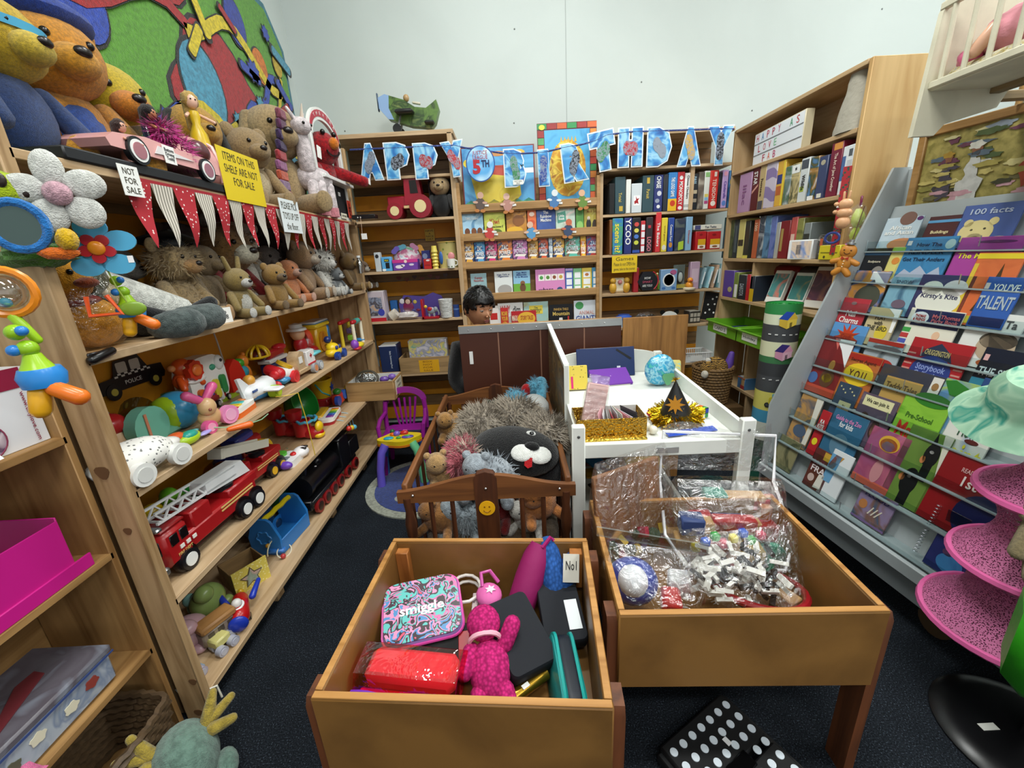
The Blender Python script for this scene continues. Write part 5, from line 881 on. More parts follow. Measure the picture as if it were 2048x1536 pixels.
p=S(522,758,Z3);mk('stacking_animals','turquoise, green and orange stacked animal toys','toy',(p.x-.12,p.y+.05,Z3),HP,[('lower_animal','E',(-.02,0,.03),(.035,.03,.03),'#3aa4b4'),('middle_animal','E',(-.025,0,.075),(.04,.032,.032),'#2f98b0'),('green_hat','E',(-.025,0,.115),(.026,.024,.022),'#3f9a2c'),('orange_animal','E',(.035,.02,.11),(.028,.025,.03),'#e0822c'),('>ear','E',(.05,.02,.14),.01,'#e0822c'),('orange_body','E',(.035,.02,.05),(.03,.028,.05),'#d87a24')])
p=S(432,858,Z3)
mk('pull_rabbit','pink and wooden pull along rabbit with pink wheels','toy',(p.x-.01,p.y,Z3),HP-.25,[('body','E',(0,0,.045),(.038,.028,.032),'#c9a070'),('head','E',(-.012,-.015,.085),(.028,.025,.03),'#d2ab7c'),('ear','L',(-.02,-.01,.105),(-.055,.0,.135),.012,.016,'#d85a90'),('ear','L',(.0,-.005,.11),(.035,.0,.14),.012,.016,'#d85a90'),('nose','E',(-.022,-.038,.08),.005,'#8a4a3a')]+wheel(-.03,-.025,.022,.022,'#d85a90','#e89ab8')+wheel(.05,-.02,.035,.032,'#e08ab8','#e8a8c8')+[('cord','T',[(-.03,-.03,.02),(.02,-.09,.003),(.09,-.11,.003),(.14,-.09,.003)],.002,'#8ab08a'),('carrot','L',(-.02,-.09,.012),(.03,-.12,.01),.008,.012,'#e0641c')])
p=S(493,826,Z3);mk('mini_guitar','white and orange toy guitar with coloured keys','toy',(p.x-.03,p.y,Z3),HP+.12,[('orange_base','P',rrect(.16,.07,.03),.018,T(0,0,0),'#d8641c'),('top','P',rrect(.156,.066,.03),.016,T(0,0,.018),'#eceae4'),('handle','C',(-.1,-.01,.02),(-.06,-.01,.02),.018,'#9a9ca0'),('red_key','B',(-.05,.0,.036),(.03,.045,.006),.002,'#c4242c'),('yellow_key','B',(-.015,.005,.036),(.03,.045,.006),.002,'#e0c02c'),('teal_key','B',(.018,.01,.036),(.028,.04,.006),.002,'#3fb4b0'),('knob','E',(.055,.01,.037),(.014,.014,.005),'#e08a4c')])
p=S(462,812,Z3);mk('small_red_truck','small red and white toy lorry behind the toy guitar','toy',(p.x-.09,p.y+.04,Z3),HP+.2,[('cab','B',(.05,0,.035),(.04,.04,.04),.006,'#b01c1e'),('tank','L',(-.06,0,.035),(.02,0,.035),.02,'#8c2024'),('panel','B',(.02,0,.035),(.02,.042,.045),.002,'#ece8e4')]+wheel(.05,-.018,.014,.014,'#16161a','#c8c8c8')+wheel(-.04,-.018,.014,.014,'#16161a','#c8c8c8'))
p=S(470,800,Z3);mk('lime_tray_toy','flat lime green toy tray lying behind the lorry','toy',(p.x-.14,p.y+.13,Z3),HP,[('tray','P',rrect(.13,.07,.02),.016,T(),'#a0bc2c'),('green_dial','C',(-.03,0,.016),(-.03,0,.024),.025,'#3f7a3c'),('knob','E',(.03,0,.02),(.015,.015,.008),'#2f5a3c')])
p=S(545,800,Z3)
mk('toy_airplane','white and blue toy airplane with red propeller and lime wheels','toy',(p.x-.06,p.y+.01,Z3),HP,[('hull','L',(-.07,0,.05),(.05,0,.048),.028,.04,'#e6e8ea'),('belly','L',(-.05,0,.036),(.05,0,.036),.024,.036,'#2a78b4'),('tail_fin','P',[(-.1,.04),(-.12,.12),(-.1,.12),(-.05,.07)],.01,T(0,.005,0)@UP,'#e6e8ea'),('wing','B',(0,-.06,.045),(.05,.07,.012),.005,'#e6e8ea'),('wing','B',(0,.05,.045),(.05,.06,.012),.005,'#e6e8ea'),('pilot','E',(-.03,.01,.092),.022,'#d89a3c'),('nose','E',(.085,0,.05),(.015,.02,.02),'#c4242a'),('propeller','E',(.095,-.02,.075),(.012,.022,.02),'#c4242a'),('propeller','E',(.095,-.02,.03),(.012,.022,.02),'#c4242a'),('propeller','E',(.095,.025,.05),(.012,.02,.02),'#c4242a')]+wheel(.03,-.045,.026,.026,LIM,'#c8d83c',.03)+[('stripe','B',(-.07,-.03,.06),(.03,.004,.008),0,'#2a4a8c'),('pull_cord','T',[(.0,-.06,.01),(.03,-.09,.003),(.07,-.115,0.0),(.08,-.12,-.12),(.09,-.12,-.3)],.002,'#d8b83c')])
p=S(592,765,Z3)
mk('toy_phone','red, white and blue toy telephone on wheels with a yellow dial','toy',(p.x-.06,p.y,Z3),HP,[('base','B',(0,0,.025),(.13,.08,.03),.012,'#2f86b8'),('body','E',(.005,0,.05),(.07,.042,.035),'#eceae8'),('dial','C',(.01,-.005,.078),(.015,-.012,.09),.036,'#e0b82c'),('handset','L',(-.05,-.01,.06),(-.045,.03,.075),.028,.026,'#c8202a'),('eye','E',(.055,-.033,.062),.005,'#22242a'),('smile','T',[(.04,-.042,.045),(.052,-.042,.04),(.064,-.036,.047)],.002,'#22242a')]+wheel(.01,-.045,.028,.028,'#d8343c','#c42830'))
p=S(635,748,Z3)
mk('wooden_ambulance','plain wooden toy ambulance with red cross panel and grey wheels','toy',(p.x-.07,p.y,Z3),HP,[('chassis','B',(0,0,.035),(.2,.06,.02),.003,pw['x']),('cab','P',[(-.1,.045),(-.03,.045),(-.03,.12),(-.06,.13),(-.09,.11),(-.1,.08)],.05,T(0,.025,0)@UP,pw['x']),('>window','B',(-.07,-.027,.09),(.03,.003,.03),0,'#eceae6'),('box','B',(.025,0,.08),(.08,.062,.07),.002,'#ece8e6'),('>cross','B',(.025,-.032,.09),(.02,.002,.006),0,'#c42430'),('>cross','B',(.025,-.032,.09),(.006,.002,.02),0,'#c42430'),('>band','B',(.025,-.032,.052),(.08,.002,.008),0,'#c42430'),('stretcher','B',(.095,-.01,.085),(.09,.05,.016),.006,'#6ac0c8')]+wheel(.03,-.035,.025,.024,'#9a9ea4','#d88a5c')+wheel(.09,-.035,.025,.024,'#9a9ea4','#c8ccd0'))
p=S(580,735,Z3);mk('toy_boat','navy and white toy ship with a red hull behind the phone','toy',(p.x-.14,p.y+.08,Z3),HP,[('hull','B',(0,0,.03),(.16,.06,.06),.008,'#16205c'),('deck','B',(0,0,.07),(.17,.065,.02),.004,'#e6e4e2'),('red_body','B',(.0,0,.1),(.15,.055,.04),.01,'#a81c22'),('bow','E',(.07,0,.115),(.05,.03,.02),'#b8202a'),('green_flash','B',(-.02,-.031,.03),(.04,.002,.01),0,'#5ab83c')])
p=S(556,712,Z3);mk('yellow_dome','yellow slotted dome toy on top of the ship','toy',(p.x-.16,p.y+.03,Z3+.125),HP,[('rim','T',[(.055*math.cos(a),.045*math.sin(a),.006)for a in[k*pi/10 for k in range(20)]],.006,1,YEL)]+[('rib','T',[(.055*math.cos(b)*math.cos(k*pi/4),.045*math.cos(b)*math.sin(k*pi/4),.006+.05*math.sin(b))for b in[q*pi/14 for q in range(8)]],.006,YEL)for k in range(8)]+[('dark_core','E',(0,0,.01),(.045,.036,.03),'#5a1c14')])
p=S(640,708,Z3);mk('sailor_doll','pig faced lifeguard doll in white and red with an orange ring','doll',(p.x-.14,p.y+.03,Z3),HP,[('legs','E',(0,-.02,.03),(.06,.05,.03),'#e8e6e4'),('shorts','E',(.05,-.04,.035),(.04,.03,.028),'#c4242c'),('body','E',(0,0,.08),(.045,.035,.05),'#b8242c'),('head','E',(-.01,0,.145),(.042,.038,.04),'#d8a884'),('hat','K',[(.055,0),(.05,.012),(.035,.016),(.034,.035),(0,.042)],T(-.015,0,.165),'#e6e6e4'),('ring','T',[(.06+.0*a,.0+.03*math.cos(a),.1+.05*math.sin(a))for a in[k*pi/8 for k in range(16)]],.018,1,'#e0502c'),('clear_bag','E',(.07,-.01,.07),(.05,.04,.06),mat('#ffe8e4','clear',.1,scale=30,bump=.15))])
p=S(685,716,Z3);mk('yellow_toy_car','yellow toy car with blue wheels and windows','toy car',(p.x-.05,p.y,Z3),HP,[('body','E',(0,0,.04),(.075,.04,.028),'#e2c01c'),('roof','E',(-.01,0,.065),(.042,.034,.028),'#e2c01c'),('window','B',(-.025,-.03,.067),(.022,.012,.02),.004,'#2a3c8c'),('window','B',(.012,-.03,.067),(.02,.012,.02),.004,'#2a3c8c'),('driver','E',(-.01,.02,.11),.02,'#20306c'),('digger_arm','L',(.02,.04,.07),(.06,.04,.09),.015,'#e0b01c')]+wheel(-.04,-.035,.022,.024,'#20408c','#2a50a8')+wheel(.045,-.035,.022,.026,'#20408c','#2a50a8'))
p=S(722,700,Z3);mk('phone_rattle','yellow and purple plastic baby rattle near the far end','toy',(p.x-.04,p.y+.05,Z3),HP,[('yellow_part','E',(.03,0,.02),(.05,.03,.018),'#e2c82c'),('purple_part','E',(-.04,0,.035),(.025,.025,.03),'#8a4ab8'),('red_part','E',(-.03,-.01,.01),(.03,.025,.012),'#b8242c')])
p=S(668,690,Z3);mk('activity_house','yellow and blue activity cube with a shape door','toy',(p.x-.2,p.y+.1,Z3),HP,[('cube','B',(0,0,.08),(.17,.13,.16),.012,'#d8a81c'),('roof','B',(0,0,.165),(.19,.15,.025),.008,'#e2c02c'),('side','B',(.075,-.055,.08),(.03,.03,.14),.006,'#2a78b8'),('arch_door','P',rrect(.1,.12,.045,5,-.02,.07),.006,T(0,-.066,0)@UP,'#c8821c'),('triangle_hole','P',[(-.05,.07),(.01,.07),(-.02,.12)],.004,T(0,-.072,0)@UP,'#a8641c'),('board','B',(.02,-.01,.185),(.19,.1,.012),.005,'#e6eaee'),('board_edge','B',(.02,-.01,.177),(.195,.105,.006),.003,'#2a78a8')])
p=S(724,692,Z3);mk('abacus_frame','red and white frame of turning letter blocks at the far end','toy',(p.x-.1,p.y+.1,Z3),HP,[('post','C',(sx*.07,sy*.04,.0),(sx*.07,sy*.04,.14),.011,c)for sx in(-1,1)for sy,c in((-1,'#ece4cc'),(1,'#e8cf3c'))]+[('top_bar','L',(-.07,sy*.04,.15),(.07,sy*.04,.15),.014,'#b8202a')for sy in(-1,1)]+[('base_bar','L',(.07,-.04,.015),(.07,.04,.015),.012,'#3a88c8')]+[('block','B',(-.035+.035*(k%3),0,.05+.045*(k//3)),(.03,.03,.035),.005,c)for k,c in enumerate(('#8ac83c','#a8384a','#2a2c34','#5a4a7a','#3a94a4','#2a2c34'))]+[('teal_sleeve','C',(-.03,-.04,.15),(.03,-.04,.15),.018,'#3aa49a')])
# ---- truck shelf
p=S(520,908,Z4);mk('toy_tractor','red and blue toy tractor with yellow wheels','toy',(p.x-.15,p.y+.06,Z4),HP,[('body','B',(.02,0,.1),(.16,.09,.07),.012,'#a8242a'),('bonnet','B',(-.08,0,.08),(.1,.08,.06),.012,'#2a3c9c'),('screen','B',(.0,0,.15),(.12,.08,.04),.01,'#3a4cac'),('bucket','B',(-.13,-.01,.04),(.05,.14,.06),.006,'#d8a41c'),('handle','T',[(-.02,0,.15),(0,0,.2),(.06,0,.2),(.08,0,.15)],.008,'#4a8a3c')]+wheel(.06,-.055,.055,.055,YEL,'#c4281c',.04)+wheel(-.05,-.05,.035,.035,YEL,'#c4281c',.03))
for k,(u,v)in enumerate(((594,872),(634,876))):
 p=S(u,v,Z4);mk('duck_boot',('left','right')[k]+' red toy boot with a yellow duck and blue frill','toy boot',(p.x-.08,p.y+.01,Z4),HP,[('shaft','K',[(.04,.02),(.042,.08),(.044,.1),(.04,.1),(.036,.06)],T(0,0,0),'#b01a20'),('toe','E',(.0,-.045,.03),(.036,.06,.032),'#b01a20'),('frill','T',[(.05*math.cos(a),-.03+.045*math.sin(a),.1+.004*math.sin(8*a))for a in[q*pi/12 for q in range(24)]],.007,1,'#4aa0c0'),('duck_head','E',(0,-.085,.06),(.03,.018,.028),YEL),('duck_base','E',(0,-.08,.018),(.034,.026,.018),YEL),('upper_boot','K',[(.03,.1),(.04,.13),(.04,.15),(.034,.15)],T(0,.03,0),'#9c161c')],'pair of duck boots')
p=S(655,838,Z4);mk('green_helmet','large green plastic bowl tipped on its side','toy',(p.x-.2,p.y+.1,Z4+.09),HP,[('bowl','K',[(.02,-.09),(.07,-.07),(.1,-.02),(.105,.02),(.098,.02),(.09,-.02),(.06,-.06),(0,-.08)],T(0,0,.02,rx=1.2,ry=-.3),'#1f7a2c')])
p=S(668,840,Z4)
mk('toy_piano','white baby keyboard with rainbow keys and dangling charms','toy',(p.x-.03,p.y+.02,Z4),HP+.15,[('base','P',rrect(.2,.08,.03),.02,T(0,0,.0),'#a8202a'),('case','P',rrect(.205,.085,.03),.018,T(0,0,.018),'#ece8e2'),('panel','B',(.02,.05,.03),(.16,.05,.03),.008,'#e0b02c')]+[('piano_key','B',(-.06+.021*k,-.015,.038),(.019,.04,.006),.002,c)for k,c in enumerate(('#7a2c8a','#2a3c9c','#2a6ab8','#2f8a3c','#8ab02c','#d8c02c','#d8641c'))]+[('charm','E',(-.05+.06*k,-.1,-.05-.02*k),.016,c)for k,c in enumerate(('#c8342c','#e0b82c','#5ab0c8'))]+[('charm_cord','T',[(-.05+.06*k,-.045,.01),(-.05+.06*k,-.095,-.005),(-.05+.06*k,-.1,-.05-.02*k)],.002,'#7ab0c8')for k in range(3)])
p=S(678,815,Z4);mk('sand_bucket','yellow toy bucket with a blue star and teal handle','bucket',(p.x-.16,p.y+.12,Z4+.06),HP,[('bucket','K',[(.05,0),(.065,.1),(.072,.11),(.072,.118),(.062,.114),(.048,.005)],'#d8b01c'),('star','P',star(5,.028,.012),.003,T(.01,-.062,.06)@UP,'#1c3a8c'),('handle','T',[(-.07,0,.1),(-.08,-.04,.05),(-.05,-.07,.02)],.005,'#3a9a9a'),('stand','B',(0,0,-.03),(.1,.1,.06),.01,'#a8242c')])
p=S(693,820,Z4);mk('gear_toy','red and blue gear figure toy in front of the bucket','toy',(p.x-.09,p.y+.1,Z4),HP,[('body','B',(0,0,.05),(.09,.05,.07),.01,'#c83a2c'),('gear','C',(-.05,-.03,.05),(-.05,-.01,.05),.03,'#2a4aa8'),('gear','C',(.05,-.03,.06),(.05,-.01,.06),.03,'#3a6ac8'),('hat','E',(-.02,-.01,.1),(.026,.024,.02),'#2f7a2c'),('ring','T',[(.09+.014*math.cos(a),-.02,.07+.03*math.sin(a))for a in[q*pi/8 for q in range(16)]],.005,1,'#e0c02c')])
p=S(590,925,Z4);mk('play_console','white toy console with purple and green buttons','toy',(p.x-.03,p.y-.0,Z4),HP,[('case','P',rrect(.13,.09,.03),.03,T(),'#e6e6e6'),('lobe','E',(.055,-.03,.025),(.04,.035,.025),'#ece8e8'),('screen','B',(-.03,.01,.032),(.05,.045,.004),.001,'#7a8088'),('green_dial','C',(.02,.04,.03),(.02,.04,.042),.024,'#5ab83c'),('purple_side','E',(-.065,-.02,.02),(.02,.03,.018),'#6a3fb0'),('black_key','B',(.05,-.045,.045),(.012,.03,.008),.001,'#111114'),('black_key','B',(.075,-.04,.043),(.012,.03,.008),.001,'#111114'),('red_button','E',(.02,-.015,.034),(.016,.014,.008),'#c42424')])
# wooden crate sticking out at the far end
p=at(740,790,z=Z4+.01);cx_=thing('wooden_box','shallow wooden box with white inside projecting from the truck shelf','box',(-1.08,3.12,Z4),0.);wi=pl('#d8d8d4')
for c,d_ in(((0,-.13,.075),(.36,.014,.15)),((0,.13,.075),(.36,.014,.15)),((.175,0,.075),(.014,.26,.15)),((-.175,0,.075),(.014,.26,.15))):bx('side_board',wood('#b08c5a','x','#8a6a3e'),cx_,c,d_,.002)
for c,d_ in(((0,.121,.075),(.34,.003,.146)),((-.165,0,.075),(.003,.24,.146))):bx('white_lining',wi,cx_,c,d_,0)
bx('base_board',wi,cx_,(0,0,.008),(.35,.25,.012),.001);bx('paper_label',pl('#dcd6c4'),cx_,(.183,0,.08),(.002,.18,.11),0)
for k,s_ in enumerate(('TAKE A','CARD','HERE')):txt(cx_,s_,T(.1845,0,.115-.035*k)@MX.Rotation(HP,4,'Z')@UP,.11,.018,'#4a4436')
mk('woven_bracelet','woven dark ring with foil inside the wooden box','ornament',(-1.13,3.1,Z4+.12),0,[('ring','T',[(.07*math.cos(a),.02*math.sin(a),.05*math.sin(a)+.02)for a in[q*pi/10 for q in range(20)]],.008,1,'#4a4438'),('foil','E',(0,0,.02),(.055,.02,.04),.15,mat('#b8bcbc','sparkle',.3))])
mk('purple_ribbon','purple ribbon bow inside the wooden box','ribbon',(-.98,3.12,Z4+.12),.3,[('bow','E',(-.02,0,.01),(.03,.02,.02),.1,'#6a4a9c'),('bow','E',(.03,0,.02),(.025,.02,.02),.1,'#7a5ab0')])
# ---- lowest shelf
p=S(600,1080,Z5);bt=thing('toy_toolbox','blue plastic toy toolbox with a yellow handle','toy box',(p.x-.1,p.y+.02,Z5),HP-.1)
bp_=pl('#2a7ac4',.35)
for sx in(-1,1):
 G().prism([(-.08,0),(.08,0),(.085,.1),(.05,.19),(.03,.205),(-.03,.205),(-.05,.19),(-.085,.1)],.014,T(sx*.12-.007)@YZ).o('end_wall',bp_,bt)
 G().tube([(sx*.128,.035*math.cos(a)*(1+.15*math.cos(6*a)),.1+.035*math.sin(a)*(1+.15*math.cos(6*a)))for a in[q*pi/18 for q in range(36)]],.004,5,closed=True).o('flower_outline',pl('#3f8cd0'),bt)
for sy in(-1,1):G().box((0,sy*.078,.04),(.24,.01,.08),b=.003).o('side_wall',bp_,bt)
bx('base',bp_,bt,(0,0,.01),(.24,.16,.02),.003);G().tube([(-.125,0,.185),(-.08,0,.19),(-.04,0,.184),(0,0,.19),(.04,0,.184),(.08,0,.19),(.125,0,.185)],.014,8).o('handle',pl('#e0c81c'),bt)
p=S(680,985,Z5);tr_=mk('toy_train','long black toy steam engine with red wheels','toy train',(p.x-.09,p.y+.03,Z5),HP-.05,[('boiler','C',(-.2,0,.15),(.08,0,.15),.055,'#101013'),('smokebox','C',(-.23,0,.15),(-.2,0,.15),.06,'#17171b'),('footplate','B',(0,0,.085),(.52,.13,.02),.003,'#0d0d10'),('cab','B',(.14,0,.17),(.12,.13,.17),.006,'#0f0f13'),('cab_roof','B',(.14,0,.26),(.15,.15,.015),.006,'#0b0b0e'),('tender','B',(.27,0,.14),(.12,.12,.1),.004,'#0f0f12'),('chimney','C',(-.19,0,.2),(-.19,0,.25),.02,.028,'#121216'),('dome','E',(-.05,0,.205),(.025,.025,.025),'#121216'),('bumper','B',(-.265,0,.08),(.02,.13,.05),.004,'#121215'),('white_dot','E',(-.1,-.02,.203),(.006,.006,.003),'#e8e8e8')]+sum([wheel(x,-.06,.04,.035,'#8a1a1c','#2a0c0c',.016)for x in(-.2,-.12,-.04,.04,.14,.24)],[]))
p=S(495,1170,Z5);sb_=thing('shape_box','square wooden box with a yellow star shaped sorting face','toy box',(p.x-.02,p.y+.03,Z5),HP-.6)
for c,d_ in(((0,.07,.055),(.15,.006,.11)),((-.072,0,.055),(.006,.14,.11)),((.072,0,.055),(.006,.14,.11))):bx('wall',wood('#9a7a50','x'),sb_,c,d_,.001)
fc=G().box((0,-.072,.06),(.15,.006,.12)).o('front_face',mat('#dcc85a','spots',.5,c2='#efe4a0',scale=2.2,bump=.3),sb_);G().prism(star(5,.05,.025),.004,T(0,-.075,.06)@UP).o('star_outline',pl('#5a5040'),sb_);G().prism(star(5,.043,.02),.003,T(0,-.0775,.06)@UP).o('star_window',art('#c8ccc0','#8a9a8a','#d8a8a0','#d8c05a'),sb_)
bx('base',wood('#9a7a50','x'),sb_,(0,0,.004),(.14,.14,.008),.001)
p=S(560,1108,Z5);mk('bead_maze','small blue bead maze with wire loops','toy',(p.x-.01,p.y,Z5),HP,[('base','B',(0,0,.02),(.03,.07,.02),.006,'#3a7ac8'),('wire','T',[(.05*math.cos(a),.01,.03+.04*math.sin(a))for a in[q*pi/10 for q in range(11)]],.0025,'#d8cfa8'),('wire','T',[(.04*math.cos(a),-.03+.02*math.sin(a),.015+.015*math.sin(a))for a in[q*pi/9 for q in range(18)]],.0025,1,'#e0d8c0'),('bead','E',(.04,-.02,.03),.01,'#e0d8d8'),('bead','E',(-.03,-.04,.012),.011,'#b83c3c'),('bead','E',(-.02,.02,.06),.009,'#c8922c')])
p=S(485,1235,Z5);mk('toy_rocket_plane','glossy red toy plane with blue wings and a pilot','toy',(p.x-.0,p.y,Z5),HP+.5,[('hull','L',(-.04,0,.04),(.04,0,.045),.034,.026,'#b01418'),('wing','L',(.03,-.04,.05),(.09,-.06,.065),.012,.008,'#2038a8'),('wing','L',(.03,.04,.05),(.09,.07,.075),.012,.008,'#2038a8'),('nose_ring','E',(-.075,0,.038),(.012,.03,.03),'#2038a8'),('cockpit','T',[(-.02+.022*math.cos(a),.018*math.sin(a),.07)for a in[q*pi/8 for q in range(16)]],.004,1,'#e8e8e8'),('pilot','E',(-.02,0,.08),.016,'#d8d4d0'),('tail','E',(.08,0,.04),(.012,.012,.02),'#c8a01c'),('wheel','C',(-.02,-.03,.012),(-.02,.03,.012),.012,'#111114')])
p=S(432,1290,Z5);mk('wooden_bus','wooden toy bus with grey wheels on the lowest shelf','toy',(p.x-.0,p.y+.03,Z5),HP-.45,[('body','B',(0,0,.045),(.11,.05,.05),.006,'#8a7a6c'),('roof','B',(0,0,.082),(.11,.06,.025),.006,wood('#b8844c','x'))]+[('window','B',(-.03+.03*k,-.026,.055),(.018,.003,.018),0,'#4a4038')for k in range(3)]+wheel(-.03,-.03,.016,.018,'#a8a8b0','#b8b8c0')+wheel(.01,-.03,.016,.018,'#a8a8b0','#b8b8c0')+wheel(.045,-.03,.016,.018,'#a8a8b0','#b8b8c0'))
p=S(425,1322,Z5);mk('wooden_wagon','pale yellow and mint wooden pull train with white string','toy',(p.x-.02,p.y+.0,Z5),HP-.3,[('yellow_block','B',(.05,0,.035),(.05,.045,.03),.005,'#c8c07a'),('mint_engine','B',(-.06,0,.035),(.06,.045,.03),.005,'#7ac0c0'),('base','B',(-.06,0,.015),(.08,.05,.014),.003,'#8a9aa8'),('chimney','C',(-.08,0,.05),(-.08,0,.075),.012,'#9aa8b0')]+wheel(.03,-.03,.016,.016,'#a8a8b4','#b8b8c4')+wheel(.07,-.03,.016,.016,'#a8a8b4','#b8b8c4')+wheel(-.04,-.03,.016,.016,'#b0a8b8','#b8b8c4')+[('string','T',[(-.1,-.01,.015),(-.105,-.05,.004),(-.08,-.085,.003),(-.05,-.1,-.006),(-.05,-.105,-.05)],.003,'#d8d4c4')])
p=S(405,1250,Z5);mk('mint_duck','mint wooden duck wagon behind the bus','toy',(p.x-.06,p.y+.08,Z5),HP,[('body','E',(0,0,.035),(.045,.03,.03),'#7ab0a8'),('head','E',(-.03,0,.075),.022,'#8abcb4')]+wheel(0,-.02,.014,.014,'#9aa0a8','#b0b4bc'))
# softer clutter deep inside the two lower shelves
for k,(u,v,zz_,dx,c,sz,lab)in enumerate([(330,1010,Z4,-.3,'#d8b81c',(.07,.05,.06),'yellow plastic bulb toy behind the ladder'),(362,1000,Z4,-.28,'#6ab82c',(.05,.05,.07),'lime dinosaur toy behind the ladder'),(420,985,Z4,-.28,'#5a9a34',(.07,.05,.05),'green leafy soft toy behind the ladder'),(395,955,Z4,-.3,'#2f9a3c',(.08,.06,.05),'bright green toy box behind the ladder'),(455,950,Z4,-.3,'#7a3424',(.06,.05,.05),'brown plastic toy behind the cream ladder'),(565,1000,Z5,-.34,'#2f6a3c',(.08,.07,.1),'dark green plush deep on the lowest shelf'),(600,960,Z5,-.24,'#1f7a6a',(.09,.07,.14),'teal plastic drum deep on the lowest shelf'),(520,1050,Z5,-.33,'#1c3a5c',(.08,.07,.09),'navy storage tub deep on the lowest shelf'),(385,1215,Z5,-.2,'#c8a0a8',(.06,.06,.05),'dusty pink soft toy at the near end of the lowest shelf'),(425,1195,Z5,-.22,'#8aa05a',(.06,.05,.06),'pale green plant toy on the lowest shelf'),(640,930,Z5,-.25,'#4a2c7a',(.05,.05,.08),'purple spotted toy behind the black train')]):
 p=S(u,v,zz_);y_0=solve_y(u,XL+dx,zz_)
 mk('soft_toy' if k%2 else 'plastic_toy',lab,'toy',(XL+dx,y_0,zz_),HP,[('body','E',(0,0,sz[2]),sz,c),('head','E',(-sz[0]*.5,-sz[1]*.4,sz[2]*1.9),(sz[0]*.5,sz[1]*.6,sz[2]*.5),c),('foot','E',(sz[0]*.6,-sz[1]*.7,sz[2]*.35),(sz[0]*.4,sz[1]*.4,sz[2]*.35),c),('foot','E',(-sz[0]*.5,-sz[1]*.8,sz[2]*.3),(sz[0]*.35,sz[1]*.4,sz[2]*.3),c)])
# police car cut-out on the orange back board
p=at(265,762,x=WL+.03);pc=thing('police_car_sticker','black police car picture stuck on the orange back board','sticker',(WL+.034,p.y,p.z),HP)
G().prism([(-.15,-.02),(-.15,.03),(-.08,.035),(-.06,.095),(.05,.1),(.08,.045),(.15,.04),(.16,.0),(.15,-.02)],.002,UP).o('car_body',pl('#131316'),pc)
for a in(-.045,.015):G().prism(rrect(.045,.04,.006,3,a+.01,.066),.0015,T(0,-.002)@UP).o('window',pl('#c4bcb0'),pc)
for k in range(11):G().prism([(-.075+.015*k,.03+.008*(k%2)),(-.061+.015*k,.03+.008*(k%2)),(-.061+.015*k,.037+.008*(k%2)),(-.075+.015*k,.037+.008*(k%2))],.0015,T(0,-.002)@UP).o('check',pl('#e0dcd4'),pc)
for a in(-.095,.1):G().prism(circ(20,.032,cx=a,cy=-.018),.003,T(0,-.001)@UP).o('wheel',pl('#16161a'),pc);G().prism(circ(14,.014,cx=a,cy=-.018),.003,T(0,-.003)@UP).o('hub',pl('#c8b850'),pc)
txt(pc,'POLICE',T(0,-.0025,.005)@UP,.075,.016,'#e8e4dc')
TS=1.
# ================================================================ PLUSH TOYS
def fuzz(par,spheres,n,L,m):
 g=G()
 for c,r in spheres:
  r=r if hasattr(r,'__len__')else(r,r,r)
  for _ in range(n):
   d=V((rnd.gauss(0,1),rnd.gauss(0,1),rnd.gauss(0,1))).normalized();p=V(c)+V((d.x*r[0],d.y*r[1],d.z*r[2]))
   t=(d+V((rnd.uniform(-.6,.6),rnd.uniform(-.6,.6),rnd.uniform(-.8,.3)))).normalized()*L*rnd.uniform(.6,1.2);s=d.orthogonal().normalized()*L*.09
   g.add([p-s,p+s,p+t],[(0,1,2)])
 o=g.o('fur',m,par,3);o['kind']='stuff';return o
def plush(label,loc,s,col,rz=HP,muz=None,ear='round',belly=None,hs=1.,lean=0.,hat=None,fz=0,name='plush_bear',shirt=None,foot=None,tilt=0.,feet=True,grp=None,c2=None):
 m=fur(col,c2);mz=fur(muz or col);t=thing(name,label,'plush toy',loc,rz,grp,0,0,s);t.rotation_euler[0]=lean
 G().ell((0,0,.3),(.24,.2,.3),jit=.015).o('body',fur(shirt)if shirt else m,t)
 if belly:G().ell((0,-.05,.29),(.18,.17,.24)).o('belly',fur(belly),t)
 R=MX.Rotation(tilt,3,'Y');hc=V((0,-.05,.62+.12*hs))
 def hp(x,y,z):return hc+R@V((x*hs,y*hs,z*hs))
 hd=G().ell(hc,(.25*hs,.23*hs,.23*hs),20,12,jit=.012).o('head',m,t)
 G().ell(hp(0,-.2,-.06),(.12*hs,.11*hs,.09*hs)).o('muzzle',mz,t);G().ell(hp(0,-.3,-.03),(.045*hs,.03*hs,.03*hs),10,7).o('nose',pl('#1c1412',.3),t)
 for q in(-1,1):
  G().ell(hp(q*.1,-.2,.05),.024*hs,10,7).o('eye',pl('#120c0a',.15),t)
  if ear=='round':G().ell(hp(q*.19,.03,.18),(.085*hs,.05*hs,.085*hs)).o('ear',m,t)
  elif ear=='long':G().cap(hp(q*.2,.0,.1),hp(q*.27,-.02,-.2),.06*hs,.075*hs).o('ear',fur(foot or col),t)
  elif ear=='up':G().cap(hp(q*.1,.02,.15),hp(q*.17,.04,.42),.055*hs,.04*hs).o('ear',m,t)
  G().cap((q*.22,-.04,.47),(q*.3,-.2,.22),.075,.07).o('arm',fur(shirt)if shirt else m,t)
  if feet:G().cap((q*.14,-.12,.1),(q*.19,-.36,.1),.1,.095).o('leg',m,t);G().ell((q*.195,-.44,.11),(.085,.03,.1)).o('foot_pad',fur(foot or muz or col),t)
 if hat:hat(t,hp,hs)
 if fz:fuzz(t,[((0,0,.3),(.24,.2,.3)),(hc,(.25*hs,.23*hs,.23*hs))],fz,.09,m)
 return t
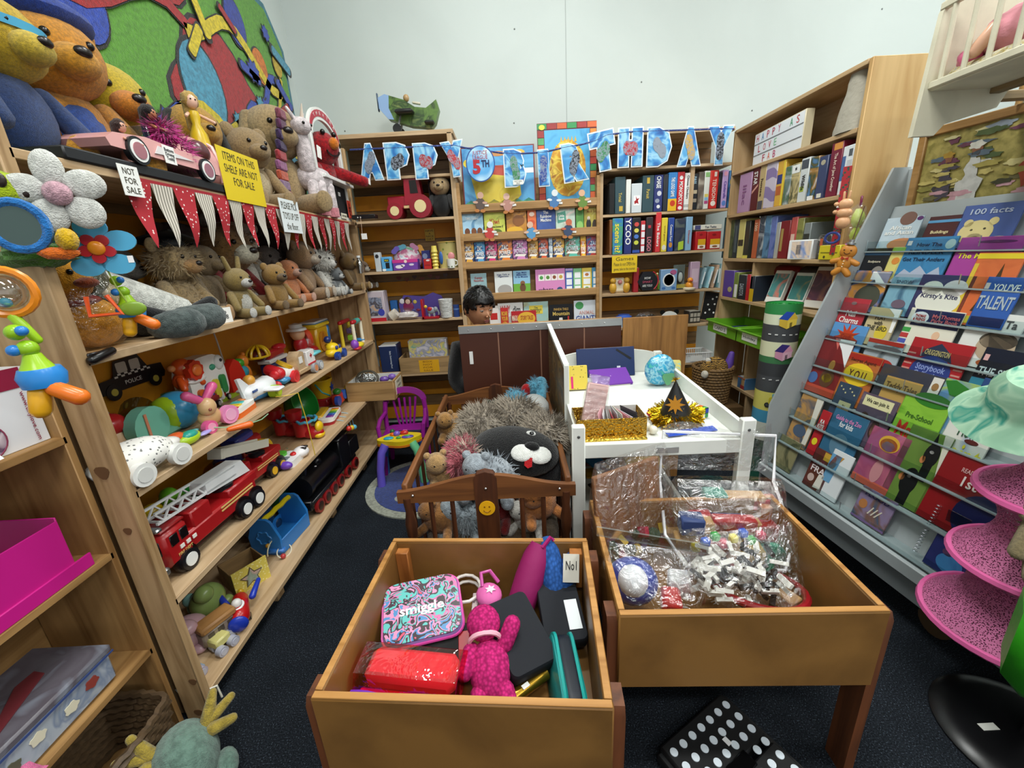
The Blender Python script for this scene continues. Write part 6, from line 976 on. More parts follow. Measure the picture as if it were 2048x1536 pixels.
def tagcard(t,x,y,z,rz=0.,w=.06,h=.08):G().box((0,0,0),(w,.003,h),T(x,y,z,rz=rz,ry=.15)).o('price_tag',pl('#eeece6'),t)
def P2(u,x,z=None):z=SH['teddy']if z is None else z;return(x,solve_y(u,x,z),z)
def santa(t,hp,hs):G().ell(hp(.02,.03,.2),(.22*hs,.2*hs,.1*hs)).o('hat',fur('#9c141c'),t);G().ell(hp(.24,-.02,.12),.07*hs).o('pompom',fur('#e8e4dc'),t)
def mortar(t,hp,hs):G().box((0,0,0),(.46*hs,.46*hs,.02),MX.Translation(hp(0,.02,.24))@T(rx=-.2,ry=.2)).ell(hp(0,.02,.18),(.2*hs,.19*hs,.09*hs)).o('mortarboard',pl('#0e0e10',.7),t)
def maroon(t,hp,hs):G().ell(hp(0,.05,.14),(.24*hs,.22*hs,.14*hs)).o('cap',fur('#3c1014'),t)
gt_='plush animals on the teddy shelf'
# duck in cellophane, badger, and the rest of the teddy shelf from near to far
x,y,z=P2(200,-1.24);dk=thing('wrapped_duck','yellow plush duck sealed in clear cellophane at the near end','plush toy',(x,y,z),HP)
G().ell((0,0,.075),(.085,.07,.075),jit=.01).o('body',fur('#d89a1c'),dk);G().ell((-.05,-.02,.2),(.06,.055,.06)).o('head',fur('#c8881c'),dk);G().ell((-.05,-.075,.19),(.03,.025,.014)).o('beak',fur('#8a3c1c'),dk);G().ell((-.02,-.0,.14),(.06,.05,.02)).o('ribbon',pl('#7a1c2c'),dk)
for q in(-1,1):G().ell((-.05+q*.025,-.065,.22),.008,8,6).o('eye',pl(BLK,.1),dk)
G().ell((-.01,0,.115),(.115,.095,.125),24,16,jit=.05).ell((-.05,0,.27),(.03,.03,.06),jit=.1).o('cellophane',mat('#fff6e0','clear',.07,scale=26,bump=.16),dk)
x,y,z=P2(300,-1.25);bd=thing('plush_badger','large grey and white plush badger slumped at the near end','plush toy',(x,y-.02,z),HP+.15)
g1,g2=fur('#56605e','#3c4544'),fur('#d8d8d0')
G().cap((-.1,.02,.17),(.1,-.05,.06),.06,.07,18).o('belly',g2,bd);G().cap((-.12,.05,.15),(.08,.0,.05),.07,.075,18).o('back',fur('#3a4040'),bd)
G().ell((-.15,.02,.2),(.06,.06,.055)).o('head',g1,bd)
for a,b in(((-.06,-.1,.04),(-.02,-.16,.04)),((.03,-.12,.045),(.1,-.17,.045))):G().cap(a,b,.045,.048,16).o('leg',g1,bd)
G().cap((.1,-.1,.06),(.16,-.15,.09),.022,.024).o('paw',fur('#141416'),bd);G().cap((-.1,-.06,.1),(-.04,-.12,.06),.018,.02).o('arm',fur('#1c1e20'),bd)
for a in(dict(u=372,x=-1.33,s=.29,col='#c0a270',muz='#c09054',hat=mortar,fz=700,label='beige plush bear wearing a black mortarboard'),dict(u=392,x=-1.47,s=.36,col='#4a2c1c',hat=maroon,label='dark brown plush bear in a maroon cap at the back'),dict(u=425,x=-1.36,s=.3,col='#9a8058',ear='none',hs=.85,label='tan plush seal behind the graduation bear'),dict(u=475,x=-1.38,s=.34,col='#9a7038',muz='#d8d0b8',ear='none',hs=1.3,shirt='#a81c20',fz=500,label='brown and cream plush in a red shirt with big eyes'),dict(u=490,x=-1.45,s=.42,col='#ded8cc',muz='#e8e4da',hat=santa,label='white plush bear in a red santa hat'),dict(u=488,x=-1.2,s=.19,col='#a88c44',muz='#e8e4dc',belly='#e4e0d4',ear='up',label='small golden plush fox with white chest at the front'),dict(u=548,x=-1.45,s=.3,col='#8a7c74',ear='long',label='taupe plush elephant behind the brown plush'),dict(u=560,x=-1.5,s=.4,col='#3a2618',label='very dark brown plush bear against the back board'),dict(u=560,x=-1.2,s=.2,col='#b08434',muz='#7a5c30',label='golden plush lion cub lying at the shelf front'),dict(u=586,x=-1.3,s=.22,col='#e08a50',ear='none',muz='#d8a890',label='plush in a bright orange hood'),dict(u=614,x=-1.3,s=.31,col='#a07c54',muz='#c8b8a4',foot='#d0c0ac',label='big tan plush bear with large pale feet'),dict(u=650,x=-1.27,s=.27,col='#dcd8ce',muz='#e6e2da',fz=500,label='white fluffy plush with a cream ribbon'),dict(u=660,x=-1.44,s=.34,col='#7a5630',label='brown plush bear behind the white one'),dict(u=678,x=-1.2,s=.16,col='#6c7072',muz='#d8d8d4',belly='#c8c8c2',label='small grey and white plush raccoon'),dict(u=690,x=-1.42,s=.27,col='#b49ac4',ear='up',label='lilac plush rabbit at the far end'),dict(u=703,x=-1.27,s=.26,col='#80602c',muz='#a88444',label='mustard brown plush bear near the far end'),dict(u=728,x=-1.22,s=.2,col='#8a6a4c',muz='#e0dcd4',ear='long',label='brown plush dog with white snout last on the shelf'),dict(u=262,x=-1.49,s=.28,col='#c0bcb0',ear='none',label='pale grey plush ball toy against the back near the badger')):
 u,x=a.pop('u'),a.pop('x');lb_=a.pop('label');a['s']*=1.14;x+=.03*(x>-1.42);plush(lb_,P2(u,x),rz=HP+rnd.uniform(-.4,.15),grp=gt_,**a)
x,y,z=P2(455,-1.14);sg=thing('price_card','white price card leaning on the graduation bear feet','card',(x,y,z+.001),HP-.4);bx('card',pl('#eceae4'),sg,(0,0,.03),(.05,.002,.06),0);txt(sg,'o\n$8',T(0,-.0015,.03)@UP,.02,.035,'#2a2a2a')
# ---- top shelf
ZT=SH['top']
def P3(u,x):return P2(u,x,ZT)
x,y,z=P3(215,-1.2);bt_=tag(G().box((0,0,.016),(.16,.78,.032),b=.004).o('black_tray',pl('#15161a',.5),None,loc=(-1.2,1.6,ZT)),'long black display tray along the top shelf edge','tray')
def beret(t,hp,hs):G().ell(hp(0,.06,.2),(.27*hs,.27*hs,.1*hs)).o('blue_hat',fur('#1c3f9c'),t)
def band(t,hp,hs):G().lathe([(.245*hs,-.02),(.25*hs,.03)],20,MX.Translation(hp(0,0,.06))@T(rx=.1)).o('head_band',pl('#4aa4cc',.7),t)
plush('large yellow plush toy in blue dungarees with a pale blue head band, nearest',P3(60,-1.3),.4,'#d8b41c',rz=HP+.05,shirt='#26447c',hat=band,muz='#e0c03c',ear='none',hs=1.05,feet=False)
plush('large golden plush bear in a blue hat and jacket',P3(175,-1.38),.47,'#d8901c',rz=HP-.35,shirt='#c8841c',hat=beret,muz='#dc9a24',hs=1.1,belly='#1f4a9c')
plush('big round yellow plush chick beside the golden bear',P3(262,-1.4),.38,'#dcbe1c',rz=HP-.3,muz='#e08a1c',ear='none',hs=1.35,feet=False,name='plush_chick')
# pink convertible and rounded pink coach
cp=pl('#d8a09c',.25)
cv=thing('toy_convertible','pink toy convertible with white wall tyres on the black tray','toy car',(-1.19,1.6,ZT+.033),HP)
G().prism([(-.24,.03),(.24,.03),(.25,.06),(.23,.075),(.1,.08),(.02,.078),(-.1,.085),(-.22,.07),(-.25,.05)],.14,T(0,.07,0)@UP).o('body',cp,cv);G().box((.02,0,.08),(.14,.1,.012),b=.004).o('seats',pl('#5a2c30'),cv);G().prism([(-.06,-.012),(.12,-.002),(-.04,.014)],.003,T(-.02,-.071,.055)@UP).o('side_flash',pl('#d8d4d4'),cv)
for q in(-1,1):
 for a in(-.15,.16):G().cyl((a,q*.06,.035),(a,q*.078,.035),.04,n=24).o('tyre',pl('#131316'),cv);G().cyl((a,q*.06,.035),(a,q*.08,.035),.032,n=24).o('white_wall',pl('#e4e4e2'),cv);G().cyl((a,q*.06,.035),(a,q*.082,.035),.024,n=20).o('hub',mat('#c08088','plain',.25,metal=.6),cv)
bx('windscreen',mat('#eef4f4','clear',.05,bump=.12),cv,(-.06,0,.105),(.006,.11,.05),.002);bx('note_card',pl('#eceae6'),cv,(-.02,-.0745,.05),(.05,.002,.055),0);txt(cv,'Buttons\nDriving\nTeddy',T(-.02,-.0762,.05)@UP,.04,.04,'#2a2a30')
mk('toy_coach','rounded pink toy coach with arched windows behind the convertible','toy',(-1.3,1.98,ZT),HP,[('body','E',(0,0,.12),(.16,.1,.12),'#cf9a98'),('window','E',(-.06,-.062,.17),(.05,.04,.045),'#5a3438'),('window','E',(.07,-.062,.16),(.05,.04,.045),'#6a4448'),('frame','T',[(.0,-.1,.06),(.01,-.102,.12),(.0,-.085,.2),(0,-.03,.238)],.008,'#dcaaa4')])
def doll(label,loc,rz,hair,dress,skin,s=1.,long=False):
 t=mk('fashion_doll',label,'doll',loc,rz,[('dress','K',[(.035,0),(.03,.05),(.014,.085),(.02,.11),(.016,.13)],dress),('head','E',(0,0,.165),(.022,.022,.027),skin),('arm','L',(-.02,0,.12),(-.045,-.04,.1),.006,skin),('arm','L',(.02,0,.12),(.045,-.05,.09),.006,skin),('hair','E',(0,.008,.172),(.03,.027,.03),.1,fur(hair)),('hair_tail','L',(0,.02,.17),(0,.035,.08),.026,.018,fur(hair)),('eye','E',(-.008,-.021,.168),.003,BLK),('eye','E',(.008,-.021,.168),.003,BLK)],None,s);return t
doll('blonde doll in a yellow and maroon dress standing on the coach',(-1.26,1.99,ZT+.2),HP-.6,'#c8a45c','#c8a81c','#dcb09a',1.05)
t=doll('dark haired doll with hot pink fluff in the convertible',(-1.2,1.66,ZT+.1),HP,'#16100e','#c8288a','#a8704c',.8);fuzz(t,[((.02,-.02,.1),(.04,.04,.04)),((.06,-.04,.03),(.045,.035,.06))],450,.05,fur('#d0288c'))
doll('brown haired doll lying beside the yellow plush',(-1.14,1.44,ZT+.033),HP,'#3a2018','#7a4a3c','#c89078',.6)
plush('golden yellow plush dog with black ears on the top shelf',(-1.42,2.2,ZT),.44,'#c8942c',ear='long',foot='#16120e',name='plush_dog',rz=HP-.5)
plush('sandy brown plush bear with a round snout on the top shelf',(-1.3,2.4,ZT),.38,'#a88a5c',belly='#cdb890',hs=1.1,rz=HP-.5)
sc_=thing('striped_scarf','purple and coral striped scarf hanging over plush toys','scarf',(-1.22,2.62,ZT),HP)
for k,c in enumerate(('#8a4a6c','#a8404c','#8a6a8c','#c8583c','#9a5c88','#a8343c','#3c2450','#3c2450','#5c2c50','#8a4458')):G().box((-.03+.006*k,.0+.02*math.sin(k*.5),.04+.052*k),(.1-.003*k,.03,.054),b=.008).o('stripe',fur(c),sc_)
plush('large tan plush hound with floppy ears on the top shelf',(-1.34,2.78,ZT),.6,'#b09468',ear='long',hs=1.05,name='plush_dog',rz=HP-.7,foot='#a48a60')
pu=thing('plush_alpaca','pink and white plush alpaca standing at the shelf edge','plush toy',(-1.17,2.86,ZT),HP-.3,None,0,0,1.35);w1=fur('#ded2d4');pk1=fur('#d88a94')
G().cap((-.03,0,.16),(.06,.02,.16),.055,.06,16).o('body',w1,pu);G().cap((-.05,-.02,.2),(-.07,-.03,.32),.035,.03).o('neck',w1,pu);G().ell((-.08,-.045,.35),(.038,.045,.036)).o('head',w1,pu)
for a in((-.05,-.03),(-.01,-.04),(.07,-.02),(.1,.02)):G().cap((*a,.13),(a[0]*1.1,a[1],.04),.024,.022).o('leg',w1,pu);G().cyl((a[0]*1.1,a[1],0),(a[0]*1.1,a[1],.04),.025,n=12).o('hoof',pk1,pu)
for q in(-1,1):G().cap((-.08+q*.02,-.04,.37),(-.08+q*.045,-.03,.41),.01,.006).o('ear',w1,pu);G().ell((-.08+q*.022,-.082,.355),.006,8,6).o('eye',pl(BLK,.1),pu)
G().cyl((-.08,-.06,.38),(-.085,-.075,.43),.008,.002,8).o('horn',pl('#d8c8b8'),pu);tagcard(pu,-.02,-.07,.26,.2,.03,.05)
# ---- puppet theatre with red plush
th=thing('puppet_theatre','white puppet theatre with a red arch and blackboard front','theatre',(-1.155,3.09,ZT),HP-.0);wt=pl('#e2e2de')
W_,H_=.46,.62
for q in(-1,1):bx('side_post',wt,th,(q*W_/2,0,H_/2-.05),(.03,.04,H_-.1),.002);bx('curtain',fur('#8c1418'),th,(q*(W_/2-.035),.012,.38),(.05,.02,.3),.006)
bx('ledge',wt,th,(0,-.02,.235),(W_+.03,.1,.02),.002);bx('blackboard',pl('#15161a',.8),th,(0,-.005,.12),(W_-.03,.012,.2),.001);bx('lower_rail',wt,th,(0,-.006,.012),(W_,.03,.024),.002)
AR=[(W_/2+.01)*1.0*math.cos(a)for a in[k*pi/16 for k in range(17)]];arc=[((W_/2+.015)*math.cos(k*pi/16),H_-.13+.17*math.sin(k*pi/16))for k in range(17)];inn=[((W_/2-.03)*math.cos(k*pi/16),H_-.145+.115*math.sin(k*pi/16))for k in range(17)]
G().prism(arc+inn[::-1],.02,T(0,0,0)@UP).o('arch',wt,th)
a2=[((W_/2+.004)*math.cos(k*pi/16),H_-.126+.152*math.sin(k*pi/16))for k in range(1,16)];i2=[((W_/2-.018)*math.cos(k*pi/16),H_-.14+.128*math.sin(k*pi/16))for k in range(1,16)];G().prism(a2+i2[::-1],.002,T(0,-.02,0)@UP).o('red_ribbon',pl('#b0283c'),th)
for k,ch in enumerate('THEATRE'):
 a=pi*(.74-.08*k);txt(th,ch,T((W_/2-.008)*math.cos(a),-.023,H_-.133+.14*math.sin(a))@UP@MX.Rotation(a-pi/2,4,'Z'),.02,.018,'#f0e8e4')
bx('red_card',pl('#d84c3c'),th,(W_/2-.03,-.03,.08),(.07,.003,.12),.001);txt(th,'SALE\nTHEATRE\nNOT FOR\nSALE',T(W_/2-.03,-.032,.08)@UP,.05,.085,'#3a1c14');bx('small_card',pl('#e8e2cc'),th,(.07,-.03,.025),(.1,.003,.035),0);txt(th,'NOT FOR SALE',T(.07,-.032,.025)@UP,.08,.012,'#3a3424');bx('white_sticker',pl('#eeeeee'),th,(.09,-.0125,.17),(.035,.002,.025),0)
rp=thing('red_plush','bright red plush leaning over the theatre ledge with an orange nose','plush toy',(-1.2,3.11,ZT+.247),HP-.45);rm=fur('#a8101a','#6c0810')
G().ell((0,.0,.05),(.1,.07,.08)).o('body',rm,rp);G().ell((0,-.03,.19),(.105,.1,.1),20,14).o('head',rm,rp);G().ell((0,-.135,.205),(.034,.03,.036)).o('nose',fur('#d8781c'),rp);G().cap((.08,-.03,.06),(.2,-.16,.0),.04,.035).o('arm',rm,rp);G().cap((-.08,-.03,.06),(-.13,-.09,.01),.04,.035).o('arm',rm,rp)
for q in(-1,1):G().ell((q*.045,-.1,.27),.016,10,7).o('eye',pl('#14100e',.2),rp);G().ell((q*.08,.0,.275),(.03,.02,.03)).o('ear',rm,rp)
G().tube([(.05*math.cos(a),-.12,.165+.03*math.sin(a))for a in[pi+k*pi/8 for k in range(9)]],.006,6).o('mouth',pl('#1c0606'),rp);tagcard(rp,.22,-.19,.0,.3,.025,.04)
# signs on the top shelf edge
def sgn(u,v,w,h,col,lines,lab,x=XL+.012,ry=0.):p=at(u,v,x=x);return sign(lab,T(p.x,p.y,p.z,rz=HP,ry=ry),w,h,col,lines)
sgn(486,357,.29,.2,'#dcc01c',[('ITEMS ON THIS',.75),('SHELF ARE NOT',.8),('FOR SALE',.5),(' ',.1)],'yellow handwritten sign standing on the top shelf edge')
tag(bx('red_book',pl('#b83a30'),None,(XL-.02,solve_y(475,XL,ZT),ZT+.012),(.03,.3,.022),.002),'thin red book lying on the top shelf edge under the sign','book')
sgn(262,362,.07,.085,'#e8e8e4',[('NOT',.6),('FOR',.6),('SALE',.7)],'small white not for sale note pinned on the first flag',XL+.022);sgn(582,433,.2,.16,'#dfe6e8',[('PLEASE PICK',.8),('TOYS UP OFF',.8),('the floor.',.6)],'white handwritten note hanging among the flags',XL+.022)
# ---- bunting
bu=thing('flag_bunting','red star and grey striped flag bunting along the top shelf','bunting',(XL+.004,0,ZT-.02),HP);fr=mat('#a8202c','spots',.8,c2='#e8d8d4',scale=1.7,bump=.22);fs=mat('#8a8478','stripes',.9,c2='#d8d0c4',axis='x',scale=2.6)
ue=[236,296,341,385,420,452,478,503,526,548,574,592,606,620,633,645,656,666,676,686,695]
for k in range(len(ue)-1):
 a,b=solve_y(ue[k],XL,ZT-.02),solve_y(ue[k+1],XL,ZT-.02);L_=.19+rnd.uniform(-.01,.01)
 def ff(i,j,a=a,b=b,L_=L_):wj=(1-j)**.8*.5+.01;m_=(a+b)/2;return(m_+(i-.5)*2*wj*(b-a)*.98,.01*math.sin(j*5+k)*j-.003,-L_*j)
 G().grid(ff,5,9).o('flag',fr if k%2==0 else fs,bu,3)
G().box(((solve_y(236,XL,ZT)+solve_y(695,XL,ZT))/2,0,.004),(solve_y(695,XL,ZT)-solve_y(236,XL,ZT),.004,.012)).o('tape',pl('#9c1c28'),bu)
# ---- play rug on the wall
rg=thing('wall_rug','colourful train pattern rug hung on the left wall','rug',(WL+.012,0,0),HP);ya,yb_=.75,3.62
P=[(ya,1.9),(yb_-.02,1.9),(yb_,1.95),(yb_,3.0),(yb_-.18,3.2),(ya,3.2)];G().prism(P,.01,UP).o('border',fur('#2f7a8c'),rg);G().prism([(ya,1.94),(yb_-.04,1.94),(yb_-.04,2.98),(yb_-.2,3.16),(ya,3.16)],.004,T(0,-.01)@UP).o('green_field',fur('#5c9a2c','#4c8424'),rg)
def rgp(poly,c,dy=.013):G().prism(poly,.003,T(0,-dy)@UP).o('rug_shape',fur(c),rg)
def rgt(pts,w_,c,dy=.014):
 for kk,(cc,ww_)in enumerate((('#1c1c1c',w_+.012),(c,w_))):L1=[];L2=[];N_=len(pts);[(L1.append((pts[i][0]-(pts[min(i+1,N_-1)][1]-pts[max(i-1,0)][1])/max(1e-4,math.dist(pts[min(i+1,N_-1)],pts[max(i-1,0)]))*ww_/2,pts[i][1]+(pts[min(i+1,N_-1)][0]-pts[max(i-1,0)][0])/max(1e-4,math.dist(pts[min(i+1,N_-1)],pts[max(i-1,0)]))*ww_/2)),L2.append((pts[i][0]+(pts[min(i+1,N_-1)][1]-pts[max(i-1,0)][1])/max(1e-4,math.dist(pts[min(i+1,N_-1)],pts[max(i-1,0)]))*ww_/2,pts[i][1]-(pts[min(i+1,N_-1)][0]-pts[max(i-1,0)][0])/max(1e-4,math.dist(pts[min(i+1,N_-1)],pts[max(i-1,0)]))*ww_/2)))for i in range(N_)];vs=[(a,-dy-.003*kk,b)for a,b in L1]+[(a,-dy-.003*kk,b)for a,b in L2];G().add(vs,[(i,i+1,N_+i+1,N_+i)for i in range(N_-1)]).o('rug_band',fur(cc),rg,3)
for c0,r0,z0,col_ in((2.75,.42,2.45,'#a81c20'),(2.2,.3,2.85,'#a81c20')):rgp([(c0+r0*1.06*a,z0+r0*1.06*b)for a,b in blob(26,1,.22,3,.62,c0)],'#1c1c1c');rgp([(c0+r0*a,z0+r0*b)for a,b in blob(26,1,.22,3,.62,c0)],col_,.0165)
for c0,z0,r0,col_ in((2.55,2.42,.2,'#4a9ab8'),(3.35,2.2,.16,'#2a7aa8'),(3.0,2.9,.12,'#2a3f9c'),(1.9,2.5,.15,'#2a4ab0'),(3.2,2.75,.1,'#d8781c'),(1.5,2.9,.2,'#a81c20'),(3.45,2.85,.07,'#c8a81c'),(1.3,2.4,.16,'#dcb81c')):rgp(circ(20,r0*1.1,r0*1.1*.8,c0,z0),'#1c1c1c',.018);rgp(circ(20,r0,r0*.8,c0,z0),col_,.0215)
for pts,w_,c in(([(2.2+.1*k,2.15+.16*math.sin(k*.55))for k in range(14)],.07,'#dcc41c'),([(2.5+.08*k,2.75-.1*math.cos(k*.6))for k in range(13)],.06,'#dcc41c'),([(1.2+.12*k,2.6+.12*math.sin(k*.7+1))for k in range(12)],.05,'#a81c20'),([(2.9+.05*k,2.35+.04*k+.05*math.sin(k))for k in range(12)],.05,'#2a4ab0'),([(3.1+.04*k,2.05+.08*k)for k in range(10)],.035,'#dcc41c'),([(1.6+.1*k,2.2+.08*math.sin(k))for k in range(9)],.05,'#2a4ab0')):rgt(pts,w_,c,.024)
rq=random.Random(5)
for k in range(34):
 c0,z0,r0=rq.uniform(1.2,3.5),rq.uniform(2.0,3.05),rq.uniform(.03,.075);cc=rq.choice(('#dcc41c','#a81c20','#2a4ab0','#4a9ab8','#d8781c','#dcc41c'))
 sh=star(rq.choice((6,8)),r0,r0*.7)if k%3 else rrect(r0*3.2,r0*.8,r0*.3);an=rq.uniform(0,3);sh=[(a*math.cos(an)-b*math.sin(an),a*math.sin(an)+b*math.cos(an))for a,b in sh]
 rgp([(c0+a*1.18,z0+b*1.18)for a,b in sh],'#1c1c1c',.031);rgp([(c0+a,z0+b)for a,b in sh],cc,.0335)
for u in(425,552):yq=solve_y(u,WL+.05,1.2);G().tube([(D+.05,yq-1.06,SH['teddy']-.03),(D+.055,yq-1.05,1.16),(D+.06,yq-1.045,1.02)],.004,5).o('white_cord',pl('#c8c4bc',.8),ls)
p=at(205,715,x=XL+.01);mk('black_clip','black plastic handle fixed under the teddy shelf edge','clip',(XL+.01,p.y,p.z),HP,[('grip','L',(-.03,0,.0),(.03,0,.012),.012,'#0c0c0e'),('plate','B',(0,.012,.01),(.06,.012,.014),.002,'#16161a')])
# ================================================================ NEAR LEFT: hanging toys, boxes
def hang(name,label,loc,rz,parts,s=1.):return mk(name,label,'toy',loc,rz,parts,None,s)
p=at(118,388,x=-1.06);fw=fur('#d8d8d2','#bcbcb6')
t=hang('plush_flower','white plush flower with a pink centre hanging on the post',p,.55,[('centre','E',(0,-.012,0),(.03,.02,.03),fur('#d0a4b0'))]+[('petal','E',(.062*math.cos(a),0,.062*math.sin(a)),(.032+.014*abs(math.cos(a)),.016,.032+.014*abs(math.sin(a))),fw)for a in[pi/2+.1+k*2*pi/5 for k in range(5)]],.9)
p=at(197,497,x=-1.07);bf_='#4aa4cc'
t=hang('foam_flower','light blue foam flower with a red and orange centre',p,.5,[('petal','P',circ(20,.026,.034,.052*math.cos(a),.052*math.sin(a),0),.008,bf_)for a in[.35+k*2*pi/5 for k in range(5)]]+[('disc','P',circ(20,.035),.009,bf_)]+[('red_petal','P',circ(14,.014,.014,.024*math.cos(a),.024*math.sin(a)),.01,T(0,-.006)@UP,'#b01c28')for a in[.9+k*2*pi/5 for k in range(5)]]+[('orange_centre','E',(0,-.016,0),(.018,.008,.018),'#e0861c'),('stem','T',[(0,0,-.03),(.01,0,-.1),(.03,0,-.17)],.002,'#8aa03c'),('leaf','E',(.03,0,-.16),(.03,.006,.02),'#7a9a2c'),('sticker','B',(.06,-.008,-.03),(.012,.002,.018),0,'#f0f0f0')])
p=at(2,385,x=-1.16);hang('plush_frog','lime green plush frog hanging at the left edge',p,.5,[('head','E',(0,0,0),(.055,.05,.05),fur('#a4b81c')),('eye','E',(.02,-.045,.02),(.012,.006,.016),'#2a1c14'),('eye','E',(.05,-.03,.0),(.012,.006,.016),'#2a1c14'),('body','E',(.02,.0,-.07),(.06,.05,.05),fur('#7a9a24')),('skirt','E',(.02,0,-.14),(.07,.05,.03),.2,fur('#4a7a24'))])
p=at(36,452,x=-1.08);hang('mirror_toy','round baby mirror in a blue plush ring',p,.6,[('ring','T',[(.045*math.cos(a),0,.05*math.sin(a))for a in[k*pi/10 for k in range(20)]],.01,1,fur('#2a78c4')),('mirror','P',circ(20,.045,.04),.004,mat('#4a5c58','plain',.15,metal=.4)),('orange_leaf','E',(.05,0,-.06),(.036,.01,.014),.1,fur('#d86a1c')),('yellow_leaf','E',(.07,.0,-.03),(.02,.02,.025),.1,fur('#dcb01c'))])
def cater(label,P,s=1.):
 x0,y0,z0=P;return mk('pull_rattle',label,'toy',P,.4,[('ball_joint','E',(0,0,0),.014,'#8ab81c'),('blue_cap','E',(.012,-.006,.002),.009,'#2a7ac8'),('ball_joint','E',(.008,0,-.03),.015,'#8ab81c'),('blue_cap','E',(-.006,-.01,-.03),.01,'#2a7ac8'),('neck','K',[(.012,-.04),(.016,-.052),(.02,-.06),(.024,-.068)],T(.01,0,0),'#9ac41c'),('blue_cup','K',[(.028,-.066),(.034,-.08),(.03,-.1),(.01,-.102)],T(.012,0,0),'#2a84d0'),('orange_foot','L',(.03,-.015,-.105),(.06,-.02,-.125),.014,.016,'#e0701c'),('yellow_foot','L',(.005,-.01,-.11),(.0,-.015,-.14),.016,.016,'#e0a41c')],None,s)
cater('lime and blue jointed baby rattle hanging in front of the shelf post',tuple(at(30,665,x=-1.0)),1.15);cater('smaller lime and blue jointed rattle hanging by the blue flower',tuple(at(232,562,x=-1.09)),1.)
p=at(8,585,x=-1.02);hang('ring_rattle','clear ball rattle in an orange ring at the left edge',p,.5,[('ring','T',[(.045*math.cos(a),0,.045*math.sin(a))for a in[k*pi/10 for k in range(20)]],.008,1,'#e0841c'),('ball','E',(0,0,0),.034,mat('#e8e4dc','clear',.05,bump=.2)),('bead','E',(.0,-.01,-.02),.01,'#5ab0d8'),('stem','L',(0,0,-.05),(.02,0,-.1),.01,.009,'#9ac41c')])
p=at(200,615,x=-1.08);hang('handle_toy','orange triangular teether hanging by the wrapped duck',p,.5,[('loop','T',[(-.02,0,.03),(-.025,0,-.02),(.04,0,-.02),(.02,0,.03)],.006,'#d8501c')])
# pink tray, tin, baby toy box, basket and dinosaur plush
pb_=thing('pink_box','magenta cardboard file box on the pine bookcase','box',(-1.33,.7,.727),HP);mg=pl('#c01680',.45)
for c,d_ in(((0,-.11,.085),(.5,.004,.17)),((0,.11,.1),(.5,.004,.2)),((.25,0,.09),(.004,.22,.18)),((-.25,0,.09),(.004,.22,.18))):bx('wall',mg,pb_,c,d_,.001)
bx('lower_flap',mg,pb_,(.02,-.114,.02),(.54,.006,.04),.002);bx('base',mg,pb_,(0,0,.003),(.5,.22,.005),0);bx('white_label',pl('#e8e4e8'),pb_,(-.2,-.1135,.06),(.12,.002,.06),0);bx('white_lining',pl('#d8d8d4'),pb_,(0,.106,.1),(.49,.003,.19),0)
tn_=thing('painted_tin','grey blue painted tin with red boats on the pine bookcase','tin',(-1.34,.78,.357),HP);tm=art('#8a94a4','#a4aab4','#78849a','#9aa0a8',s=1.5)
bx('tin_body',tm,tn_,(0,0,.05),(.34,.22,.1),.012);bx('lid',art('#6c6a72','#565058','#7c808c',s=1.2),tn_,(0,0,.106),(.35,.23,.024),.006);bx('lid_edge',pl('#3a4a7c'),tn_,(0,-.116,.094),(.346,.002,.006),0)
G().prism([(-.1,-.02),(.08,-.03),(.1,.0),(.06,.02),(-.06,.0)],.003,T(.0,-.02,.119,rz=.4)).o('painted_boat',pl('#6a2a30'),tn_)
for k,(a,c)in enumerate(((-.1,'#5a5a48'),(-.04,'#d8d0b8'),(.04,'#d8d0b8'),(.1,'#8a3c34'))):G().prism(blob(18,.018,.15,5,.8,k),.002,T(a,-.111,.05+.01*(k%2))@UP).o('painted_motif',pl(c),tn_)
bb_=thing('baby_toy_box','white and maroon carton with baby photos at the left edge','box',(-1.3,.9,1.1),HP-.05)
bx('carton',pl('#dcdce0'),bb_,(0,0,.1),(.26,.12,.2),.002);bx('maroon_band',pl('#8c1a3c'),bb_,(-.005,-.0605,.175),(.25,.002,.05),0);txt(bb_,'www.tinylove.com',T(.105,-.062,.075)@UP@MX.Rotation(VT,4,'Z'),.13,.012,'#8c1a3c');txt(bb_,'0m+',T(.03,-.062,.175)@UP,.03,.014,'#e8e0e4')
for a,b,r_ in((-.05,.11,.045),(.0,.045,.042)):G().prism(circ(24,r_),.002,T(a,-.061,b)@UP).o('photo',art('#a89ab0','#d8c8d0','#5a3c58','#c0b4c8',s=2),bb_);G().tube([(a+r_*math.cos(q*pi/12),-.063,b+r_*math.sin(q*pi/12))for q in range(24)],.002,4,closed=True).o('photo_ring',pl('#8c3c58'),bb_)
tag(G().grid(lambda a,b:(-1.25+.12*a,.72+.12*b,1.125+.05*math.sin(a*3)*b),6,6).o('crumpled_paper',pl('#e0e0e4'),None,3),'crumpled white paper beside the baby toy carton','paper')
tag(G().grid(lambda a,b:(-1.27+.08*a,.58+.13*b,.395+.03*math.sin(a*3+b*2)),6,6).o('pink_felt',fur('#d86a98'),None,3),'pink felt strip on the lower pine shelf','felt')
wb_=weave_basket('seagrass_basket','dark seagrass basket on the floor under the pine bookcase',(at(215,1500,z=.15).x,at(215,1500,z=.15).y,0),.1,.125,.2,'#5a4630',24,10,.6)
dn=thing('plush_dragon','sage green plush dragon with mustard horns on the floor','plush toy',(at(372,1520,z=.1).x,at(372,1520,z=.1).y,0),.7);sg_=fur('#6c8a7c');mu=fur('#a8923c')
G().ell((0,0,.1),(.085,.11,.1),20,14).o('body',sg_,dn);G().ell((0,-.1,.05),(.07,.06,.05)).o('head',sg_,dn)
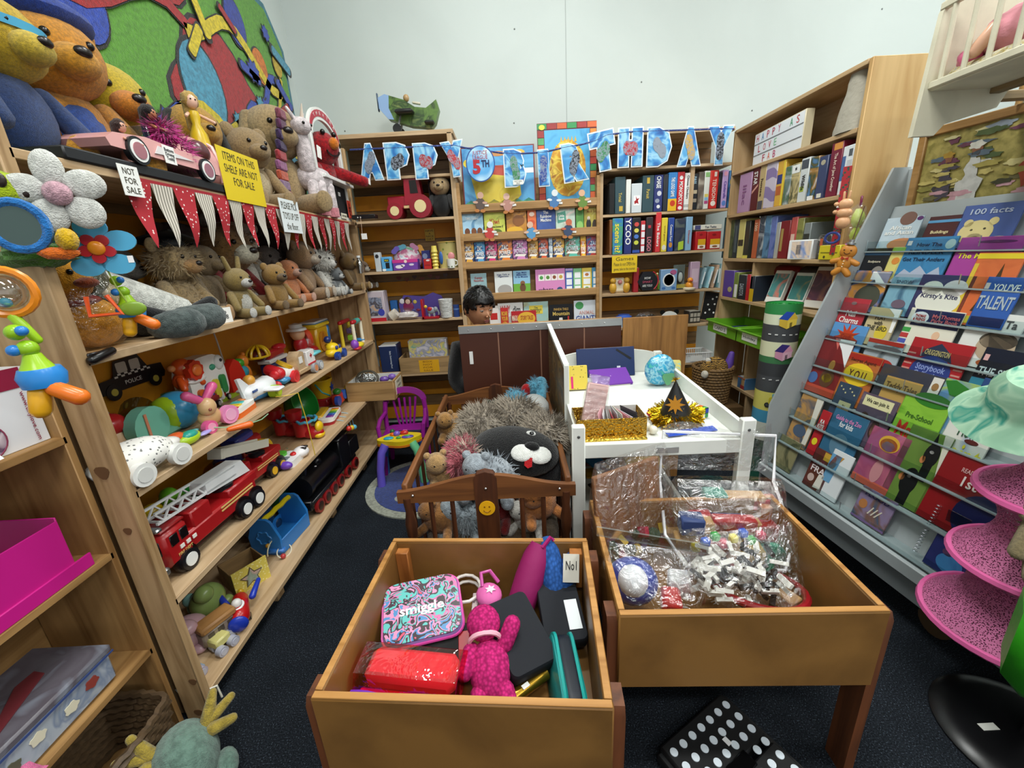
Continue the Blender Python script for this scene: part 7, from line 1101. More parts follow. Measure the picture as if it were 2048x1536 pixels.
for q in(-1,1):G().cap((q*.07,.03,.16),(q*.1,.07,.215),.022,.012).cap((q*.08,.03,.16),(q*.14,.05,.18),.018,.012).cap((q*.08,.0,.15),(q*.13,-.0,.145),.02,.014).o('horn',mu,dn);G().ell((q*.09,-.06,.06),(.03,.05,.03)).o('paw',sg_,dn)
# ================================================================ BACK LEFT SHELF
def B2(u,zk,dy=.1):return(ux(u,YB+dy,BZ[zk]),YB+dy,BZ[zk])
tr2=mk('red_tractor','red wooden toy tractor with cream wheel hubs','toy',B2(822,'s2',.09),0,[('bonnet','B',(-.08,0,.12),(.15,.1,.09),.008,'#98142c'),('cab','P',[(-.02,.1),(.12,.1),(.1,.3),(-.01,.3)],.12,T(0,.06,0)@UP,'#98142c'),('>window','P',[(.03,.18),(.09,.18),(.08,.27),(.03,.27)],.004,T(0,-.06,0)@UP,'#14080c'),('plate','B',(.0,-.062,.085),(.06,.01,.02),.002,'#d8b884'),('wheel','C',(-.1,-.08,.06),(-.1,.08,.06),.06,'#8c1428'),('>hub','C',(-.1,-.083,.06),(-.1,.083,.06),.034,'#e0cc98'),('wheel','C',(.1,-.085,.085),(.1,.085,.085),.085,'#8c1428'),('>hub','C',(.1,-.088,.085),(.1,.088,.085),.045,'#e0cc98')])
bp2=plush('cream faced plush in a black cloak beside the tractor',B2(886,'s2',.1),.31,'#c8a878',rz=0,shirt='#0e0e10',ear='none',feet=False,name='plush_puppet');G().box((0,.1,.45),(.62,.06,.9),b=.05).o('cloak',fur('#0e0e10'),bp2)
mk('power_strip','black router box with white lights and hanging tag','box',B2(744,'s2',.04),0,[('case','B',(0,0,.015),(.17,.08,.03),.003,'#111114'),('light','B',(-.04,-.041,.012),(.008,.002,.008),0,'#d8d8d4'),('light','B',(-.02,-.041,.012),(.008,.002,.008),0,'#d8d8d4'),('cord','T',[(-.02,-.045,.01),(-.02,-.05,-.06),(-.025,-.05,-.13)],.0015,'#c8a890'),('tag','B',(-.01,-.051,-.12),(.04,.002,.04),0,'#e8e8e4')])
z3=BZ['s3']
for u0,u1,vt,col,lab,*it in((752,764,505,'#c4ccd0','grey cow pattern carton on the third shelf',('e',0,.8,.3,.1,'#2c2c30')),(765,785,514,'#5aa8dc','sky blue milk carton toy with a cow',('r',.05,.75,.5,.2,'#16181c'),('t','MILK',.05,.75,.4,.12,'#e0d83c'),('p',[(-.1,.2),(.3,.2),(.3,.6),(-.1,.6)],'#16181c'),('e',.05,.42,.1,.15,'#e8e8e8'),('e',-.3,.1,.2,.08,'#e4ecf0'))):row_y([(u0,u1,vt,col,lab,*it)],z3,YB+.04,.06,'toy_carton','carton',None)
row_y([(787,837,519,'#6a3fa0','purple tin box with pink lid and white flowers',('r',0,.86,1.02,.3,'#c8388c'),('e',.02,.82,.06,.15,'#f0d8d0'),('e',-.25,.35,.16,.16,'#e8e4ec'),('e',-.1,.45,.08,.12,'#e8e4ec'),('e',.25,.5,.1,.1,'#d8cfe4'))],z3,YB+.05,.1,'purple_tin','tin',None)
x,y,z=B2(818,'s3',.2);mk('butterfly_bag','pile of pastel paper butterflies behind the purple tin','bag',(x,y,z),0,[('bag','E',(.0,0,.09),(.12,.06,.09),.08,art('#d8c4d4','#c86a94','#e8e4e8','#8ab0cc',s=2))]+[('butterfly','P',blob(20,.03,.35,2,.9,k),.003,T(-.08+.05*k,-.05+.01*k,.16+.02*(k%2))@UP,c)for k,c in enumerate(('#7a6ac8','#6ab0c8','#8ac0a0','#c88ab0','#e0a44c'))])
row_y([(846,863,501,'#28307c','navy fabric pouch with a silver moon',('e',-.1,.7,.3,.15,'#8a9ac0'))],z3,YB+.16,.04,'navy_pouch','pouch',None);row_y([(848,864,518,'#b01c1c','small red metal toy bus',('e',.1,.85,.25,.08,'#e0d8d4'),('r',0,.4,.7,.06,'#7a1010'))],z3,YB+.03,.06,'red_bus','toy',None)
x,y,z=B2(872,'s3',.05);mk('spring_toy','pale yellow concertina bottle toy','toy',(x,y,z),0,[('bellows','K',[(.024,0)]+[(.027 if k%2 else.02,.012+.013*k)for k in range(10)]+[(.022,.15),(.02,.175),(0,.175)],'#dcc85c')])
x,y,z=B2(899,'s3',.12);mk('biscuit_drum','tall yellow tin drum with painted birds','tin',(x,y,z),0,[('drum','K',[(.078,0),(.078,.19),(.082,.195),(.082,.2),(.07,.2),(.07,.01)],mat('#d0c480','spots',.35,c2='#8a9a4c',scale=.6,bump=.2)),('bird','E',(-.05,-.06,.08),(.02,.012,.05),'#2a5aa0'),('bird','E',(.03,-.072,.09),(.03,.01,.03),'#d88a8c'),('lid_band','T',[(.083*math.cos(a),.083*math.sin(a),.2)for a in[k*pi/12 for k in range(24)]],.004,1,'#b89a4c')])
x,y,z=B2(903,'s3',.02);mk('spotted_mug','small white mug with leaf spots in front of the drum','mug',(x,y,z),0,[('cup','K',[(.03,0),(.034,.07),(.03,.07),(.026,.006)],mat('#e4e4dc','spots',.3,c2='#6a7a54',scale=.9,bump=.25)),('handle','T',[(.03,0,.06),(.052,0,.05),(.052,0,.025),(.03,0,.015)],.005,'#e4e4dc')])
x,y,z=B2(734,'s3',.06);mk('clear_bottle','small clear bottle at the left end of the shelf','bottle',(x+.01,y,z),0,[('bottle','K',[(.022,0),(.024,.08),(.012,.1),(.012,.115)],mat('#c4ccd0','clear',.05,bump=.35)),('cap','C',(0,0,.115),(0,0,.13),.014,'#d8dcdc')])
p=at(860,470,y=WB-.03);sign('yellow and black printed card on the orange planks',T(p.x,WB-.042,p.z),.08,.095,'#c8a41c',[('HAVE',.8),('A',.2),('NICE',.8),('DAY',.7)],'printed_card','#14120c')
for k in range(7):p=at(798+15.5*k,556-1*k+4*(k%2),y=WB-.04);tag(G().prism([(.022*(math.sin(a)**3),.02*(.8125*math.cos(a)-.3125*math.cos(2*a)-.125*math.cos(3*a)-.0625*math.cos(4*a)))for a in[q*pi/10 for q in range(20)]],.002,UP).o('paper_heart',pl('#7a3a30' if k not in(2,6)else '#4a3230'),None,.5,loc=(p.x,WB-.042,p.z)),('dark' if k in(2,6)else 'dull red')+' paper heart on the plank, number %s from the left'%('one','two','three','four','five','six','seven')[k],'sticker','paper hearts')
z4=BZ['s4']
row_y([(741,774,583,'#c0b4bc','doctor kit toy carton with a red base band',('r',-.05,.5,.8,.62,art('#d8dce0','#3a2c34','#8a94a8','#c8a078',s=2)),('r',0,.06,1,.12,'#b81c2c'),('e',.25,.3,.2,.12,'#3a44a8'))],z4,YB+.03,.12,'toy_carton','carton',None)
x,y,z=B2(848,'s4',.2);cl=thing('fairy_board','purple cloud shaped wooden board with a fairy','board',(x,y,z),0);G().prism([(-.19,0),(.19,0),(.2,.1),(.17,.17),(.1,.2),(.02,.17),(-.05,.18),(-.15,.19),(-.2,.12)],.012,UP).o('board',pl('#5a4aa0'),cl)
for c,d_,cc in(((-.12,0,.09),(.045,.006,.05),'#8a2458'),((-.12,0,.14),(.035,.007,.035),'#4a2c20'),((-.12,-.004,.135),(.022,.006,.022),'#e0bca8'),((-.17,0,.14),(.022,.005,.022),'#e8e4ec'),((-.06,0,.13),(.016,.005,.016),'#d8c45c'),((-.04,0,.06),(.018,.006,.012),'#8a2c4c'),((.0,0,.06),(.018,.006,.012),'#5a9a3c'),((-.08,0,.06),(.018,.006,.012),'#3a4ab0')):G().ell((c[0],-.014+c[1],c[2]),d_).o('painted_figure',pl(cc),cl)
tag(bx('blue_block',pl('#2a6ab0'),None,(ux(792,YB+.22,z4),YB+.22,z4+.075),(.06,.05,.15),.006),'blue foam block behind the doctor carton','block')
x,y,z=B2(808,'s4',.06);mk('cotton_bag','clear bag of white plastic cutlery with a white lid','bag',(x,y,z),0,[('contents','E',(.03,0,.035),(.09,.05,.03),.15,'#d8d0cc'),('tub','C',(-.1,0,.03),(-.05,0,.06),.042,'#e0d8c8'),('wrap','E',(.0,0,.045),(.14,.06,.05),.1,mat('#ffffff','clear',.08,scale=24,bump=.16))])
x,y,z=B2(863,'s4',.05);mk('elephant_bookend','red wooden bookend with a grey elephant','bookend',(x,y,z),0,[('upright','B',(-.06,0,.08),(.018,.08,.16),.002,'#a81420'),('base','B',(.0,0,.01),(.14,.08,.018),.002,'#a81420'),('elephant_body','E',(.01,-.02,.065),(.036,.015,.03),'#8a9098'),('elephant_head','E',(.045,-.02,.075),(.02,.014,.022),'#8a9098'),('trunk','T',[(.06,-.02,.07),(.07,-.02,.045),(.066,-.02,.03)],.007,'#8a9098'),('leg','B',(-.01,-.02,.03),(.016,.016,.03),.003,'#8a9098'),('leg','B',(.03,-.02,.03),(.016,.016,.03),.003,'#8a9098'),('saddle','E',(.0,-.03,.08),(.02,.008,.018),'#b82428'),('ear','E',(-.035,-.02,.1),(.014,.008,.014),'#d8b43c')])
x,y,z=B2(894,'s4',.05);bkt=weave_basket('white_wicker_pot','small white wicker pot on the fourth shelf',(x,y,z),.042,.054,.14,'#d8d8d4',22,14)
x,y,z=B2(911,'s4',.06);mk('blue_can','small blue drinks can beside the white pot','can',(x+.012,y,z),0,[('can','C',(0,0,0),(0,0,.1),.026,'#28407c'),('band','C',(0,0,.06),(0,0,.072),.0265,'#5a7ab0')])
z5=BZ['s5']
row_y([(765,800,691,'#1c2c54','navy blue boxed set with white vertical lettering',('t','Baby Swimming Pool',.1,.5,.6,.12,'#c4ccd8',VT),('r',0,.985,1,.03,'#e8e8ea'))],z5,YB+.05,.16,'navy_box','box',None)
x0,x1=ux(803,YB+.02,z5),ux(904,YB+.02,z5);hb_=at(850,714,y=YB+.02).z-z5;ob=thing('sign_box','open wooden box with a yellow note on the fifth shelf','box',((x0+x1)/2,YB+.14,z5),0);w_=x1-x0;ow=wood('#a4855a','x','#7c6340')
for c,d_ in(((0,-.12,hb_/2),(w_,.012,hb_)),((0,.12,hb_/2),(w_,.012,hb_)),((w_/2,0,hb_/2),(.012,.24,hb_)),((-w_/2,0,hb_/2),(.012,.24,hb_))):bx('side_board',ow,ob,c,d_,.002)
bx('base_board',ow,ob,(0,0,.006),(w_-.02,.22,.01),0);bx('yellow_note',pl('#dca41c'),ob,(.03,-.1268,hb_*.45),(.17,.001,hb_*.75),0)
for k,s_ in enumerate(('BOX','NOT','FOR','SALE')):txt(ob,s_,T(.02,-.1276,hb_*(.72-.18*k))@UP,.08,hb_*.1,'#8a5a14')
row_y([(822,898,680,art('#a8b4b0','#c8c4cc','#8a90a8','#d8c46a','#7aa894',s=1.5),'bagged pastel play set standing in the wooden box')],z5+.02,YB+.1,.1,'play_set','toy',None)
# toy plane on top of the back shelf
p=at(820,262,y=YB+.12);ap=thing('camouflage_plane','camouflage wooden aeroplane with a pilot on top of the back shelf','toy',(p.x,YB+.12,2.402),0.)
cmf=art('#3a5a24','#5a7a34','#28401c','#7a8c4a',s=1.2);G().prism([(-.14,.1),(-.2,.17),(-.2,.24),(-.15,.26),(-.02,.22),(.06,.17),(.14,.16),(.19,.19),(.22,.21),(.235,.15),(.2,.06),(.17,.03),(.02,.05)],.07,T(0,.035,0,ry=.0)@UP).o('fuselage',cmf,ap)
G().prism([(-.14,.1),(-.2,.17),(-.2,.24),(-.15,.26),(-.12,.25),(-.13,.17),(-.1,.095)],.074,T(0,.037,0)@UP).o('blue_nose',pl('#8aa8d0'),ap);G().box((-.01,-.04,.14),(.13,.14,.03),T(rx=.15),.012).o('wing',pl('#1c1c1c'),ap);G().box((.16,-.04,.06),(.07,.08,.02),None,.008).o('tail_wing',pl('#1c1c1c'),ap);G().box((-.212,0,.22),(.01,.02,.12),None,.004).o('propeller',pl('#4a5a70'),ap);G().ell((.0,-.01,.235),(.022,.02,.025)).o('pilot_head',pl('#a8885c'),ap);G().box((.03,-.01,.21),(.06,.02,.015),T(ry=.2),.004).o('scarf',pl('#c8c0ac'),ap)
for q in(-1,1):G().cyl((-.08,q*.05,.03),(-.08,q*.065,.03),.032,n=18).o('wheel',pl('#1a1a1c'),ap);G().cyl((-.08,q*.05,.03),(-.05,q*.03,.12),.008,n=8).o('strut',mat('#8a8c8c','plain',.4,metal=.6),ap)
# ================================================================ BOX, COT AND BED CONTENTS
def at3(u,v,z):p=at(u,v,z=z);return(p.x,p.y,z)
PS=1.28
def place(t,M):t.matrix_world=M@MX.Scale(PS,4);return t
def slab(w,d,h,rr): # pillow edged slab profile
 g=G();P=rrect(w,d,rr,6);n=len(P);vs=[];rows=[(.93,0),(.985,.12),(1,.3),(1,.7),(.985,.88),(.93,1)]
 for s_,z_ in rows:vs+=[(x*(1-(1-s_)*.6),y*(1-(1-s_)*.6),h*z_)for x,y in P]
 fs=[(j*n+k,j*n+(k+1)%n,(j+1)*n+(k+1)%n,(j+1)*n+k)for j in range(len(rows)-1)for k in range(n)]+[tuple(range(n))[::-1],tuple(range((len(rows)-1)*n,len(rows)*n))]
 return g.add(vs,fs)
# --- left trough
t=thing('pencil_case','pink and purple patterned hard pencil case','pencil case');x,y,z=at3(846,1222,.5);place(t,T(x,y,z-.03,rx=.22,rz=.22))
slab(.175,.15,.045,.03).o('shell',pl('#9a86c8',.4),t)
lidm=mat('#c86a98','print',-.35,pal=('#2c1c24','#c8689c','#5ab4b0','#3a2430','#d88ab0','#4a86b8','#2c1c24','#d8506c'),scale=3.2)
G().prism(rrect(.17,.145,.03),.003,T(0,0,.044)).o('patterned_lid',lidm,t)
for z_ in(.012,.036):G().tube([(a,b,z_)for a,b in rrect(.178,.153,.03)],.003,5,closed=True).o('zip',pl('#d0489c'),t)
txt(t,'smiggle',T(0,-.005,.0475),.1,.03,'#f4f0f2','lettering',bold=.02)
x,y,z=at3(828,1352,.5);t=thing('clear_pouch','see through hot pink pencil pouch with a purple zip','pencil case');place(t,T(x,y+.0,z-.015,rx=.15,rz=-.16))
G().prism([(-.045,0),(.045,0),(.05,.03),(.03,.062),(-.03,.062),(-.05,.03)],.2,MX(((0,0,1,-.1),(1,0,0,0),(0,1,0,0),(0,0,0,1)))).o('pouch',mat('#ff8090','clear',.06,scale=8,bump=.2),t)
G().tube([(-.1+.2*k/12,-.052,.036+.004*math.sin(k))for k in range(13)],.006,6).o('zip',pl('#6a2ca8'),t);bx('lower_panel',pl('#d01c68',.3),t,(0,-.04,.012),(.19,.02,.02),.004);bx('pink_liner',pl('#f090a4',.4),t,(0,.004,.026),(.18,.066,.044),.012)  # pale pink block added inside imitates light filling the pouch
x,y,z=at3(850,1300,.47);t=thing('black_wallet','black fabric wallet with red edge under the patterned case','wallet');place(t,T(x,y,z-.02,rx=.2,rz=.1));slab(.2,.1,.025,.02).o('wallet',pl('#070607',.8),t);bx('red_lining',pl('#9c1420'),t,(.085,-.01,.02),(.03,.08,.012),.004)
kn=mat('#d0307c','knit',scale=1.1)
x,y,z=at3(978,1318,.52);t=thing('knitted_bear','hot pink knitted bear doll lying on its back','plush toy');place(t,T(x,y,z-.035,rx=.5,rz=.12))
g=G().ell((0,0,0),(.042,.055,.03),20,14).ell((-.005,.082,.012),(.036,.036,.03),18,12)
for a,b,r1,r2 in(((-.022,-.04,0),(-.028,-.095,-.0),.021,.02),((.024,-.04,0),(.034,-.092,.0),.021,.02),((-.035,.035,0),(-.05,.0,.012),.018,.017),((.035,.04,0),(.055,.07,.016),.018,.018)):g.cap(a,b,r1,r2)
g.o('body',kn,t);G().tube([(-.005+.032*math.cos(a),.05+.008*math.sin(a),.008+.026*math.sin(a))for a in[k*pi/8 for k in range(16)]],.005,6,closed=True).o('ribbon',pl('#e8b0c0',.5),t);bx('tag',pl('#e0d8b8'),t,(.01,-.1,.014),(.035,.02,.001),0)
x,y,z=at3(1055,1135,.55);t=thing('bottle_sleeve','magenta neoprene bottle sleeve leaning in the corner','sleeve');place(t,T(x-.01,y-.03,z-.06,rx=-.5,ry=.45,rz=0));G().lathe([(.0,-.05),(.034,-.05),(.036,.03),(.033,.08),(.026,.115),(.023,.115),(.03,.08),(.032,0)],22).o('sleeve',mat('#8c0c58','cloth',.7),t);G().tube([(.0,-.026,.11),(.01,-.03,.14),(.02,-.026,.135)],.005,5).o('loop',pl('#a01464'),t)
x,y,z=at3(1120,1150,.53);t=thing('knitted_glove','blue knitted mitt with a price card','mitt');place(t,T(x-.012,y,z-.05,rx=-.45,ry=.1,s=1.3));G().cap((-.0,0,-.02),(-.018,0,.075),.03,.02,16).cap((.01,0,0),(.032,0,.06),.026,.016,14).o('mitt',mat('#3a6ab8','knit',scale=1.2),t);bx('price_card',pl('#d8d4c8'),t,(.022,-.03,.045),(.03,.002,.05),0);txt(t,'No1',T(.022,-.0315,.05)@UP,.02,.016,'#1c1c1c')
PS=1.25
nv=mat('#060b16','cloth',.8,scale=1.3)
for u,v,w_,d_,rz,lab,zz_ in((1035,1262,.11,.17,.45,'navy fabric pencil pouch lying diagonally',.5),(1120,1215,.1,.16,.08,'navy fabric pouch with a white name label',.48)):
 x,y,z=at3(u,v,zz_);t=thing('fabric_pouch',lab,'pouch');place(t,T(x,y,z-.03,rx=.25,rz=rz));slab(w_,d_,.035,.015).o('pouch',nv,t);G().tube([(-w_/2,d_/2-.004,.02),(w_/2,d_/2-.004,.02)],.004,5).o('zip',pl('#1c2638'),t)
 if 'label' in lab:bx('name_label',pl('#d8dde0'),t,(.025,-.02,.0365),(.03,.07,.001),0)
for k in range(2):
 x,y,z=at3(1150-32*k,1330,.5);t=thing('glasses_case',('black hard case with teal zip standing on edge at the right','teal lined open half of the hard case beside it')[k],'case');place(t,T(x+.0,y,z-.05,ry=-1.45+.1*k,rz=.04));slab(.085,.17,.03 if k==0 else.014,.03).o('shell',pl('#0e1826' if k==0 else '#1a8a88',.5),t);G().tube([(a,b,.0 if k==0 else.007)for a,b in rrect(.087,.172,.03)],.005,5,closed=True).o('zip',pl('#1aa09a'),t)
 if k==0:G().prism(circ(20,.014,.02),.002,T(.0,.03,.03)).o('badge',pl('#3a3c34',.3),t);bx('white_tab',pl('#e0e4e8'),t,(0,-.03,.031),(.01,.02,.001),0)
mk('earphone_case','round pink zipped pouch with a loop handle','pouch',at3(978,1190,.5),.3,[('disc','E',(0,0,.0),(.04,.045,.025),mat('#d060a0','cloth',.7)),('loop','T',[(-.015,.02,.02),(-.01,.05,.045),(.02,.055,.04),(.04,.03,.01)],.006,'#c0509a'),('white_print','P',star(6,.018,.009),.002,T(.005,-.005,.0245),'#e8c8d8')])
mk('white_cable','coiled white cable with checked strap','cable',at3(935,1195,.46),0,[('coil','T',[(.045*math.cos(a),.05*math.sin(a),.012+.004*a)for a in[k*.5 for k in range(22)]],.005,'#dcd4cc'),('strap','B',(.03,-.05,.02),(.02,.09,.006),.002,mat('#b8a8a8','spots',.6,c2='#4a3c3c',scale=3))])
mk('gold_tube','shiny gold cracker tube under the knitted bear','tube',at3(1050,1378,.44),.6,[('tube','C',(-.07,0,.0),(.07,0,.0),.016,mat('#a8842c','plain',.25,metal=.9)),('price_sticker','B',(.0,-.004,.0165),(.02,.012,.001),0,'#e8e8e4')])
tag(bx('price_paper',pl('#dfe3e6'),None,(-.28,.85,.405),(.12,.16,.004),.001),'white paper sheet under the pencil cases','paper')
PS=1.55
clr=mat('#ffffff','clear',.1,scale=38,bump=.22)
def bag(par,w_,d_,h,jit=.06,m=None):return G().grid(lambda a,b:((w_/2)*math.copysign(abs(math.cos(2*pi*a))**.6,math.cos(2*pi*a))*(1+.14*NZ.noise((a*7,b*3,w_*40)))*(1-.35*max(0,b-.6)),(d_/2)*math.copysign(abs(math.sin(2*pi*a))**.6,math.sin(2*pi*a))*(1+.25*NZ.noise((a*6,b*4,h*60)))*(1.05-.95*b**2),h*b),30,14,None,True).o('clear_bag',m or clr,par,3)
x,y,z=at3(1270,1050,.55);t=thing('bagged_board','wooden peg board and coloured shapes in a clear bag','toy set');place(t,T(x+.0,y-.01,z-.13,rx=-.12,rz=.45));bx('board',wood('#8a5a34','z','#6c4424'),t,(0,.012,.11),(.19,.014,.23),.003)
for k in range(14):G().prism(star(4,.016,.012,.4*k)if k%3 else circ(12,.014),.012,T(-.075+.025*(k%7),-.012,.02+.03*(k//7)+.006*(k%3),rx=1.2,rz=k)).o('wooden_shape',pl(('#1c3a24','#a81c3c','#28482c','#c8a81c','#3a2c5c')[k%5],.5),t)
bag(t,.24,.09,.26)
x,y,z=at3(1440,1060,.5);t=thing('bag_of_blocks','clear zip bag with white piping full of wooden blocks','toy set');place(t,T(x,y,z-.065,rz=-.15))
bc_=['#b89058','#a8141c','#b89058','#c8a81c','#1f7a68','#b0884c','#a8141c','#2a3c6c']
for k in range(18):bx('wooden_block',pl(bc_[k%8],.5),t,(-.09+.045*(k%5)+.01*math.sin(k*3),-.05+.04*((k//5)%3),.03+.035*(k//6)+.01*math.cos(k)),((.09,.03,.03)if k%3 else(.05,.04,.04)),.003,T(rz=0)@MX.Translation((0,0,0)))
bag(t,.27,.2,.18)
pts=[(-.13,.06,.14),(-.135,-.05,.06),(-.1,-.1,.02),(.1,-.1,.02),(.135,-.05,.06),(.13,.06,.14),(.14,.1,.24),(-.12,.1,.25)];G().tube(pts,.004,5,closed=True).o('piping',pl('#e6e6ea'),t);G().grid(lambda a,b:(-.12+.26*a,.09+.03*math.sin(a*7)*b+.02*b,.15+.11*b),12,8).o('bag_top',clr,t,3)
x,y,z=at3(1295,1180,.5);t=thing('bag_of_cars','zip bag holding a blue and white ball and a red block car','toy set');place(t,T(x,y,z-.05,rz=-.25));G().ell((-.03,0,.05),(.05,.045,.045)).o('ball',pl('#1c3c9c',.3),t);G().ell((-.03,-.02,.068),(.03,.03,.03)).o('white_patch',pl('#e4e6ea',.3),t);bx('red_car',pl('#b81c1c'),t,(.04,-.03,.04),(.035,.05,.035),.006);bx('white_block',pl('#d8d8d8'),t,(.06,.02,.04),(.04,.04,.04),.004);bag(t,.19,.15,.14);G().box((0,.0,.15),(.2,.004,.02),T(rz=-.1)).o('zip_strip',mat('#eef2f4','clear',.1,bump=.3),t)
x,y,z=at3(1465,1165,.5);t=thing('bag_of_dominoes','zip bag of black and white snap blocks','toy set');place(t,T(x,y,z-.045,rz=.1))
for k in range(80):G().box((0,0,0),(.03,.009,.007),T(rnd.uniform(-.09,.07),rnd.uniform(-.06,.04),.02+.09*rnd.random()*(1-abs(k-40)/100),rx=rnd.random()*3,rz=rnd.random()*3)).o('snap_block',pl('#e6e4dc' if k%3 else '#141416',.4),t)
for k in range(8):bx('bright_piece',pl(('#d8c82c','#2a5ac0','#2f9a3c','#c8284c')[k%4]),t,(-.06+.02*k,.04,.09+.01*(k%3)),(.016,.016,.016),.003)
bag(t,.23,.17,.16)
x,y,z=at3(1590,1180,.5);t=thing('tambourine','red rimmed round case in a clear bag','toy');PS=1.;place(t,T(x-.09,y+.035,z-.06,rx=-.25,rz=-.3));G().tube([(.13*math.cos(a),.13*math.sin(a),.04)for a in[k*pi/16 for k in range(32)]],.011,8,closed=True).o('red_rim',pl('#98101e',.4),t);bag(t,.22,.22,.07)
mk('wooden_piece','pale wooden block under the red rimmed case','block',at3(1572,1210,.45),.4,[('block','B',(0,0,.02),(.05,.06,.04),.004,'#c8a070')]);mk('green_stick','green plastic pipe at the side of the block bag','pipe',at3(1540,1130,.5),0,[('pipe','C',(0,0,-.07),(.01,.01,.07),.012,'#2f8a6c')])
PS=1.
def cp_(u,v,z):return at3(u,v,z)
x,y,z=cp_(1030,893,.72);t=thing('dog_cushion','black dog face cushion with a white muzzle and red tongue','cushion');place(t,T(x,y,z-.02,rx=.55,ry=.12,rz=-.25))
G().ell((0,0,0),(.19,.12,.06),28,16).o('cushion',fur('#0c0c0e','#050506'),t)
for a in(-1,1):G().ell((.075+a*.036,-.028+a*.004,.045-a*.005),(.05,.042,.016),18,10).o('muzzle',fur('#dcdcd8','#cfcfca'),t)
G().ell((.055,.07,.043),(.022,.014,.01)).o('eye_white',fur('#dcdcd8'),t);G().ell((.06,.068,.052),(.01,.009,.005)).o('pupil',pl(BLK,.2),t)
G().ell((.075,.0,.06),(.032,.02,.012)).o('nose',fur('#08080a'),t);G().tube([(.075,-.015,.06),(.073,-.045,.056)],.002,5).o('mouth_line',pl('#101012'),t);G().prism([(-.015,0),(.015,0),(.02,-.035),(.005,-.045),(-.012,-.035)],.006,T(.072,-.05,.05,rx=.3)).o('tongue',fur('#b8141c'),t);bx('paper_tag',pl('#d8d0bc'),t,(-.1,-.115,.02),(.05,.05,.002),0,T(rx=.9)@MX())
gf=fur('#a89c8c','#847868');t=thing('shaggy_plush','shaggy grey plush dog stretched behind the dog cushion','plush toy',(0,0,0));S_=[(cp_(965,850,.72),(.1,.12,.08)),(cp_(1030,835,.73),(.12,.11,.08)),(cp_(1090,868,.71),(.1,.1,.07)),(cp_(940,890,.68),(.07,.1,.06))]
g=G();[g.ell(c,r,16,10,jit=.04)for c,r in S_];g.o('body',gf,t);fuzz(t,S_,1500,.05,gf)
x,y,z=cp_(1070,812,.74);t=thing('blue_bear','sky blue and silver plush bear lying face down','plush toy',(x,y,z-.06),.3);bf2=fur('#5aa0bc');G().ell((0,0,.06),(.07,.1,.06),16,10).o('silver_back',mat('#a8aaa8','cloth',.45,scale=3),t);G().ell((.04,.1,.12),(.04,.05,.05)).o('foot',bf2,t);G().ell((-.09,.04,.09),(.045,.04,.06)).o('head',bf2,t);G().cap((.05,.04,.09),(.075,.1,.15),.03,.034).o('leg',bf2,t);G().ell((-.01,.1,.12),(.03,.025,.035)).o('red_bow',fur('#b01018'),t);fuzz(t,[((.05,.1,.13),.045),((-.09,.04,.09),(.05,.045,.065))],500,.025,bf2)
x,y,z=cp_(925,905,.7);t=thing('pink_plush','fluffy pink and cream plush at the left of the cushion','plush toy',(x,y,z-.05),0);pk_=fur('#d0707c');S2=[((0,0,.05),(.06,.06,.05)),((.01,-.07,.03),(.045,.04,.045))];g=G();[g.ell(c,r,jit=.03)for c,r in S2];g.o('body',pk_,t);fuzz(t,S2,900,.04,pk_);fuzz(t,[((.02,-.03,.05),(.05,.05,.05))],500,.04,fur('#c8b0a0'))
for u,v,zz_,c,sz,lab in((890,935,.64,'#b08c5c',.085,'knitted tan plush bear at the left cot rail'),(905,850,.66,'#a87c44',.08,'golden plush bear at the back left of the cot'),(985,950,.64,'#a0a8b0',.1,'pale blue grey plush under the dog cushion'),(1075,1000,.55,'#b8743c',.08,'orange and white plush behind the front spindles'),(1060,1040,.48,'#d0ccc4',.07,'white plush head low behind the front spindles'),(880,1035,.5,'#9c6c3c',.07,'brown plush paw toy behind the left spindles'),(935,1030,.48,'#a4b0b8',.09,'pale blue plush low behind the front spindles'),(1000,1010,.5,'#7a1c1c',.08,'dark red plush behind the smiley panel'),(1100,930,.62,'#1c1c20',.09,'black plush beside the cot side rail'),(1000,800,.62,'#4a4a3c',.08,'dark plush at the far end of the cot')):
 x,y,z=cp_(u,v,zz_);x=max(-.35,min(.12,x));y=max(1.46,min(2.3,y));m_=fur(c);t=thing('heap_plush',lab,'plush toy',(x,y,z-sz),rnd.uniform(-.6,.6));G().ell((0,0,sz*.9),(sz,sz*.9,sz*.9),jit=.03).o('body',m_,t);G().ell((-sz*.5,-sz*.5,sz*1.6),sz*.55).o('head',m_,t)
 for q in(-1,1):G().ell((-sz*.5+q*sz*.4,-sz*.4,sz*2.05),sz*.18).o('ear',m_,t);G().ell((-sz*.5+q*sz*.2,-sz*.95,sz*1.7),sz*.06,8,6).o('eye',pl(BLK,.1),t);G().cap((q*sz*.6,-sz*.3,sz*.6),(q*sz*.9,-sz*1.0,sz*.4),sz*.28,sz*.26).o('paw',m_,t)
 if u==935 or u==985:fuzz(t,[((0,0,sz*.9),(sz,sz*.9,sz*.9))],700,.035,m_)
tag(bx('cot_filling',fur('#6a5a48'),None,(-.115,1.88,.34),(.54,.96,.27),.05),'blanket bundle filling the bottom of the brown cot','blanket')
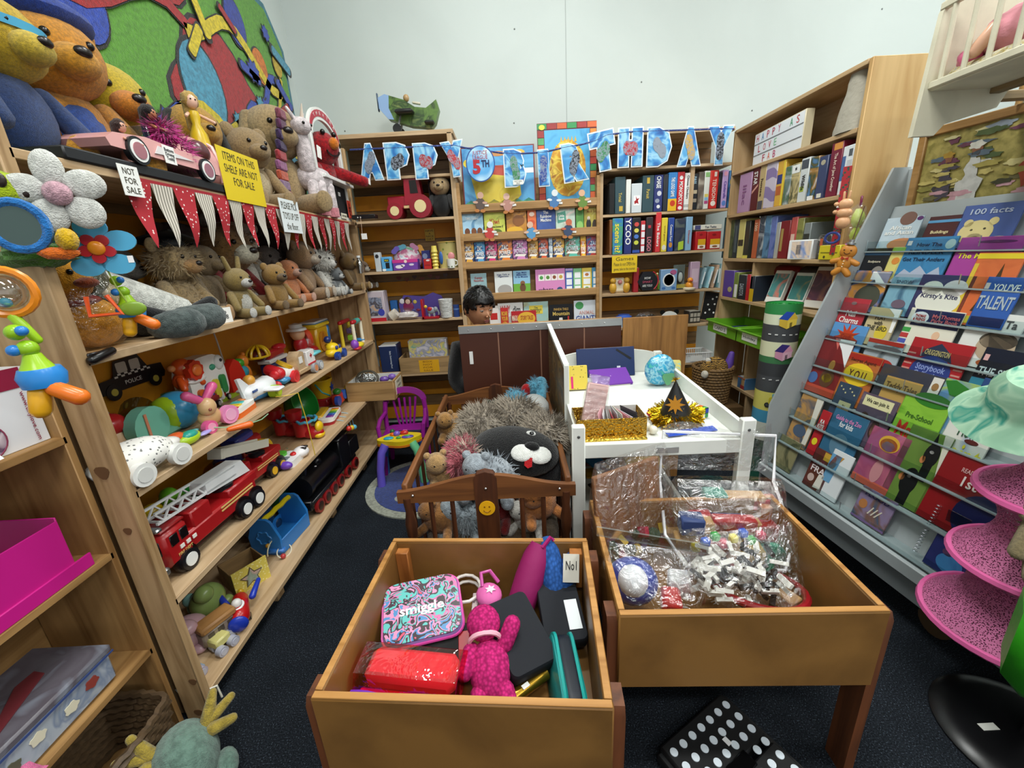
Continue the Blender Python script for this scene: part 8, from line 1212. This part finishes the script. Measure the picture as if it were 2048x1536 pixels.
# --- white bed
ZB=.787
def wb2(u,v,z=ZB):return at3(u,v,z)
gold=mat('#b8923c','sparkle',.3,scale=.8);x,y,z=wb2(1226,880);t=thing('gold_gift_box','open gold foil gift box full of cards','box',(x-.005,y+.07,ZB),-.02)
for c,d_ in(((0,-.07,.045),(.27,.004,.09)),((0,.07,.045),(.27,.004,.09)),((.135,0,.045),(.004,.14,.09)),((-.135,0,.045),(.004,.14,.09))):bx('wall',gold,t,c,d_,.001)
bx('base',gold,t,(0,0,.002),(.27,.14,.004),0);bx('lid_flap',mat('#d8b84c','sparkle',.3,scale=.6),t,(.0,-.09,.012),(.26,.035,.02),.004);bx('white_lining',pl('#d8d4d0'),t,(.04,.066,.05),(.18,.003,.085),0)
for k in range(9):pack('greeting_card',('pink','white','grey','red edged','silver','cream','rose','pale','dark edged')[k]+' card standing in the gold box','card',T(x-.02+.014*k,y+.06+.006*(k%3),ZB+.006,rz=1.2+.1*k,rx=-.2),.1,.1-.006*(k%4),.002,('#d8a0a8','#e8e4e4','#b8b8bc','#c8404c','#c8ccd0','#e0d8c8','#d88a98','#e8e8ec','#3c3c44')[k],(),'cards in the gold box','card')
x2,y2,z2=wb2(1190,800);t=thing('bagged_stationery','tall clear bag of pink patterned paper standing in the box','bag');place(t,T(x-.075,y+.08,ZB+.01,rx=-.2,ry=.22));bx('paper',mat('#dcb8b4','stripes',.6,c2='#c8a09c',axis='z',scale=1.2,bump=3),t,(0,0,.1),(.085,.02,.19),.004);bag(t,.1,.04,.23)
x,y,z=wb2(1357,850);t=thing('party_hat','black cone party hat with gold burst and tinsel brim','hat',(x,y+.03,ZB),0,None,0,-.06);G().lathe([(.068,.035),(.0,.19)],28).o('cone',mat('#0e0e10','spots',.5,c2='#c8a03c',scale=1.2,bump=.06),t);G().prism(star(8,.04,.018),.002,T(-.022,-.05,.1,rx=-.38+pi/2,rz=-.3)).o('gold_burst',mat('#b87c1c','plain',.3,metal=.5),t)
gt2=mat('#c8a41c','plain',.2,metal=.9);g=G()
for k in range(900):
 a=rnd.random()*2*pi;r_=.06+rnd.random()*.03;p_=V((r_*math.cos(a),r_*math.sin(a),.008+rnd.random()*.05));d_=V((math.cos(a)+rnd.uniform(-.6,.6),math.sin(a)+rnd.uniform(-.6,.6),rnd.uniform(-.6,.8))).normalized()*.026;s_=d_.orthogonal().normalized()*.0022;g.add([p_-s_,p_+s_,p_+d_+s_,p_+d_-s_],[(0,1,2,3)])
g.o('tinsel',gt2,t,.1)['kind']='stuff';g=G()
for k in range(40):d_=V((rnd.gauss(0,1),rnd.gauss(0,1),rnd.gauss(0,1))).normalized()*.022;s_=d_.orthogonal().normalized()*.002;g.add([V((0,0,.19))-s_,V((0,0,.19))+s_,V((0,0,.19))+d_],[(0,1,2)])
g.o('tip_tinsel',gt2,t,.1)['kind']='stuff'
x,y,z=wb2(1405,836);t=thing('puzzle_cube','small colour puzzle cube beside the party hat','toy',(x-.005,y+.01,ZB+.002),.5);bx('core',pl('#101012'),t,(0,0,.022),(.044,.044,.044),.002)
for i in range(2):
 for j in range(2):
  for f_,cs in((0,('#f0f0f0','#d8c81c','#1f8a3c','#1c3ca8')),(1,('#2f9a3c','#1c3ca8','#d8641c','#f0f0f0')),(2,('#d8641c','#c87a3c','#2f9a3c','#d8641c'))):a,b=(-.0105+.021*i),(-.0105+.021*j);c={0:(a,-.0222,.022+b),1:(-.0222,a,.022+b),2:(a,b,.0442)}[f_];d_={0:(.018,.001,.018),1:(.001,.018,.018),2:(.018,.018,.001)}[f_];bx('sticker',pl(cs[2*i+j],.3),t,c,d_,0)
x,y,z=wb2(1382,866);tag(G().box((0,0,0),(.21,.035,.004),T(x,y,ZB+.008,rz=.16,rx=.15),.001).o('blue_card',pl('#1c4ab8',.25),None),'long blue card packet at the front of the white bed','packet')
x,y,z=wb2(1318,770);t=thing('foil_balloon','shiny turquoise dinosaur foil balloon','balloon',(x,y,ZB),.2);G().ell((0,0,.085),(.085,.05,.085),20,14,jit=.03).o('foil',mat('#2a88b8','print',.22,pal=('#1c6a9c','#3aa4cc','#9ad0dc','#2a88b8','#4ab0a0'),scale=2.5),t);G().prism(blob(18,.032,.2,3),.004,T(.02,-.05,.05)@UP).o('dinosaur_print',pl('#5a9a6c',.3),t)
t=thing('gift_packet','yellow and teal foil packets behind the balloon','packet',(x+.07,y+.05,ZB),-.2);bx('packet',mat('#c8b45c','print',.3,pal=('#3aa0c0','#d8c45c','#5ab8c8','#e0dcc0'),scale=3),t,(0,0,.06),(.13,.03,.12),.008,T(rx=-.4)@MX())
pack('navy_folder','navy plastic folder leaning on the white headboard','folder',T(.55,2.34,ZB+.0,rx=-.25),.34,.17,.012,'#1c2f5c',[('p',[(.2,.95),(.45,.6),(.42,.55),(.18,.9)],'#0c0c10'),('r',.22,.3,.06,.1,'#d8dce4')])
pack('purple_packet','purple card packet lying behind the gold box','packet',T(.55,2.16,ZB+.003,rx=-1.1,rz=.1),.22,.13,.02,'#6a2c9c',[('s',0,.5,.03,'#c8a8d8')]);pack('yellow_bag','yellow dotted gift bag at the bed corner','bag',T(.34,2.12,ZB+.002,rx=-.3),.12,.13,.03,mat('#d8c04a','spots',.4,c2='#8a7a2c',scale=1.5,bump=.2),[('r',-.2,.3,.1,.5,'#d0286c')])
mk('red_cracker','small red foil cracker beside the hat','cracker',wb2(1312,840),0,[('foil','E',(0,.03,.02),(.03,.03,.02),.1,mat('#b0182c','sparkle',.3))]);mk('cream_candle','two cream wax balls in front of the gold box','candle',wb2(1306,868),0,[('ball','E',(0,0,.018),.018,'#dcd8c8'),('ball','E',(-.015,.04,.018),.018,'#dcd8c8')])
# under the bed
for k,(u,v,w_,h_,c,rz,lab)in enumerate(((1285,940,.2,.15,'#d0a81c',-.1,'yellow envelope pack on the lower shelf of the white bed'),(1215,940,.1,.2,'#1c6a9c',.4,'blue card pack under the white bed'),(1225,975,.16,.14,'#14161a',.3,'black saxophone music book under the white bed'),(1290,985,.16,.1,'#b8441c',-.2,'orange red pack under the white bed'),(1195,925,.14,.1,'#c89a2c',.1,'ochre card under the white bed'))):
 x,y,z=at3(u,v,.31+.012*k);pack('paper_pack',lab,'packet',T(x,y-.05,.295+.014*(4-k),rx=-pi/2,rz=rz),w_,h_,.01,c,[('t','saxophone',0,.8,.8,.12,'#d8d8d8')]if k==2 else[('r',.2,.3,.3,.3,'#d8d4b8')]if k else[],'packs under the white bed')
# ================================================================ CHAIR, TABLE, RUG
pc_=pl('#8c1f86',.25);p=at(800,890,z=.27)
ch=thing('child_chair','glossy purple plastic child chair behind the activity table','chair',(-.83,2.86,0),.08)
slab(.3,.28,.025,.05).o('seat',pc_,ch,.5,(0,0,.27))
G().prism([(.165*math.cos(k*pi/14),.47+.11*math.sin(k*pi/14))for k in range(15)]+[(.125*math.cos(k*pi/14),.46+.075*math.sin(k*pi/14))for k in range(14,-1,-1)],.02,T(0,.14,0,rx=-.12)@UP).o('back_arch',pc_,ch)
for k in range(5):G().tube([(-.05+.025*k,.13,.28),(-.07+.035*k,.145,.38),(-.085+.0425*k,.165,.5)],.009,6).o('back_slat',pc_,ch)
for q in(-1,1):
 G().tube([(q*.15,.12,.26),(q*.155,.14,.38),(q*.145,.16,.48)],.018,8).o('back_post',pc_,ch);G().tube([(q*.15,.13,.4),(q*.165,.0,.39),(q*.16,-.1,.37),(q*.15,-.12,.28)],.015,8).o('arm',pc_,ch)
 for a in(-.11,.13):G().cyl((q*.13,a,.27),(q*.15,a*1.15,0),.022,.016,10).o('leg',pc_,ch)
mk('toy_wand','dark striped toy wand lying on the purple chair','toy',(-.8,2.8,.3),.15,[('stick','C',(-.1,.02,.012),(.12,-.02,.012),.008,'#1c2c3c'),('pink_band','C',(-.02,.006,.012),(.01,.0,.012),.014,'#c8609c'),('green_end','E',(-.1,.02,.016),.018,'#2f6a3c')])
p=at(795,870,z=.33);ta=thing('activity_table','yellow baby activity table with purple and green legs','table',(p.x+.02,p.y-.03,0),.1);ZA=.33
G().prism(blob(30,.14,.1,4,.62,.6),.035,T(0,0,ZA-.035)).o('top',pl('#dcc01c',.25),ta);G().prism(blob(30,.142,.1,4,.62,.6),.015,T(0,0,ZA-.045)).o('orange_edge',pl('#d8781c',.3),ta)
for c,r_,cc in(((-.07,-.02,ZA+.004),(.035,.025,.008),'#2a9ab0'),((.06,-.02,ZA+.004),(.042,.026,.008),'#5a4aa8'),((-.02,.03,ZA+.012),(.025,.022,.02),'#7a5ac0'),((.03,.04,ZA+.01),(.03,.018,.016),'#c82c2c'),((.0,-.03,ZA+.006),(.018,.012,.008),'#3f9a3c'),((-.05,.035,ZA+.008),(.02,.016,.012),'#e0641c'),((.06,-.02,ZA+.011),(.02,.012,.005),'#3aa45c')):G().ell(c,r_).o('activity_button',pl(cc,.25),ta)
for(sx,sy),cc in(((-1,-1),'#6a5ac8'),((1,-1),'#6ac08a'),((-1,1),'#3a7ac8'),((1,1),'#2a6ab8')):G().tube([(sx*.09,sy*.05,ZA-.03),(sx*.12,sy*.07,.25),(sx*.14,sy*.085,.14),(sx*.15,sy*.09,.0)],[.03,.028,.026,.03],10).o('leg',pl(cc,.3),ta)
p=at(835,985,z=0);rg2=thing('round_rug','round navy rug with pale rim and stars on the floor','rug',(-.66,2.56,0));G().prism(circ(40,.39),.01).o('rim',fur('#a8ac9c'),rg2);G().prism(circ(40,.33),.003,T(0,0,.01)).o('blue_field',fur('#1f3a84'),rg2)
for a,b,r_ in((-.05,.17,.07),(.1,-.15,.06),(.15,.1,.05)):G().prism(star(5,r_,r_*.45,a*9),.003,T(a,b,.0125)).o('star',fur('#a8a078'),rg2)
G().prism(circ(20,.045,.06),.003,T(-.1,-.17,.0125)).o('pale_spot',fur('#a8aca4'),rg2)
tag(G().tube([(-.62,1.32,.004),(-.6,1.335,.006),(-.585,1.33,.004)],.003,5).o('blue_scrap',pl('#2a7ab8'),None),'tiny blue paper scrap on the dark carpet','scrap')
# ================================================================ PERSON behind the partition
BY=2.76;hc=at(957,622,y=BY);SK=mat('#c48c69','worn',.55,c2='#b9805c',scale=2);pr=thing('person','child with short black hair in a black hooded top looking down behind the partition','person',(hc.x,BY,0),0)
HZ=hc.z;GR=1.02
def skin_obj(name,pts,edges,rad,m,par):
 me=bpy.data.meshes.new(name);me.from_pydata(pts,edges,[]);o=bpy.data.objects.new(name,me);COL.objects.link(o);o.parent=par;o.modifiers.new('skin','SKIN').use_smooth_shade=True
 for k,r_ in enumerate(rad):me.skin_vertices[0].data[k].radius=r_ if hasattr(r_,'__len__')else(r_,r_);me.skin_vertices[0].data[k].use_root=k==0
 o.modifiers.new('sub','SUBSURF').render_levels=2;o.modifiers['sub'].levels=2;me.materials.append(m);return o
N_=HZ-.13;SHZ=N_-.09;PEL=SHZ-.42
J=[(0,0,PEL),(0,.01,PEL+.2),(0,.01,SHZ),(0,-.0,N_),(.01,-.015,HZ-.04),(-.15,.0,SHZ-.01),(-.21,-.03,SHZ-.23),(-.1,-.2,SHZ-.34),(.15,.0,SHZ-.01),(.21,-.05,SHZ-.23),(.16,-.24,SHZ-.32),(-.075,0,PEL-.06),(-.085,-.01,PEL-.33),(-.09,.02,.06),(.075,0,PEL-.06),(.085,-.01,PEL-.33),(.09,.02,.06),(-.1,-.12,.03),(.1,-.12,.03)]
EE=[(0,1),(1,2),(2,3),(3,4),(2,5),(5,6),(6,7),(2,8),(8,9),(9,10),(0,11),(11,12),(12,13),(0,14),(14,15),(15,16),(13,17),(16,18)]
rz_=.35
def rot(P):return[(a*math.cos(rz_)-b*math.sin(rz_),a*math.sin(rz_)+b*math.cos(rz_),c)for a,b,c in P]
J=rot(J);R0=[(.11,.08),(.11,.08),(.11,.075),.045,.045,.05,.04,.03,.05,.04,.03,.075,.055,.045,.075,.055,.045,.04,.04]
skin_obj('body',J,EE,R0,SK,pr);R1=[r_ if hasattr(r_,'__len__')else(r_,r_)for r_ in R0]
top_=fur('#08080a','#040405');skin_obj('hooded_top',J[:3]+[J[5],J[6],J[7],J[8],J[9],J[10]],[(0,1),(1,2),(2,3),(3,4),(4,5),(2,6),(6,7),(7,8)],[(.14,.11),(.14,.11),(.125,.1),.075,.058,.045,.075,.058,.045],top_,pr)
hb=J[3];G().tube([(hb[0]+.085*math.cos(a),hb[1]+.02+.075*math.sin(a),hb[2]-.025+.02*math.sin(a))for a in[k*pi/10 for k in range(20)]],.035,8,closed=True).o('hood',top_,pr)
for s_ in(0,1):G().tube([(hb[0]-.02+.05*s_,hb[1]-.1,hb[2]-.03),(hb[0]-.03+.05*s_,hb[1]-.125,hb[2]-.12)],.005,5).o('hood_cord',pl('#d8cfb8',.8),pr)
skin_obj('trousers',[J[0],J[11],J[12],J[13],J[14],J[15],J[16]],[(0,1),(1,2),(2,3),(0,4),(4,5),(5,6)],[(.125,.1),.09,.07,.06,.09,.07,.06],pl('#16181c',.9),pr)
for w_,sg in((7,1),(10,-1)):
 b=V(J[w_]);d_=(b-V(J[w_-1])).normalized();sd=d_.cross(V((0,0,1))).normalized();g=G().ell(b+d_*.045,(.03,.03,.014))
 for k in range(4):q=b+d_*.07+sd*(.022-.0145*k);l_=(.04,.046,.043,.034)[k];g.cap(q,q+d_*l_*.6-V((0,0,.008)),.0075,.007,8).cap(q+d_*l_*.6-V((0,0,.008)),q+d_*l_-V((0,0,.026)),.007,.006,8)
 g.cap(b+d_*.02+sd*.026*sg,b+d_*.06+sd*.05*sg-V((0,0,.01)),.009,.007,8).o('hand',SK,pr)
HM=T(.005,0,HZ+.018,rz=.62)@T(rx=.16,s=1.14)
def hv(d):
 x,y,z=d;f=max(0.,-y);s=1-.34*max(0,-z)**1.6;r=V((x*.074*s,y*(.094 if y>0 else.088-.012*max(0,-z)),z*.112))
 def gb(cx,cz,sx,sz):return math.exp(-((x-cx)/sx)**2-((z-cz)/sz)**2)*(f>.3)
 r.y-=.02*gb(0,-.12,.1,.13)+.012*gb(0,-.2,.17,.07)+.006*gb(0,-.47,.22,.05)+.005*gb(0,-.57,.2,.05)+.006*gb(0,.2,.5,.09)+.01*gb(0,-.85,.3,.16)
 r.y+=.012*(gb(.34,.06,.16,.09)+gb(-.34,.06,.16,.09))+.004*gb(0,-.52,.3,.02);return r
g=G();n,m=56,44
vs=[hv((math.sin(pi*j/m)*math.cos(2*pi*k/n),math.sin(pi*j/m)*math.sin(2*pi*k/n),math.cos(pi*j/m)))for j in range(m+1)for k in range(n)]
g.add(vs,[(j*n+k,j*n+(k+1)%n,(j+1)*n+(k+1)%n,(j+1)*n+k)for j in range(m)for k in range(n)],HM).o('head',SK,pr,3)
HA=mat('#0c0a0a','plain',.4);g=G()
def hr(a,b):
 th,ph=2*pi*a,b*1.95;x,y,z=math.sin(ph)*math.cos(th),math.sin(ph)*math.sin(th),math.cos(ph);fr=max(0,-y)
 lim=1-.0*fr;k=1.13+.05*NZ.noise((x*6,y*6,z*6));zz=z
 if fr>.12 and z<.3+.1*NZ.noise((x*9,1,2))-.28*(abs(x)>.72):k=.55
 if abs(x)>.62 and z<-.22 and y<.3:k=.55
 return(x*.074*k*1.03,y*.094*k,zz*.112*k+.004)
g.grid(hr,60,34,HM,True)
for _ in range(1700):
 th=rnd.random()*2*pi;ph=rnd.random()*1.75;x,y,z=math.sin(ph)*math.cos(th),math.sin(ph)*math.sin(th),math.cos(ph)
 if(y<-.15 and z<.36)or(abs(x)>.6 and z<-.1 and y<.3):continue
 p_=V((x*.078,y*.099,z*.12+.003));nn=V((x,y,z));dn_=V((.35*x+rnd.uniform(-.3,.3),-.35+rnd.uniform(-.3,.3),-.7));dn_=(dn_-nn*dn_.dot(nn)).normalized()+nn*rnd.uniform(-.05,.16);s_=dn_.orthogonal().normalized()*.0035
 q_=p_+dn_*.034+nn*.004;g.add([p_-s_,p_+s_,q_],[(0,1,2)],HM)
g.o('hair',HA,pr,3)
for s_ in(-1,1):
 e=G().ell((s_*.074,.008,-.012),(.009,.02,.03),14,10,HM).ell((s_*.08,.012,-.008),(.006,.017,.024),12,8,HM).o('ear',SK,pr)
 G().ell((s_*.028,-.074,.007),(.013,.008,.0065),12,8,HM).o('eye',pl('#d8d0c8',.2),pr);G().ell((s_*.028,-.0803,.003),(.0048,.003,.0042),10,6,HM).o('iris',pl('#1a0e08',.1),pr);G().ell((s_*.028,-.0755,.012),(.0145,.0085,.005),12,7,HM).o('eyelid',SK,pr)
 G().tube([(s_*.012,-.084,.026),(s_*.026,-.082,.031),(s_*.042,-.072,.027)],[.003,.0038,.002],6,HM).o('eyebrow',HA,pr);G().ell((s_*.008,-.098,-.026),(.007,.006,.0055),8,6,HM).o('nostril',SK,pr)
G().ell((0,-.0855,-.0515),(.02,.007,.0045),14,8,HM).ell((0,-.084,-.0605),(.017,.007,.0055),14,8,HM).o('lips',pl('#8c4c44',.5),pr)
# ================================================================ RIGHT EDGE: picture, doll cradle, net, bag
def onrack(u,v,d):r_=ray(u,v);P_=CAM+r_*((RO+RN*d-CAM).dot(RN)/r_.dot(RN))-RO;return P_.dot(RA),P_.z
(s0,z1),(s1,z0)=onrack(1846,262,.525),onrack(1820,445,.525);fp=thing('framed_picture','wooden framed garden painting leaning in the top of the rack','picture');wq,hq=.68,z1-z0;fp.matrix_world=MX.Translation(RO)@RM@T(s0,.525,z0);fr_=wood('#a8804c','x','#86612f')
for c,d_ in(((wq/2,0,hq-.0175),(wq,.03,.035)),((wq/2,0,.0175),(wq,.03,.035)),((.0175,0,hq/2),(.035,.03,hq)),((wq-.0175,0,hq/2),(.035,.03,hq))):bx('frame_rail',fr_,fp,c,d_,.004)
bx('canvas',mat('#a89a58','worn',.5,c2='#7c7438',scale=6),fp,(wq/2,.004,hq/2),(wq-.06,.01,hq-.06),0)
rq=random.Random(3)
def dab(x,z,w_,h_,c,n=0):G().prism(blob(16,1,.2,5,1,n),.002,T(x,-.002-.0004*(n%9),z)@UP@MX.Diagonal((w_,h_,1,1))).o('brush_dab',mat(c,'worn',.6,c2=None,scale=8),fp)
for k in range(70):
 f_=rq.random();z_=.05+(hq-.1)*f_;dab(.06+rq.random()*(wq-.12),z_,rq.uniform(.02,.05),rq.uniform(.006,.014),rq.choice(('#5a6a78','#8a94a0','#4c5c34','#c8c090','#6a3a50'))if f_>.62 else rq.choice(('#c4b46c','#d0c488','#a89a50','#8a8440'))if f_>.3 else rq.choice(('#3c3c24','#4c4a30','#6a6440','#b0a468','#c89aa4')),k)
def figure(x,z,s_,cl,hd,n):dab(x,z+.03*s_,.02*s_,.04*s_,cl,n);dab(x,z-.03*s_,.036*s_,.05*s_,cl,n+1);dab(x+.004,z+.085*s_,.015*s_,.017*s_,'#8a5a40',n+2);dab(x,z+.1*s_,.022*s_,.012*s_,hd,n+3);dab(x+.03*s_,z+.045*s_,.024*s_,.007*s_,cl,n+4)
figure(.14,hq*.42,1.0,'#4a4450','#b08c34',4);figure(.24,hq*.4,1.25,'#ccccc8','#dcdad0',5);figure(.44,hq*.5,1.15,'#b04a34','#7a5238',4);figure(.53,hq*.46,1.0,'#c4b8a8','#a8442c',5)
dc=thing('doll_cradle','cream wooden doll cradle with bars above the picture','cradle',(1.55,1.74,1.84),-pi/2);crm=mat('#d6d0b8','worn',.5)
G().prism([(-.02,0),(.06,0),(.09,.035),(.27,.08),(.31,.16),(.31,.3),(.28,.46),(.03,.46),(-.0,.38)],.018,T(0,0,0)@YZ).o('end_board',crm,dc)
for z_ in(.16,.4):bx('side_rail',crm,dc,(.3,.01,z_),(.6,.02,.025),.004)
for k in range(7):G().cyl((.05+.075*k,.01,.16),(.05+.075*k,.01,.4),.008,n=8).o('bar',crm,dc)
bx('cradle_base',crm,dc,(.3,.16,.15),(.6,.3,.015),.002);bx('lower_beam',wood('#8a7450','x'),dc,(.3,.25,.135),(.6,.04,.02),.003)
ps=thing('shelf_frame','wooden post frame behind the rack carrying the doll cradle','frame',(2.03,1.4,0))
for yy in(-.3,.36):bx('post',wood('#b89058','z'),ps,(0,yy,1.05),(.04,.04,2.1),.003);bx('arm',wood('#8a7450','x'),ps,(-.2,yy,1.965),(.44,.035,.03),.003)
bx('back_rail',wood('#8a7450','y'),ps,(0,.03,1.9),(.03,.62,.05),.003)
mk('baby_doll','doll in a pink ruffled dress lying in the cradle','doll',(1.68,1.56,2.03),-pi/2,[('dress','E',(0,0,.07),(.12,.09,.07),.06,mat('#d8909c','cloth',.8,scale=3)),('head','E',(.12,.02,.16),(.06,.055,.065),'#d8a88c'),('hair','E',(.12,.03,.18),(.068,.06,.06),.1,fur('#b89a6c')),('arm','L',(-.02,-.08,.08),(-.05,-.1,.03),.022,.02,'#d8a88c'),('flower','E',(-.1,-.06,.03),(.035,.03,.035),.12,'#d0608c')])
mk('quilt','folded patterned quilt under the doll','quilt',(1.7,1.46,1.999),-pi/2,[('quilt','B',(0,0,.02),(.5,.24,.045),.02,mat('#c8c4ac','print',.8,pal=('#28407c','#c8c4ac','#a8964c','#d0ccb8','#3a4a7c'),scale=4))])
bp3=thing('bird_poster','sky blue poster with a blue bird beyond the rack','poster',(2.3,1.82,2.02),-pi/2);bx('poster',pl('#7ac4dc'),bp3,(0,0,0),(.5,.006,.36),0);G().prism(blob(20,.07,.1,3,1.3),.002,T(.02,-.004,.03)@UP).o('bird_body',pl('#2a6a9c'),bp3);G().prism([(-.02,0),(.1,.07),(.0,.06)],.002,T(.05,-.006,.08)@UP).o('beak',pl('#a8303c'),bp3);bx('frame_edge',wood('#b89058','z'),bp3,(-.26,0,0),(.03,.02,.42),.002)
pk2=pl('#d8609c',.5);nt=thing('net_organiser','tiered pink mesh hanging toy net at the right edge','organiser',(1.5,.99,0));rr=[(.33,.2),(.55,.17),(.78,.155),(.95,.13),(1.12,.09)]
for z_,r_ in rr[:4]:G().tube([(r_*math.cos(a),r_*math.sin(a),z_+.012*math.cos(a))for a in[k*pi/18 for k in range(36)]],.012,6,closed=True).o('hoop',pk2,nt)
netm=mat('#b8608c','mesh',.7,scale=1.6,bump=.4)
for k in range(4):(z0,r0),(z1,r1)=rr[k],rr[k+1];G().grid(lambda a,b:((r0+(r1-r0)*b-.07*math.sin(pi*b))*math.cos(2*pi*a),(r0+(r1-r0)*b-.07*math.sin(pi*b))*math.sin(2*pi*a),z0+(z1-z0)*b),40,10,None,True).o('net_wall',netm,nt,3)
for k in range(4):G().prism(circ(30,rr[k][1]*.97),.002,T(0,0,rr[k][0])).o('net_floor',netm,nt)
t=plush('shaggy beige plush dog tucked in the pink net',(1.44,.9,.6),.3,'#a8966c',rz=-.7,ear='long',fz=900,name='plush_dog')
hn=thing('cloth_hat','pale green patterned sun hat hung at the right edge','hat');q=at(2062,815,x=1.42);place(hn,T(1.42,q.y,q.z,rx=.25,ry=-.35));hm=mat('#86ac90','print',.8,pal=('#6f9a80','#8ab498','#a0c4a8','#2f8a78','#86ac90'),scale=1.2)
G().lathe([(.0,.11),(.06,.105),(.085,.07),(.09,.02),(.1,.0),(.15,-.035),(.155,-.04)],30).o('hat',hm,hn)
gb_=thing('green_backpack','bright green bag hanging at the lower right edge','bag',(1.27,.77,.4),.7);G().box((0,0,.12),(.2,.1,.27),None,.04).o('bag_body',mat('#2f9a1c','cloth',.4),gb_);bx('front_pocket',mat('#34a420','cloth',.4),gb_,(0,-.055,.07),(.16,.03,.13),.015);G().tube([(-.09,-.03,.18),(-.07,-.045,.24),(.07,-.045,.24),(.09,-.03,.18)],.004,5).o('zip',pl('#a8c8a0',.4),gb_);G().tube([(-.05,0,.25),(0,0,.32),(.05,0,.25)],.008,6).o('strap',pl('#2a8a1a'),gb_)
st=thing('display_stand','black round based stand at the lower right corner','stand',(1.5,.86,0));G().lathe([(0,.03),(.16,.028),(.2,.018),(.215,.006),(.215,0)],40).o('base',pl('#0c0c0e',.3),st);G().cyl((0,0,.03),(0,0,1.75),.02,n=14).o('pole',pl('#131316',.3),st);bx('white_sticker',pl('#d8d8d0'),st,(-.09,.03,.031),(.05,.02,.001),0)
for k,(z_,a)in enumerate(((1.15,2.4),(.95,3.6),(.72,4.0))):G().tube([(0,0,z_),(.12*math.cos(a),.12*math.sin(a),z_)],.005,6).o('hook',pl('#1a1a1c'),st)
bake_text()
